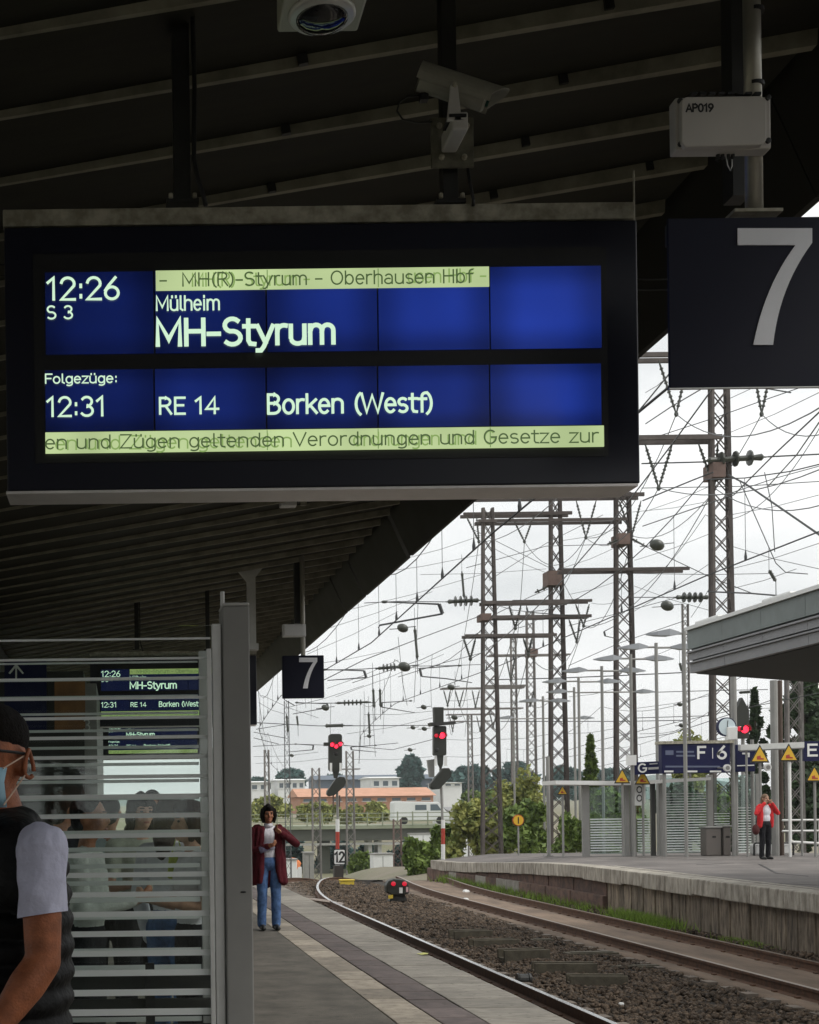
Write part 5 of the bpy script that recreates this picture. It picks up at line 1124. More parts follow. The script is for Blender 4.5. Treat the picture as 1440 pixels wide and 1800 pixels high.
# greenery round the mast feet and behind the opposite platform
bush('yellow green shrub at the foot of the left centre mast', (838, 1512), 60, 130, 112, 'leaf_b', seed=1, k=22)
bush('dark shrub spilling over the end of the opposite platform', (735, 1545), 56, 80, 66, 'leaf_a', seed=2)
bush('low green bush beside the red and white signal mast', (785, 1512), 62, 70, 60, 'leaf_a', seed=3)
bush('bright shrub between the two central masts', (930, 1510), 58, 110, 100, 'leaf_a', seed=4, k=20)
bush('tall loose shrub behind the thin central masts', (915, 1500), 76, 120, 150, 'leaf_b', seed=5, k=24)
bush('green bush left of the opposite shelter', (995, 1508), 54, 70, 75, 'leaf_a', seed=6)
bush('shrub seen through the opposite shelter glass on the left', (1080, 1500), 52, 120, 110, 'leaf_a', seed=7, k=20)
bush('shrub seen through the opposite shelter glass in the middle', (1200, 1500), 52, 120, 120, 'leaf_dark', seed=8, k=20)
bush('dark shrub behind the woman in the red jacket', (1310, 1500), 56, 120, 130, 'leaf_dark', seed=9, k=20)
bush('dark hedge plant at the right edge behind the handrail', (1420, 1500), 54, 110, 150, 'leaf_dark', seed=10, k=22)
bush('leafy shrub close behind the opposite litter bins', (1262, 1498), 48, 70, 95, 'leaf_a', seed=13, k=18)
bush('low green shrub along the back of the opposite platform, left', (1050, 1503), 50, 90, 60, 'leaf_a', seed=14, k=18)
bush('olive shrub top above the opposite display boards', (1228, 1470), 72, 90, 200, 'leaf_b', seed=11, k=22)
bush('grassy bank shrub left of the bridge end', (870, 1500), 90, 110, 70, 'leaf_b', seed=12)
tree('narrow conifer left of the opposite shelter sign', (1040, 1480), 64, 44, 184, .18, 'leaf_a', cone=True, seed=1, size=.17, k=30)
tree('dark broad tree at the right edge below the canopy', (1415, 1490), 58, 120, 300, .15, 'leaf_dark', seed=2, k=36)
tree('feathery conifer beside the pointed signal', (1330, 1490), 60, 60, 275, .3, 'leaf_dark', cone=True, seed=3, size=.16)
# grass along the foot of the opposite platform and weeds on the track bed
def grass(name, n, fx, fy, hgt, zf, seed):
    g = np.random.default_rng(seed); x, y = fx(g, n), fy(g, n); z = np.array([zf(a, b) for a, b in zip(x, y)])
    h = hgt * g.uniform(.4, 1.2, n); a = g.uniform(0, 6.28, n); w = .012 * g.uniform(.7, 1.5, n); lx, ly = g.normal(0, .4, n) * h, g.normal(0, .4, n) * h
    V = np.stack([np.stack([x - np.cos(a) * w, y - np.sin(a) * w, z], 1), np.stack([x + np.cos(a) * w, y + np.sin(a) * w, z], 1), np.stack([x + lx, y + ly, z + h], 1)], 1).reshape(-1, 3)
    return stuff(np_mesh(name, V, np.arange(len(V)).reshape(-1, 3), M['grass'], per=3))
grass('grass', 5200, lambda g, n: 11.22 - np.abs(g.normal(0, .2, n)), lambda g, n: np.where(g.random(n) < .45, g.normal(29.0, 1.0, n), g.uniform(32, 47, n)), .3, lambda x, y: -0.98, 3)
grass('grass', 1500, lambda g, n: 11.2 - np.abs(g.normal(0, .12, n)), lambda g, n: g.normal(24.4, .5, n), .15, lambda x, y: -0.98, 4)

# ------------------------------------------------------------------ clutter between the tracks
M['trough'] = mat('trough', (0.115, 0.10, 0.072), 0.9, var=0.3, vscale=6, bump=0.3)
for lab, x0, y0, x1, y1, dz in (('farthest concrete trough piece between the tracks', 798, 1637, 868, 1657, .35), ('second farthest concrete trough piece between the tracks', 832, 1653, 915, 1671, .3), ('middle concrete trough piece between the tracks', 886, 1671, 969, 1695, .34), ('second nearest concrete trough piece, topped with pale stones', 942, 1695, 1049, 1717, .3), ('nearest concrete trough piece between the tracks', 1004, 1717, 1103, 1738, .3),
                       ('flat dark slab right of the middle trough piece', 998, 1676, 1090, 1685, .25), ('thin dark board lying towards the brown track', 1068, 1700, 1174, 1706, .2), ('small dark slab right of the farther trough pieces', 937, 1653, 975, 1662, .2)):
    p = ground((x0 + x1) / 2, y1, -0.99); Yv = p.y; w = (x1 - x0) * Yv / F / 2; h = (y1 - y0) * Yv / F + .02
    o = thing('cable_trough', lab, 'trough', (p.x, Yv, -1.0), 'concrete trough pieces', local=True); o.rotation_euler = (0, 0, R.uniform(-.12, .12))
    if h > .12:
        MB().box(-w, w, 0, .05, 0, h).build('front_wall', M['trough'], o, bevel=.006); MB().box(-w, w, dz - .05, dz, 0, h).build('rear_wall', M['trough'], o, bevel=.006); MB().box(-w + .003, w - .003, .05, dz - .05, 0, h * .45).build('trough_floor', M['trough'], o)
    else: MB().box(-w, w, 0, dz, 0, h).build('cover_slab', M['trough'], o, bevel=.01); MB().box(-w * .8, w * .8, .04, dz - .04, h + .001, h + .012).build('raised_panel', M['trough'], o)
p = ground(921, 1733, -.99); o = thing('track_drum', 'short dark drum lying left of the nearest trough piece', 'drum', p); MB().lathe(p + Vector((-.1, 0, .09)), p + Vector((.1, 0, .09)), [(0, .09), (.03, .1), (.035, .085), (.16, .085), (.165, .1), (.2, .09)], 14).build('drum_body', M['black_steel'], o)
p = ground(650, 1, -.9) if False else ground(611, 1558, -.9)
o = thing('track_box', 'small yellow box on the ballast below track marker 12', 'box', p); w = 12 * p.y / F; MB().box(p.x - w, p.x + w, p.y, p.y + .3, p.z, p.z + .17).build('box_body', MATS['yellow'], o, bevel=.02); MB().box(p.x - w - .02, p.x + w + .02, p.y - .02, p.y + .32, p.z + .172, p.z + .215).build('lid', MATS['yellow'], o, bevel=.01)
for i, (x, y, s, lab) in enumerate(((757, 1605, .09, 'white stone on the ballast beside the shunting signal'), (820, 1571, .12, 'pale stone at the end of the opposite platform wall'), (1092, 1768, .045, 'white pebble on the dark ballast in front'), (818, 1585, .1, 'white lump beside the far brown rail'), (870, 1651, .06, 'white stone beside the second farthest trough piece'), (1045, 1714, .04, 'white pebble at the end of the trough piece'))):
    p = ground(x, y, -.97); q = MB(); rg = random.Random(i); q.ell((p.x, p.y, p.z + s * .4), (s, s * .8, s * .6), 9, 6); q.v = [(a + rg.uniform(-.12, .12) * s, b + rg.uniform(-.12, .12) * s, c + rg.uniform(-.1, .1) * s) for a, b, c in q.v]
    q.solo('stone', M['white_paint'], lab, 'stone', 'pale stones on the track bed')
q = MB(); p = ground(745, 1678, .001); q.add([(p.x + math.cos(t) * .05 * (1.6 if i % 2 else .8), p.y + math.sin(t) * .09, .004 + .006 * (i % 3)) for i, t in enumerate([k * 6.283 / 10 for k in range(10)])], [tuple(range(10))])
q.solo('fallen_leaf', mat('leaf_yellow', (.5, .5, .14), .6), 'pale yellow leaf lying on the near platform edge', 'leaf')

# ------------------------------------------------------------------ furniture of the opposite platform
FP = 40.0
def foot(x, Yv): a = at(x, 1425, Yv); return Vector((a.x, Yv, p2i(Yv) - .012))
def pole(parent, x, ytop, Yv, r, m, name='pole', ybot=None):
    t = at(x, ytop, Yv); zb = at(x, ybot, Yv).z if ybot else p2i(Yv) - .012
    return MB().tube([(t.x, Yv, zb), (t.x, Yv, t.z)], r, 10).build(name, m, parent)
osh = thing('opposite_shelter', 'low glass shelter with white roof edge on the opposite platform', 'shelter', foot(1180, FP))
M['pane_far'] = glass('pane_far', (0.80, 0.90, 0.88), 0.9, 0.05)
plate(osh, 'roof_edge', [(977, 1372), (1110, 1373), (1250, 1366), (1250, 1371), (1110, 1380), (978, 1379)], FP - .3, 1.3, M['white_paint'])
for xa, xb, ya, yl in ((1024, 1036, 1380, None), (1099, 1106, 1380, None), (1109, 1118, 1380, None), (1145, 1152, 1372, None), (1160, 1169, 1362, None), (1244, 1253, 1362, None), (1329, 1335, 1360, None)):
    a, b = at(xa, ya, FP), at(xb, ya, FP); MB().box(a.x, b.x, FP, FP + .12, p2i(FP) - .012, a.z).build('post', M['black_steel'] if xa in (1145,) else M['grey_paint'], osh)
for k, (xa, xb, ytop, y0) in enumerate(((1036, 1098, 1384, 1440), (1119, 1144, 1384, 1440), (1170, 1243, 1368, 1395), (1254, 1284, 1368, 1430), (1296, 1329, 1362, 1420))):
    a, b = at(xa, ytop, FP + .05), at(xb, 1500, FP + .05); pane = MB().box(a.x + .01, b.x - .01, FP + .05, FP + .065, p2i(FP) + .06, a.z).build('glass_pane', M['pane_far'], osh)
    q = MB(); y = y0
    while y < 1499:
        z = at((xa + xb) / 2, y, FP).z; t = .012 + .03 * min(1, (y - y0) / 80)
        if k < 2: t = .04
        q.box(a.x + .012, b.x - .012, FP + .043, FP + .047, z - t / 2, z + t / 2); y += 4.6
    stuff(q.build('frosted_lines', M['frost'], pane))
plate(osh, 'white_panel', [(1116, 1379), (1135, 1379), (1135, 1411), (1130, 1416), (1116, 1416)], FP - .1, .04, M['white_paint'])
for y in (1388, 1403):
    c = at(1124, y, FP - .105); q = MB(); n = 20
    ring = [c + Vector((math.cos(t) * r_, 0, math.sin(t) * r_ * 1.25)) for r_ in (.085, .055) for t in [k * 6.2832 / n for k in range(n)]]
    q.add(ring, [(i, (i + 1) % n, n + (i + 1) % n, n + i) for i in range(n)]); q.build('ring_mark', M['black'], osh)
# display boards of that platform
M['navy2'] = mat('navy2', (0.008, 0.010, 0.055), 0.5, spec=.25)
def sign_white(): return M['white_paint']
ob = thing('platform_display', 'dark display board marked F 6 on the opposite platform', 'display board', foot(1224, FP - 1.5))
Yb = FP - 1.5
plate(ob, 'housing', [(1163, 1308), (1284, 1306), (1284, 1358), (1164, 1360)], Yb, .25, M['navy2'], .02); plate(ob, 'top_trim', [(1161, 1303), (1291, 1301), (1291, 1306), (1161, 1308)], Yb - .05, .4, M['galv'])
text('F', 'letter', sign_white(), ob, (1225, 1313, 1241, 1333), Yb - .01, .2, each=True); text('6', 'letter', sign_white(), ob, (1260, 1312, 1278, 1333), Yb - .01, .2, each=True); text('|', 'letter', sign_white(), ob, (1249, 1315, 1257, 1333), Yb - .01, .07, each=True)
dimt = mat('dim_text', (.12, .14, .22), .5)
for x0, y0, x1, y1 in ((1170, 1319, 1184, 1327), (1189, 1320, 1220, 1323), (1189, 1327, 1222, 1330), (1170, 1346, 1266, 1349)): plate(ob, 'dim_line', [(x0, y0), (x1, y0), (x1, y1), (x0, y1)], Yb - .008, .004, dimt)
for x0, x1 in ((1168, 1184), (1204, 1226), (1248, 1268)): plate(ob, 'light_slot', [(x0, 1354.5), (x1, 1354.5), (x1, 1357.5), (x0, 1357.5)], Yb - .012, .006, M['white_paint'])
for x in (1167, 1288): pole(ob, x, 1303, Yb + .1, .05, M['grey_paint'])
o2 = thing('platform_display', 'half hidden dark display board with a train symbol, right of F 6', 'display board', foot(1310, FP - 1))
Yb = FP - 1.0
plate(o2, 'housing', [(1294, 1309), (1328, 1308), (1328, 1356), (1294, 1357)], Yb, .25, M['navy2'], .02)
for poly in ([(1305, 1323), (1318, 1323), (1318, 1326), (1305, 1326)], [(1315, 1326), (1318, 1326), (1318, 1331), (1315, 1331)], [(1296, 1345), (1326, 1344), (1326, 1346), (1296, 1347)]): plate(o2, 'symbol', poly, Yb - .01, .006, M['white_paint'])
pole(o2, 1322, 1300, Yb + .3, .05, M['grey_paint'])
og = thing('section_sign', 'small dark blue sign with white letter G on the opposite shelter', 'sign', foot(1135, FP - .6))
Yb = FP - .6
plate(og, 'panel', [(1116, 1340), (1160, 1338), (1160, 1360), (1116, 1362)], Yb, .12, M['navy2']); text('G', 'letter', M['white_paint'], og, (1121, 1343, 1138, 1357), Yb - .008, .2, each=True)
plate(og, 'white_bar', [(1140, 1349), (1158, 1348), (1158, 1352), (1140, 1353)], Yb - .01, .008, M['alu']); plate(og, 'white_bar', [(1142, 1342), (1156, 1341), (1156, 1343), (1142, 1344)], Yb - .01, .008, M['alu']); plate(og, 'top_box', [(1105, 1328), (1119, 1327), (1119, 1345), (1105, 1345)], Yb - .15, .2, M['white_paint']); pole(og, 1112, 1345, Yb, .05, M['grey_paint'])
oe = thing('section_sign', 'dark blue sign with white letter E cut by the right edge', 'sign', foot(1440, FP - 2))
Yb = FP - 2
plate(oe, 'panel', [(1414, 1303), (1480, 1302), (1480, 1337), (1414, 1338)], Yb, .12, M['navy2']); text('E', 'letter', M['white_paint'], oe, (1418, 1309, 1438, 1328), Yb - .008, .2, each=True); pole(oe, 1462, 1290, Yb + .1, .05, M['grey_paint'])
# triangular warning signs
M['sign_yellow'] = mat('sign_yellow', (0.72, 0.44, 0.03), 0.5)
for lab, x, y, s, Yv in (('left warning triangle of the pair beside the F 6 board', 1336, 1327, 17, FP - 3), ('right warning triangle of the pair on the white post', 1387, 1325, 17, FP - 3), ('warning triangle at the right edge below the letter E', 1432, 1362, 15, FP - 3), ('warning triangle on the left end of the shelter roof', 1094, 1366, 14, FP - .8), ('warning triangle half hidden under the letter G sign', 1130, 1368, 14, FP - .4), ('small warning triangle on a slim pole left of the shelter', 989, 1390, 9, FP)):
    o = thing('warning_sign', lab, 'sign', foot(x, Yv), 'yellow warning triangles')
    tri = lambda k: [(x, y - s * 1.05 * k), (x + s * k, y + s * .8 * k), (x - s * k, y + s * .8 * k)]
    plate(o, 'backing', tri(1.0), Yv - .02, .03, M['black']); plate(o, 'yellow_face', tri(.8), Yv - .03, .008, M['sign_yellow'])
    plate(o, 'pictogram', [(x - s * .3, y + s * .15), (x + s * .05, y + s * .05), (x + s * .1, y + s * .3), (x + s * .4, y + s * .35), (x + s * .4, y + s * .48), (x - s * .3, y + s * .48)], Yv - .036, .005, M['red_paint'])
    pole(o, x, y, Yv + .06, .035, M['white_paint'] if x == 1387 else M['grey_paint'])
o = thing('round_sign', 'round orange sign with an exclamation mark on a thin pole', 'sign', foot(911, 46.5)); Yv = 46.5
c = at(911, 1442, Yv); q = MB(); q.lathe(c, c - Vector((0, .03, 0)), [(0, .17), (.03, .17)], 20); fc = q.build('sign_face', M['sign_yellow'], o)
q = MB(); q.lathe(c + Vector((0, .02, 0)), c - Vector((0, .012, 0)), [(0, .195), (.03, .195)], 20); q.build('rim', M['red_paint'], o); text('!', 'mark', M['black'], fc, (909, 1437, 914, 1447), Yv - .035, .2, each=True); pole(o, 911, 1440, Yv + .03, .03, M['grey_paint'])
o = thing('slim_post', 'plain grey post left of the warning triangle pole', 'post', foot(963, FP + 2)); pole(o, 963, 1330, FP + 2, .06, M['grey_paint'], 'pole'); a = foot(963, FP + 2); MB().box(a.x - .12, a.x + .12, a.y - .12, a.y + .12, a.z, a.z + .03).build('foot_plate', M['grey_paint'], o)
# clock
o = thing('platform_clock', 'round platform clock with pale face on a pole', 'clock', foot(1289, FP - .9)); Yv = FP - .9
c = at(1275, 1278, Yv); q = MB(); q.lathe(c, c - Vector((0, .12, 0)), [(0, .27), (.12, .27)], 24); q.build('clock_case', M['navy2'], o)
q = MB(); q.lathe(c - Vector((0, .121, 0)), c - Vector((0, .126, 0)), [(0, .24), (.005, .24)], 24); fc = q.build('clock_face', mat('clock_white', (.62, .72, .76), .4), o)
for dx, dz in ((.02, .18), (.11, -.03)): MB().beam(c - Vector((0, .13, 0)), c + Vector((dx, -.13, dz)), .015).build('clock_hand', M['black'], fc)
plate(o, 'lamp_box', [(1279, 1278), (1297, 1277), (1297, 1300), (1279, 1301)], Yv - .2, .2, M['white_paint'], .02); pole(o, 1289, 1190, Yv + .15, .085, M['grey_paint'])
# column, bins, benches, handrail, loudspeakers
o = thing('platform_column', 'grey round column with brown core rising behind the red jacket', 'column', foot(1362, FP - 1.8)); pole(o, 1360, 1196, FP - 1.8, .1, M['grey_paint'], 'shaft'); pole(o, 1371, 1196, FP - 1.6, .06, mat('brown_col', (.09, .06, .045), .7), 'downpipe')
for lab, x0, x1, y0 in (('brown grey litter bin with a slot, right of the shelter pane', 1241, 1268, 1452), ('narrow litter bin beside the wider one', 1272, 1285, 1450)):
    Yv = FP - 1.2; o = thing('litter_bin', lab, 'bin', foot((x0 + x1) / 2, Yv), 'litter bins'); a, b = at(x0, y0 + 4, Yv), at(x1, y0 + 4, Yv)
    MB().box(a.x, b.x, Yv, Yv + .4, p2i(Yv) - .012, a.z).build('bin_body', mat('bin_brown', (.16, .14, .125), .6), o, bevel=.03); MB().box(a.x - .03, b.x + .03, Yv - .03, Yv + .43, a.z + .002, a.z + .05).build('bin_lid', M['grey_paint'], o, bevel=.015)
    c = at((x0 + x1) / 2 + 1, 1471, Yv - .004); MB().obox(c, ((1, 0, 0), (0, 1, 0), (0, 0, 1)), (.05, .006, .025)).build('slot', M['black'], o)
for lab, x0, x1 in (('white seat block with black frame at the feet of the red jacket', 1325, 1358), ('longer white seat block with black frame right of the column', 1362, 1394)):
    Yv = FP - 1.5; o = thing('waiting_bench', lab, 'bench', foot((x0 + x1) / 2, Yv), 'seat blocks'); a, b = at(x0, 1482, Yv), at(x1, 1482, Yv); zf = p2i(Yv) - .012
    MB().box(a.x + .05, b.x - .05, Yv, Yv + .4, zf + .02, a.z - .03).build('seat_block', M['white_paint'], o, bevel=.05)
    for xx in (a.x, b.x): MB().tube([(xx, Yv - .02, zf), (xx, Yv - .02, a.z - .04), (xx + (.05 if xx == a.x else -.05), Yv - .02, a.z)], .028, 6).build('frame_leg', M['black'], o)
    MB().tube([(a.x + .05, Yv - .02, a.z), (b.x - .05, Yv - .02, a.z)], .028, 6).build('frame_top', M['black'], o)
o = thing('handrail', 'pale tubular handrail at the right edge of the opposite platform', 'handrail', foot(1420, FP - 2.2)); Yv = FP - 2.2
for y in (1442, 1461): MB().tube([at(1375, y, Yv), at(1470, y - 1, Yv)], .03, 8).build('rail_tube', M['alu'], o)
pole(o, 1388, 1340, Yv, .04, M['white_paint'], 'post', 1478); MB().tube([at(1388, 1478, Yv), at(1394, 1480, Yv), at(1470, 1484, Yv)], .035, 8).build('rail_tube', M['white_paint'], o)
MB().tube([(at(1440, 1440, Yv).x, Yv, p2i(Yv)), at(1440, 1440, Yv)], .03, 8).build('post', M['alu'], o)
for lab, x, y in (('left round loudspeaker under the opposite display boards', 1276, 1350), ('right round loudspeaker beneath the paired triangles', 1347, 1349)):
    Yv = FP - 2; c = at(x, y, Yv); o = thing('round_speaker', lab, 'loudspeaker', c - Vector((0, 0, .1)), 'round loudspeakers')
    MB().lathe(c, c - Vector((0, .12, 0)), [(0, .06), (.04, .1), (.12, .1)], 14).build('speaker_horn', M['white_paint'], o, smooth=False); MB().lathe(c - Vector((0, .121, 0)), c - Vector((0, .126, 0)), [(0, .06), (.005, .06)], 12).build('speaker_mesh', M['grey_paint'], o); MB().tube([c, c + Vector((0, .5, 0.02))], .02, 6).build('speaker_arm', M['grey_paint'], o)
o = thing('canopy_bar', 'pale horizontal light bar behind the paired warning triangles', 'light bar', at(1360, 1318, FP - 2.6)); plate(o, 'bar_body', [(1302, 1309), (1414, 1304), (1414, 1314), (1302, 1319)], FP - 2.6, .15, M['alu']); plate(o, 'bar_cover', [(1303, 1319.2), (1413, 1314.2), (1413, 1316), (1303, 1321)], FP - 2.58, .1, M['grey_paint'])
for x in (1312, 1408): pole(o, x, 1312, FP - 2.5, .03, M['grey_paint'])

# ------------------------------------------------------------------ far background
M['brick_far'] = mat('brick_far', (0.50, 0.27, 0.18), 0.9, col2=(0.42, 0.22, 0.14), vscale=0.5)
M['far_white'] = mat('far_white', (0.72, 0.73, 0.72), 0.7, var=0.06, vscale=.3); M['far_window'] = mat('far_window', (0.10, 0.13, 0.15), 0.2)
M['bridge'] = mat('bridge', (0.075, 0.08, 0.065), 0.85, col2=(0.08, 0.085, 0.07), vscale=.5); M['bridge_pale'] = mat('bridge_pale', (0.30, 0.32, 0.24), 0.85, col2=(.2, .23, .15), vscale=.6)
YB = 118.0
br = thing('road_bridge', 'low grey green road bridge crossing behind the signals', 'bridge', at(660, 1540, YB))
a, b = at(380, 1462, YB), at(900, 1462, YB); zb_ = at(640, 1462, YB).z
MB().box(a.x, b.x, YB, YB + 7, zb_ - .75, zb_ + .25).build('girder', M['bridge'], br); MB().box(a.x, b.x, YB - .25, YB + 7.3, zb_ + .252, zb_ + .55).build('deck', M['bridge_pale'], br); MB().box(a.x, b.x, YB + .4, YB + .6, zb_ - 1.15, zb_ - .95).build('pipe', M['alu'], br)
for z in (.85, 1.2, 1.55): MB().box(a.x, b.x, YB - .2, YB - .12, zb_ + z, zb_ + z + .07).build('parapet_rail', M['bridge_pale'], br)
x = a.x
while x < b.x: MB().box(x, x + .1, YB - .3, YB - .21, zb_ + .552, zb_ + 1.7).build('parapet_post', M['bridge_pale'], br); x += 1.3
for px_, w, mt in ((572, .42, 'bridge'), (651, .16, 'alu'), (668, .16, 'alu'), (745, .3, 'bridge_pale'), (850, .4, 'bridge')):
    c = at(px_, 1500, YB + 1); MB().box(c.x - w, c.x + w, YB + 1, YB + 3, -5, zb_ - .36).build('pier', M[mt], br)
# van on the bridge
YV = YB + 3.0
vz = zb_ + .55; vb = at(742, 1425, YV); van = thing('van', 'white van driving on the road bridge', 'van', (vb.x, YV, vz))
Lh = 2.5; prof = [(-Lh, .35), (Lh, .35), (Lh, .95), (Lh - .35, 1.1), (Lh - 1.05, 1.95), (-Lh + .1, 2.05), (-Lh, 1.9)]
q = MB(); q.prism(prof, (1, 0, 0), (0, 0, 1), (vb.x, YV + 1.8, vz), 1.8); q.build('body', M['far_white'], van, bevel=.06)
q = MB(); q.prism([(Lh - 1.75, 1.2), (Lh - .75, 1.2), (Lh - 1.15, 1.75), (Lh - 1.75, 1.75)], (1, 0, 0), (0, 0, 1), (vb.x, YV - .02 + .02, vz), .02); q.build('side_window', M['far_window'], van)
q = MB(); q.prism([(-.6, 1.25), (.4, 1.25), (.4, 1.72), (-.6, 1.72)], (1, 0, 0), (0, 0, 1), (vb.x, YV, vz), .02); q.build('side_window', M['far_window'], van)
for dx in (-1.6, 1.6): c = Vector((vb.x + dx, YV - .02, vz + .34)); MB().lathe(c + Vector((0, .25, 0)), c - Vector((0, .02, 0)), [(0, .34), (.25, .34), (.27, .3)], 14).build('wheel', M['black'], van)
# buildings
def hall(lab, x0, x1, ytop, ybot, Yv, wallm, roofm, roof=.28, wins=0, name='building', cat='building', deep=12):
    a, b, c = at(x0, ybot, Yv), at(x1, ybot, Yv), at((x0 + x1) / 2, ytop, Yv); zt = c.z; z0 = terrain_z(a.x, Yv) - .5; zw = zt - (zt - a.z) * roof
    o = thing(name, lab, cat, ((a.x + b.x) / 2, Yv, z0), 'far buildings')
    MB().box(a.x, b.x, Yv, Yv + deep, z0, zw).build('wall', wallm, o)
    q = MB(); q.add([(a.x - .4, Yv - .5, zw + .01), (b.x + .4, Yv - .5, zw + .01), (b.x + .4, Yv + deep * .5, zt), (a.x - .4, Yv + deep * .5, zt), (a.x - .4, Yv + deep + .5, zw + .01), (b.x + .4, Yv + deep + .5, zw + .01)], [(0, 1, 2, 3), (3, 2, 5, 4), (0, 3, 4), (1, 5, 2), (0, 4, 5, 1)]); q.build('roof', roofm, o)
    for i in range(wins):
        cx = a.x + (b.x - a.x) * (i + .5) / wins; w = (b.x - a.x) / wins * .28; h = (zw - a.z)
        wd = MB().box(cx - w, cx + w, Yv - .06, Yv - .01, a.z + h * .35, a.z + h * .75).build('window', M['far_window'], o)
        MB().box(cx - w - .15, cx + w + .15, Yv - .12, Yv - .062, a.z + h * .27, a.z + h * .34).build('sill', M['far_white'], wd)
    return o
roof_blue = mat('roof_blue', (0.10, 0.13, 0.17), 0.6); roof_or = mat('roof_orange', (0.62, 0.34, 0.23), 0.85, col2=(.5, .27, .17), vscale=.6)
hall('long orange brick hall behind the signals', 528, 762, 1384, 1414, 200, M['brick_far'], roof_or, .55, 9)
hall('white hall with dark openings above the orange roof, left of the near signal', 489, 536, 1368, 1392, 250, M['far_white'], M['far_white'], .15, 4)
hall('white hall above the orange roof between the signals', 654, 702, 1364, 1389, 250, M['far_white'], M['far_white'], .15, 3)
hall('white hall at the left, over the head of the woman in red', 440, 471, 1372, 1394, 245, M['far_white'], M['far_white'], .15, 2)
hall('long blue grey factory roof behind the white halls', 556, 760, 1361, 1380, 300, roof_blue, roof_blue, .5)
hall('white low building below the right signal lamp', 780, 812, 1374, 1384, 240, M['far_white'], M['far_white'], .2, 2)
hall('small grey house beside the left centre mast', 808, 850, 1418, 1450, 140, M['far_white'], mat('roof_grey', (.25, .25, .25), .7), .45, 2)
for lab, x0, x1, y0, y1, Yv, mt in (('white switch cabinet left of the shunting signal', 656, 691, 1502, 1552, 84, 'far_white'), ('white container behind the bridge pier', 722, 766, 1466, 1502, 110, 'far_white'), ('white barrier block beside the woman in the red cardigan', 500, 522, 1512, 1556, 78, 'far_white'), ('grey rail side cabinet beside the opposite platform end', 536, 552, 1500, 1548, 86, 'grey_paint')):
    a, b = at(x0, y1, Yv), at(x1, y0, Yv); z0 = min(a.z, terrain_z(a.x, Yv)); o = thing('cabinet', lab, 'cabinet', ((a.x + b.x) / 2, Yv, z0), 'trackside cabinets')
    MB().box(a.x, b.x, Yv, Yv + 1.0, z0, b.z).build('cabinet_body', M[mt], o, bevel=.03); MB().box(a.x - .06, b.x + .06, Yv - .06, Yv + 1.06, b.z + .004, b.z + .08).build('cabinet_roof', M['grey_paint'], o)
    m = (a.x + b.x) / 2; MB().box(m - .012, m + .012, Yv - .008, Yv - .001, z0 + .1, b.z - .1).build('door_gap', M['black'], o)
a = at(512, 1520, 79); o = thing('orange_tarp', 'orange heap beside the white barrier behind the woman in red', 'tarp', (a.x, 79, terrain_z(a.x, 79))); q = MB(); q.ell((a.x + .2, 80, at(512, 1522, 80).z), (.5, .4, .45), 10, 7); q.v = [(x + R.uniform(-.06, .06), y, z + R.uniform(-.06, .06)) for x, y, z in q.v]; q.build('tarp_top', mat('orange_cloth', (.62, .2, .07), .8), o); MB().box(a.x - .3, a.x + .7, 79.7, 80.3, terrain_z(a.x, 79), at(512, 1524, 80).z).build('tarp_base', M['far_white'], o)
# bank shrubs below the bridge and distant trees
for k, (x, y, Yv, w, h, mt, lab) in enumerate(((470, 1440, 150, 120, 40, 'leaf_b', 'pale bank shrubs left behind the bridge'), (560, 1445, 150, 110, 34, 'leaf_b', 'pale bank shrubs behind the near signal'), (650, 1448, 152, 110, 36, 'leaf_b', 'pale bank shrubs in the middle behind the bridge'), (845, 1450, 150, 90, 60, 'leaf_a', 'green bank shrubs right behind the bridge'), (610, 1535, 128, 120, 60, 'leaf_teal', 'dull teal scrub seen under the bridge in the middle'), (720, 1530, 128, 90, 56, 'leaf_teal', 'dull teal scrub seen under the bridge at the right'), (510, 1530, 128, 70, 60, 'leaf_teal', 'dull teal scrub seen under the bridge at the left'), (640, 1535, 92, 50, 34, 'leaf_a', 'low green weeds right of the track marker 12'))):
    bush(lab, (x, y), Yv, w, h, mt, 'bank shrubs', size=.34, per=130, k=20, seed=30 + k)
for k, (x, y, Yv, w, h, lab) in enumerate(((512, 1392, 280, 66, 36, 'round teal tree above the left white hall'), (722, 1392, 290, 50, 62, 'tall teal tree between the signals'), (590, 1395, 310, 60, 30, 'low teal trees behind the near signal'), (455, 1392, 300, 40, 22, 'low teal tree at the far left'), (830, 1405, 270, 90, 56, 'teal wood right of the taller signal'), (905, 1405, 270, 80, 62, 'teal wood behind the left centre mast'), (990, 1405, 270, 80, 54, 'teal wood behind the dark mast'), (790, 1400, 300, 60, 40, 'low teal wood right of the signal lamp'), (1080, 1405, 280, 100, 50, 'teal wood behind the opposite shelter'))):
    tree(lab, (x, y), Yv, w, h, .1, 'leaf_teal', 'distant trees', size=.75, per=150, k=24, seed=60 + k)

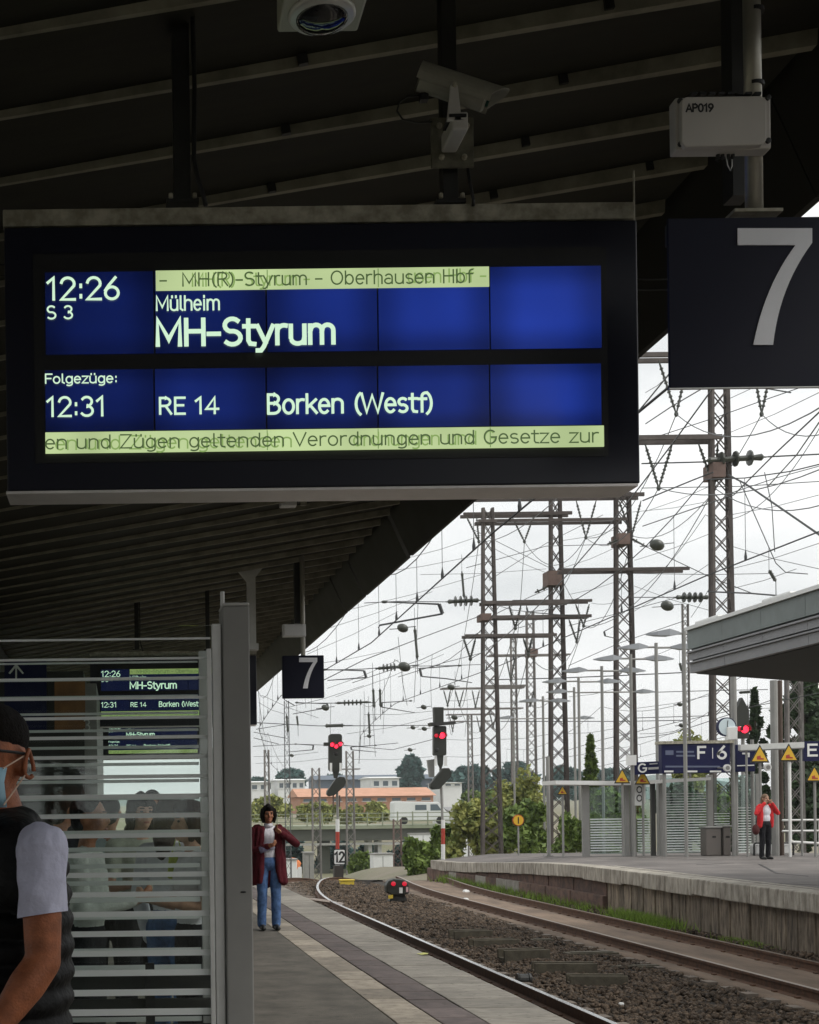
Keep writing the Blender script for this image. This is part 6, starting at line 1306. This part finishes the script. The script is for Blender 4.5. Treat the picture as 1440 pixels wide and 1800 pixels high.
# ------------------------------------------------------------------ people
def skin(name, c): return mat(name, c, 0.55, var=0.22, vscale=22, spec=0.35, bump=.18, bscale=160)
from mathutils import noise
CLOTHS = set()
def cloth(name, c, var=0.14, b=0.25): CLOTHS.add(name); return mat(name, c, 0.85, var=var, vscale=18, bump=b, bscale=90, spec=0.2)
class Body:
    """primitives (tapered capsules, ellipsoids) fused by a voxel remesh into one continuous surface; each face takes the material of the nearest primitive"""
    def __init__(s): s.p = []; s.mats = []
    def m(s, mt):
        if mt not in s.mats: s.mats.append(mt)
        return s.mats.index(mt)
    def cap(s, pts, rs, mt, flat=1.0):
        k = s.m(mt)
        for i in range(len(pts) - 1): s.p.append(('c', Vector(pts[i]), Vector(pts[i + 1]), rs[i], rs[i + 1], k))
        return s
    def ell(s, c, r, mt, M3=None): s.p.append(('e', Vector(c), Vector(r), M3, None, s.m(mt))); return s
    def build(s, name, parent, vox, smooth_it=4, fold=None, cut=None):
        q = MB()
        for t in s.p:
            if t[0] == 'c':
                _, a, b, r0, r1, _k = t; d = b - a; L = max(d.length, 1e-4); n = 5; pts = []; rr = []
                u = d / L
                for i in range(n): th = math.pi / 2 * (1 - i / (n - 1)); pts.append(a - u * r0 * math.sin(th)); rr.append(max(.0008, r0 * math.cos(th)))
                for i in range(n): th = math.pi / 2 * i / (n - 1); pts.append(b + u * r1 * math.sin(th)); rr.append(max(.0008, r1 * math.cos(th)))
                q.tube(pts, rr, 14)
            else: q.ell(t[1], t[2], 18, 12, t[3])
        off = ORG.get(parent.name, Vector())
        me = q.mesh('tmp', s.mats[0], off); ob = bpy.data.objects.new('tmp', me); C.objects.link(ob)
        rm = ob.modifiers.new('r', 'REMESH'); rm.mode = 'VOXEL'; rm.voxel_size = vox; rm.use_smooth_shade = True
        sm = ob.modifiers.new('s', 'SMOOTH'); sm.iterations = smooth_it; sm.factor = .5
        dg = bpy.context.evaluated_depsgraph_get(); dg.update()
        me2 = bpy.data.meshes.new_from_object(ob.evaluated_get(dg)); bpy.data.objects.remove(ob)
        n = len(me2.polygons); ce = np.empty(n * 3, np.float32); me2.polygons.foreach_get('center', ce); ce = ce.reshape(-1, 3) + np.array(off)
        best = np.full(n, 1e9); idx = np.zeros(n, int)
        for t in s.p:
            if t[0] == 'c':
                a, b = np.array(t[1]), np.array(t[2]); ab = b - a; h = np.clip(((ce - a) @ ab) / max(ab @ ab, 1e-9), 0, 1)
                d = np.linalg.norm(ce - a - h[:, None] * ab, axis=1) - (t[3] + (t[4] - t[3]) * h)
            else:
                pl = ce - np.array(t[1]); 
                if t[3] is not None: pl = pl @ np.array(t[3])
                r = np.array(t[2]); k0 = np.linalg.norm(pl / r, axis=1); k1 = np.linalg.norm(pl / (r * r), axis=1); d = k0 * (k0 - 1) / np.maximum(k1, 1e-6)
            u = d < best; best[u] = d[u]; idx[u] = t[5]
        me2.materials.clear()
        for mm in s.mats: me2.materials.append(mm)
        me2.polygons.foreach_set('material_index', idx.astype(np.int32)); me2.polygons.foreach_set('use_smooth', [True] * n); me2.update()
        fold_m = [i for i, mm in enumerate(s.mats) if mm.name in CLOTHS]
        if fold_m:      # creases in the cloth
            amp, fx, fz = fold or (.0035, 16, 7)
            nv_ = len(me2.vertices); co_ = np.empty(nv_ * 3, np.float32); no_ = np.empty(nv_ * 3, np.float32)
            me2.vertices.foreach_get('co', co_); me2.vertices.foreach_get('normal', no_); co_ = co_.reshape(-1, 3); no_ = no_.reshape(-1, 3)
            vi = np.zeros(nv_, bool)
            for p_ in me2.polygons:
                if p_.material_index in fold_m: vi[list(p_.vertices)] = True
            for k in np.nonzero(vi)[0]:
                x_, y_, z_ = (float(t_) for t_ in co_[k] + np.array(off)); k_ = noise.noise((x_ * fx, y_ * fx, z_ * fz)); k2_ = noise.noise((x_ * fx * 2.3 + 7, y_ * fx * 2.3, z_ * fz * 2.6))
                co_[k] += no_[k] * (amp * (1 - 2.6 * abs(k_)) + amp * .5 * k2_)
            me2.vertices.foreach_set('co', co_.ravel())
            me2.update()
        if cut:
            bm = bmesh.new(); bm.from_mesh(me2); bmesh.ops.bisect_plane(bm, geom=bm.verts[:] + bm.edges[:] + bm.faces[:], plane_co=Vector(cut[0]) - off, plane_no=cut[1], clear_outer=True); bm.to_mesh(me2); bm.free()
        me2.name = name; o = bpy.data.objects.new(name, me2); C.objects.link(o); o.parent = parent; ORG[o.name] = off; return o
def rotz(a): return Matrix.Rotation(a, 3, 'Z')
def hand(B, w, d, mt, side, palm, s=1.0, curl=.5, r=.0085):
    """palm at wrist w along direction d; five separate, bent fingers; palm normal 'palm'"""
    w, d = Vector(w), Vector(d).normalized(); nrm = (Vector(palm) - d * Vector(palm).dot(d)).normalized(); lat = d.cross(nrm) * side
    B.cap([w, w + d * .05 * s, w + d * .085 * s], [.024 * s, .03 * s, .028 * s], mt)
    for i, L in enumerate((.072, .08, .075, .058)):
        a = w + d * .085 * s + lat * (.033 - .022 * i) * s; k = a + (d * math.cos(curl) + nrm * math.sin(curl)) * L * .5 * s; e = k + (d * math.cos(curl * 2) + nrm * math.sin(curl * 2)) * L * .5 * s
        B.cap([a, k, e], [r * s, r * .95 * s, r * .8 * s], mt)
    a = w + d * .03 * s + lat * .026 * s; k = a + (d * .7 + lat * .7) * .035 * s; e = k + (d * .9 + nrm * .3) * .03 * s
    B.cap([a, k, e], [.012 * s, .0105 * s, .009 * s], mt)
def head(B, c, f, mt, s=1.0, hairm=None):
    """head centred at c looking along f (unit, horizontal): skull, jaw, nose, eye sockets, ears"""
    c, f = Vector(c), Vector(f).normalized(); lt = Vector((0, 0, 1)).cross(f); M3 = Matrix((lt, f, Vector((0, 0, 1)))).transposed()
    P = lambda a, b, z: c + lt * a * s + f * b * s + Vector((0, 0, z * s))
    B.ell(P(0, -.01, .02), (.074 * s, .094 * s, .098 * s), mt, M3); B.ell(P(0, .022, -.045), (.056 * s, .066 * s, .074 * s), mt, M3); B.ell(P(0, .07, -.085), (.028 * s, .024 * s, .024 * s), mt, M3)
    B.cap([P(0, .086, .012), P(0, .108, -.025)], [.010 * s, .016 * s], mt); B.cap([P(-.045, .072, .026), P(.045, .072, .026)], [.014 * s, .014 * s], mt)
    for q in (-1, 1):
        B.ell(P(q * .078, -.012, -.008), (.012 * s, .02 * s, .032 * s), mt, M3); B.ell(P(q * .04, .066, -.03), (.022 * s, .018 * s, .02 * s), mt, M3)
    return P, M3
def face_bits(parent, P, M3, s, lip=True):
    e = MB()
    for q in (-1, 1):
        MB().ell(P(q * .031, .081, .008), (.013 * s, .008 * s, .0075 * s), 8, 6, M3).build('eye', M['black'], parent)
        MB().tube([P(q * .016, .092, .030), P(q * .046, .084, .03)], .004 * s, 5).build('eyebrow', mat('brow', (.03, .02, .015), .8), parent)
    if lip: MB().ell(P(0, .089, -.063), (.022 * s, .008 * s, .007 * s), 10, 6, M3).build('mouth', mat('lip', (.32, .10, .08), .5), parent)

def person(label, loc, face, h, colors, pose='stand', hair='short', group=None, vox=.011, bag=None, look=None):
    """standing figure; loc = feet, face = facing angle (0 looks towards the camera, -Y)"""
    o = thing('person', label, 'person', loc, group); s = h / 1.70; L = Vector(loc); Rm = rotz(face)
    W_ = lambda x, y, z: L + Rm @ Vector((x * s, y * s, z * s))
    V_ = lambda x, y, z: Rm @ Vector((x, y, z))
    sk, top, leg, shoe = colors['skin'], colors['top'], colors['leg'], colors.get('shoe', M['black']); B = Body()
    for q in (-1, 1):
        B.cap([W_(q * .085, .01, .90), W_(q * .095, .0, .49), W_(q * .10, .03, .09)], [.09 * s, .068 * s, .06 * s], leg)
        B.cap([W_(q * .09, .05, .05), W_(q * .10, -.13, .035)], [.045 * s, .034 * s], shoe)
    B.ell(W_(0, .01, .93), (.155 * s, .115 * s, .12 * s), leg, Rm); B.ell(W_(0, .0, 1.08), (.14 * s, .10 * s, .15 * s), top, Rm); B.ell(W_(0, .0, 1.26), (.165 * s, .11 * s, .16 * s), top, Rm); B.cap([W_(-.15, .01, 1.37), W_(.15, .01, 1.37)], [.055 * s, .055 * s], top)
    B.cap([W_(0, .01, 1.38), W_(0, -.012, 1.50)], [.052 * s, .045 * s], sk)
    lookv = V_(0, -1, 0) if look is None else Vector(look)
    P, M3 = head(B, W_(0, -.02, 1.585), lookv, sk, s)
    if pose == 'stand': arms = {q: [(q * .19, .01, 1.36), (q * .24, .03, 1.08), (q * .235, -.06, .83)] for q in (-1, 1)}
    elif pose == 'phone': arms = {q: [(q * .19, .01, 1.36), (q * .235, -.02, 1.09), (q * .07, -.25, 1.14)] for q in (-1, 1)}
    elif pose == 'hands_up': arms = {q: [(q * .19, .01, 1.36), (q * .33, -.08, 1.20), (q * .12, -.12, 1.46)] for q in (-1, 1)}
    elif pose == 'one_up': arms = {1: [(.19, .01, 1.35), (.37, -.06, 1.18), (.15, -.16, 1.33)], -1: [(-.19, .01, 1.36), (-.24, -.02, 1.08), (-.04, -.18, 1.15)]}
    slv = colors.get('sleeve', top); ls = colors.get('long', True)
    for q, (a, b, c) in arms.items():
        a, b, c = W_(*a), W_(*b), W_(*c); m = a + (b - a) * .62
        if ls: B.cap([a, b, c], [.062 * s, .054 * s, .042 * s], slv)
        else: B.cap([a, m], [.058 * s, .052 * s], slv); B.cap([a, b, c], [.045 * s, .036 * s, .027 * s], sk)
        d = (c - b).normalized(); pn = V_(-q * .6, -.3, .6) if pose != 'stand' else V_(-q, 0, 0)
        hand(B, c, d, sk, -q, pn, s, .55, r=max(.0085, vox * .95))
    B.build('body', o, vox)
    face_bits(o, P, M3, s)
    hb = Body(); hm = colors['hair']
    if hair == 'short': hb.ell(P(0, -.022, .038), (.080 * s, .096 * s, .09 * s), hm, M3); hb.ell(P(0, -.05, -.01), (.072 * s, .06 * s, .075 * s), hm, M3)
    elif hair == 'bob':
        hb.ell(P(0, -.02, .045), (.092 * s, .104 * s, .088 * s), hm, M3); hb.ell(P(0, -.055, -.03), (.094 * s, .066 * s, .11 * s), hm, M3); hb.cap([P(0, .07, .085), P(0, .0, .12)], [.035 * s, .03 * s], hm)
        for q in (-1, 1): hb.cap([P(q * .078, .01, .06), P(q * .088, .015, -.02), P(q * .075, .02, -.1)], [.03 * s, .032 * s, .022 * s], hm)
    elif hair == 'long':
        hb.ell(P(0, -.02, .04), (.086 * s, .10 * s, .088 * s), hm, M3); hb.cap([P(0, -.07, .0), P(0, -.085, -.14), P(0, -.08, -.26)], [.075 * s, .07 * s, .045 * s], hm)
    hb.build('hair', o, vox)
    return o, W_, P, M3, s

sk_a, sk_b, sk_c = skin('skin_warm', (.42, .20, .12)), skin('skin_tan', (.36, .155, .085)), skin('skin_pale', (.50, .29, .20))
hair_b, hair_k, hair_l = mat('hair_brown', (.03, .017, .010), .75, var=.4, vscale=60, bump=.5, bscale=120, spec=.2), mat('hair_black', (.009, .007, .006), .8, var=.4, vscale=60, bump=.5, bscale=120, spec=.15), mat('hair_light', (.16, .09, .045), .5, var=.3, vscale=40)
jeans = cloth('jeans', (.075, .14, .29), .35); dark = cloth('dark_cloth', (.014, .014, .017)); white = cloth('white_cloth', (.72, .71, .76), .05); maroon = cloth('maroon_knit', (.085, .010, .016), .2, .5)
grey = cloth('grey_cloth', (.52, .53, .50)); olive = cloth('olive_cloth', (.42, .44, .36)); lime = cloth('lime_cloth', (.50, .58, .12)); redj = cloth('red_jacket', (.62, .035, .04)); blue_g = cloth('pale_blue', (.5, .6, .6))

# the woman in the maroon cardigan
wp = at(474, 1640, 18.2)
o, W_, P, M3, s = person('woman in maroon cardigan, white shirt and jeans, hand raised to her collar', (wp.x, 18.2, 0.0), 0.06, 1.66, dict(skin=sk_b, top=white, leg=jeans, hair=hair_k, sleeve=maroon, long=True), 'one_up', 'bob', vox=.009)
cd = Body()
for q in (-1, 1):
    for x, y, r in ((.165, .0, .06), (.15, -.05, .045), (.115, -.085, .032), (.175, .045, .05)):
        cd.cap([W_(q * (x - .02), y * .8 + .005, 1.38), W_(q * x, y, 1.15), W_(q * (x + .005), y, .85), W_(q * (x + .03), y * 1.1, .67)], [r * s, r * 1.05 * s, r * 1.05 * s, r * .95 * s], maroon)
for x in (-.08, 0, .08): cd.cap([W_(x, .075, 1.36), W_(x, .085, 1.0), W_(x, .10, .68)], [.06 * s, .07 * s, .06 * s], maroon)
cd.ell(W_(0, .05, 1.0), (.2 * s, .09 * s, .42 * s), maroon); cd.build('cardigan', o, .010, 9, (.016, 13, 2.2))
q = MB(); q.lathe(W_(0, -.01, 1.42), W_(0, -.02, 1.47), [(0, .062 * s), (.02, .064 * s), (.045, .056 * s)], 16); q.build('collar', white, o, smooth=True)
c = W_(.02, -.118, 1.13); MB().ell(c, (.05, .012, .035), 10, 6).build('shirt_print', cloth('print_grey', (.34, .34, .40)), o)
q = MB(); q.tube([W_(-.14, -.13, 1.10), W_(-.06, -.155, 1.13), W_(0.03, -.16, 1.17)], [.05 * s, .045 * s, .03 * s], 10); q.build('scarf_end', cloth('lilac', (.28, .26, .40)), o, smooth=True)

# the woman in the red jacket on the opposite platform
wp = at(1346, 1510, 35.6)
o, W_, P, M3, s = person('woman in red jacket and black trousers holding both hands to her face', (wp.x, 35.6, p2i(35.6) - .012), 0.25, 1.70, dict(skin=sk_c, top=white, leg=dark, hair=hair_l, sleeve=redj, long=True), 'hands_up', 'long', vox=.012)
jk = Body()
for q in (-1, 1): jk.cap([W_(q * .145, .0, 1.38), W_(q * .16, -.02, 1.12), W_(q * .17, .0, .88)], [.075 * s, .075 * s, .07 * s], redj)
jk.cap([W_(0, .08, 1.36), W_(0, .09, .9)], [.09 * s, .09 * s], redj); jk.build('jacket', o, .012)
bg_ = thing('shoulder_bag', 'dark red bag hanging at the hip of the woman in the red jacket', 'bag', W_(-.30, 0, .66)); q = MB(); q.ell(W_(-.27, .02, .78), (.1, .07, .14), 12, 8); q.build('bag_body', cloth('bag_red', (.09, .03, .03)), bg_, smooth=True); MB().tube([W_(-.27, .02, .9), W_(-.2, .03, 1.2), W_(-.16, .03, 1.44)], .012, 6).build('strap', M['black'], bg_)

# people waiting behind the shelter glass
CR = 'people waiting behind the shelter glass'
for lab, px, Yv, zt, ang, hgt, col, ps, hr in (
    ('person in grey top looking down at a phone, closest behind the shelter glass', 152, 7.4, 0, 1.35, 1.70, dict(skin=sk_b, top=grey, leg=dark, hair=hair_k), 'phone', 'short'),
    ('dark clothed person behind the grey top, with back turned', 104, 8.6, 0, 2.6, 1.74, dict(skin=sk_a, top=dark, leg=dark, hair=hair_b), 'stand', 'short'),
    ('person with dark hair in pale blue top behind the glass', 192, 9.6, 0, 2.9, 1.72, dict(skin=sk_a, top=blue_g, leg=dark, hair=hair_k), 'stand', 'short'),
    ('person with black hair in a pale grey green top in the middle behind the glass', 246, 9.2, 0, .4, 1.72, dict(skin=sk_c, top=olive, leg=dark, hair=hair_k, long=False), 'phone', 'bob'),
    ('person in cream top with long dark hair near the shelter post', 300, 8.3, 0, 2.4, 1.70, dict(skin=sk_c, top=white, leg=jeans, hair=hair_b), 'stand', 'long'),
    ('person in white sleeves beside the shelter post', 338, 7.8, 0, -1.2, 1.66, dict(skin=sk_c, top=white, leg=dark, hair=hair_b, long=False), 'phone', 'bob'),
    ('tall person farther back in dark jacket between the others', 268, 12.5, 0, .2, 1.80, dict(skin=sk_a, top=dark, leg=dark, hair=hair_k), 'stand', 'short'),
    ('person farther back in a lime top behind the waiting group', 322, 13.0, 0, .1, 1.70, dict(skin=sk_c, top=lime, leg=dark, hair=hair_l, long=False), 'stand', 'short')):
    X = (px - PX) * Yv / F; person(lab, (X, Yv, 0.0), ang, hgt, col, ps, hr, CR, vox=.014)
# lime bag carried by one of them
bx = (311 - PX) * 7.9 / F; o = thing('shopping_bag', 'lime yellow shopping bag hanging behind the shelter glass', 'bag', (bx, 7.9, .98)); q = MB(); z_ = lambda y: at(311, y, 7.9).z
q.add([(bx - .05, 7.9, z_(1500)), (bx + .05, 7.9, z_(1500)), (bx + .06, 7.9, z_(1545)), (bx - .06, 7.9, z_(1545)), (bx - .04, 7.98, z_(1500)), (bx + .04, 7.98, z_(1500)), (bx + .06, 8.0, z_(1545)), (bx - .06, 8.0, z_(1545))], [(0, 1, 2, 3), (4, 7, 6, 5), (0, 4, 5, 1), (1, 5, 6, 2), (2, 6, 7, 3), (3, 7, 4, 0)]); q.build('bag_body', lime, o, bevel=.015); MB().tube([(bx - .03, 7.94, z_(1500)), (bx, 7.94, z_(1468)), (bx + .03, 7.94, z_(1500))], .006, 6).build('handle', lime, o)
# bench inside the shelter
o = thing('shelter_bench', 'dark metal bench inside the glass shelter', 'bench', (-.55, 5.8, 0))
for k in range(5): MB().box(-1.5, .48, 5.62 + k * .075, 5.68 + k * .075, .43, .455).build('seat_slat', M['black_steel'], o, bevel=.006)
for k in range(3): MB().box(-1.5, .48, 6.0 + k * .015, 6.02 + k * .015, .6 + k * .11, .68 + k * .11).build('back_slat', M['black_steel'], o, bevel=.006)
for x in (-1.3, .12): MB().box(x - .03, x + .03, 5.75, 5.81, 0, .43).build('leg', M['black'], o); MB().box(x - .02, x + .02, 5.98, 6.0, .3, .95).build('back_support', M['black'], o)
# stair enclosure on the platform behind the waiting people
X_ = lambda px, Yv: (px - PX) * Yv / F
SY_ = 16.0
st = thing('stair_enclosure', 'dark stair enclosure with orange brown panel and arrow sign behind the glass', 'enclosure', (-2.5, SY_, 0))
MB().box(-5.0, X_(150, SY_), SY_, SY_ + 6, 0, at(100, 1180, SY_).z).build('wall', mat('stair_dark', (.025, .024, .020), .5, var=.3, vscale=3), st)
plate(st, 'orange_panel', [(96, 1192), (150, 1191), (150, 1282), (96, 1283)], SY_ - .03, .025, mat('orange_panel', (.22, .10, .03), .5, var=.3, vscale=4))
plate(st, 'sign_panel', [(8, 1162), (82, 1160), (82, 1285), (8, 1287)], SY_ - .04, .035, M['navy2'])
for poly in ([(27, 1170), (30, 1170), (30, 1196), (27, 1196)], [(15, 1183), (27, 1168), (30, 1170), (18, 1185)], [(30, 1168), (42, 1183), (40, 1185), (27, 1171)]): plate(st, 'arrow_stroke', poly, SY_ - .05 - .002 * poly[0][0] / 27, .004, M['white_paint'])
text('3', 'digit', M['alu'], st, (146, 1265, 160, 1284), SY_ - .05, .12, each=True)
MB().box(X_(150, SY_) + .002, X_(172, SY_), SY_ + .1, SY_ + 6, 0, at(160, 1200, SY_).z).build('glass_edge', M['grey_paint'], st)

# the man in the black vest, close at the left edge; he faces left, his left arm towards the camera
mx_, my_ = -.275, 3.30
man = thing('person', 'man in black padded vest and lavender shirt with face mask, close at left edge', 'person', (mx_, my_, 0))
sk_m = mat('skin_man', (.36, .12, .052), .5, var=.3, vscale=24, spec=.4, bump=.25, bscale=190); vest = mat('vest_black', (.006, .006, .0065), .6, var=.3, vscale=20, bump=.5, bscale=30, spec=.22); tee = mat('tee_lavender', (.66, .66, .82), .85, var=.07, vscale=8, bump=.9, bscale=14, spec=.15); trs = cloth('trousers', (.02, .02, .024))
B = Body()
for q in (-1, 1):
    B.cap([(mx_, my_ + q * .10, .98), (mx_ - .02, my_ + q * .105, .53), (mx_ + .02, my_ + q * .10, .10)], [.095, .07, .05], trs); B.cap([(mx_ + .04, my_ + q * .10, .055), (mx_ - .16, my_ + q * .11, .04)], [.05, .038], M['black'])
B.ell((mx_, my_, 1.0), (.13, .175, .13), trs); B.ell((mx_, my_, 1.2), (.12, .17, .2), vest); B.ell((mx_ + .005, my_, 1.40), (.125, .185, .16), vest)
B.cap([(mx_ + .02, my_, 1.48), (mx_ - .035, my_ - .02, 1.68)], [.066, .058], sk_m)
hc = Vector((mx_ - .036, my_ - .05, 1.742)); hf = Vector((-.44, -.90, 0)).normalized()
P, M3 = head(B, hc, hf, sk_m, 1.06)
# left arm (towards the camera) hanging, forearm swung forward (left in the picture)
sh_, el, wr = at(72, 1508, 3.05), at(76, 1690, 3.03), at(-8, 1812, 2.98)
B.cap([sh_ - Vector((0, 0, .02)), sh_ + (el - sh_) * .35, sh_ + (el - sh_) * .55, el], [.034, .037, .045, .040], sk_m); B.cap([el, el + (wr - el) * .35, wr], [.041, .043, .028], sk_m)
hand(B, wr, (wr - el), sk_m, 1, (0, 1, 0), 1.08, .35)
sr, er, wr2 = Vector((mx_ - .01, my_ + .22, 1.50)), Vector((mx_ + .03, my_ + .27, 1.22)), Vector((mx_ - .12, my_ + .24, .98))
B.cap([sr, er, wr2], [.058, .046, .032], sk_m); hand(B, wr2, (wr2 - er), sk_m, -1, (0, -1, 0), 1.08, .35)
B.build('body', man, .0065, 5)
# ear shell detail, glasses, mask, hair, collar, sleeves, quilted vest
ear = MB(); ec = P(.086, -.012, -.008)
lt = Vector((0, 0, 1)).cross(hf)
ear.tube([ec + hf * (math.cos(t) * .019 - .004) + Vector((0, 0, math.sin(t) * .033)) + lt * (.008 + .004 * math.sin(t * 2)) for t in [math.radians(-120 + 15 * k) for k in range(23)]], .0052, 7); ear.build('ear_rim', sk_m, man, smooth=True)
hb = Body(); hm = hair_k
hb.ell(P(0, -.018, .058), (.083, .104, .079), hm, M3); hb.ell(P(0, -.055, .03), (.070, .05, .06), hm, M3); hb.ell(P(0, .02, .088), (.074, .082, .052), hm, M3); hb.build('hair', man, .006, 3)
q = MB(); g0 = P(.088, -.008, .014); g1 = P(.080, .088, .018); q.tube([g0 - hf * .012 - Vector((0, 0, .014)), g0, (g0 + g1) / 2 + lt * .004, g1], [.003, .0038, .0038, .0038], 6); gl_ = q.build('glasses', M['black'], man)
for s_ in (-1, 1):
    c = P(s_ * .036, .108, .006); MB().tube([c + lt * math.cos(t) * .03 + Vector((0, 0, math.sin(t) * .021)) for t in [k * 6.2832 / 18 for k in range(19)]], .003, 6).build('rim', M['black'], gl_)
mk = MB(); n = 12; vs = []
for i in range(n + 1):
    t = math.radians(-84 + 168 * i / n); rx = .079 * math.sin(t); ry = .05 + .072 * math.cos(t)
    vs += [P(rx, ry - .004, -.012 - .006 * abs(math.sin(t))), P(rx * 1.02, ry + .012, -.05), P(rx * .92, ry - .012, -.105)]
mk.add(vs, [(3 * i + k, 3 * i + k + 1, 3 * i + k + 4, 3 * i + k + 3) for i in range(n) for k in (0, 1)]); mo = mk.build('face_mask', mat('mask_blue', (.36, .58, .70), .8), man, smooth=True); sd_ = mo.modifiers.new('solid', 'SOLIDIFY'); sd_.thickness = .003
for za, zb2 in ((-.020, .012), (-.10, -.03)):
    MB().tube([P(.077, .068, za), P(.084, .03, (za + zb2) / 2), P(.092, -.006, zb2)], .0019, 6).build('mask_strap', mat('strap', (.75, .55, .42), .7), mo)
sl = Body(); sl.cap([sh_ + Vector((0, .015, .02)), sh_ + (el - sh_) * .25, sh_ + (el - sh_) * .52], [.058, .057, .0535], tee); sl.cap([sh_ + (el - sh_) * .52, sh_ + (el - sh_) * .70], [.0535, .055], tee)
CLOTHS.add('tee_lavender')
hem = sh_ + (el - sh_) * .55; slo = sl.build('sleeve', man, .0055, 4, (.0055, 15, 9), (hem, (el - sh_).normalized() + Vector((.12, 0, 0))))
sl2 = Body(); sl2.cap([sr, sr + (er - sr) * .6], [.066, .06], tee); sl2.build('sleeve', man, .008, 3)
vb_ = Body()
k = 0; z = 1.05
while z < 1.50:
    t = (z - 1.05) / .45; rx = .145 + .012 * math.sin(t * 3.1); ry = .192 + .02 * math.sin(t * 3.1) - (.0 if t < .7 else (t - .7) * .12)
    vb_.ell((mx_ + .012, my_, z), (rx - .004, ry, .058), vest); z += .062; k += 1
vb_.ell((mx_ + .015, my_, 1.30), (.138, .185, .28), vest); vb_.cap([(mx_ + .012, my_ - .15, 1.525), (mx_ + .012, my_ + .15, 1.525)], [.07, .07], vest); vb_.ell((mx_ + .012, my_, 1.55), (.10, .13, .06), vest); vb_.ell((mx_ - .0, my_ - .01, 1.60), (.085, .088, .04), vest)
for q in (-1, 1): vb_.cap([(mx_ + .015, my_ + q * .10, 1.555), (mx_ + .03, my_ + q * .185, 1.535), (mx_ + .045, my_ + q * .215, 1.46)], [.078, .08, .07], vest)
vb_.build('vest', man, .0075, 16)

# ------------------------------------------------------------------ air
hz = MB().box(-1600, 2000, -420, 2300, -16, 120).build('haze', None)
hz.data.materials.clear(); hm_ = bpy.data.materials.new('haze'); hm_.use_nodes = True
nn_, ll_ = hm_.node_tree.nodes, hm_.node_tree.links; nn_.remove(nn_['Principled BSDF'])
pv = nn_.new('ShaderNodeVolumePrincipled'); pv.inputs['Color'].default_value = (.93, .96, .97, 1); pv.inputs['Density'].default_value = 0.00035; pv.inputs['Anisotropy'].default_value = 0.2
ll_.new(pv.outputs[0], nn_['Material Output'].inputs['Volume']); hz.data.materials.append(hm_); stuff(hz)
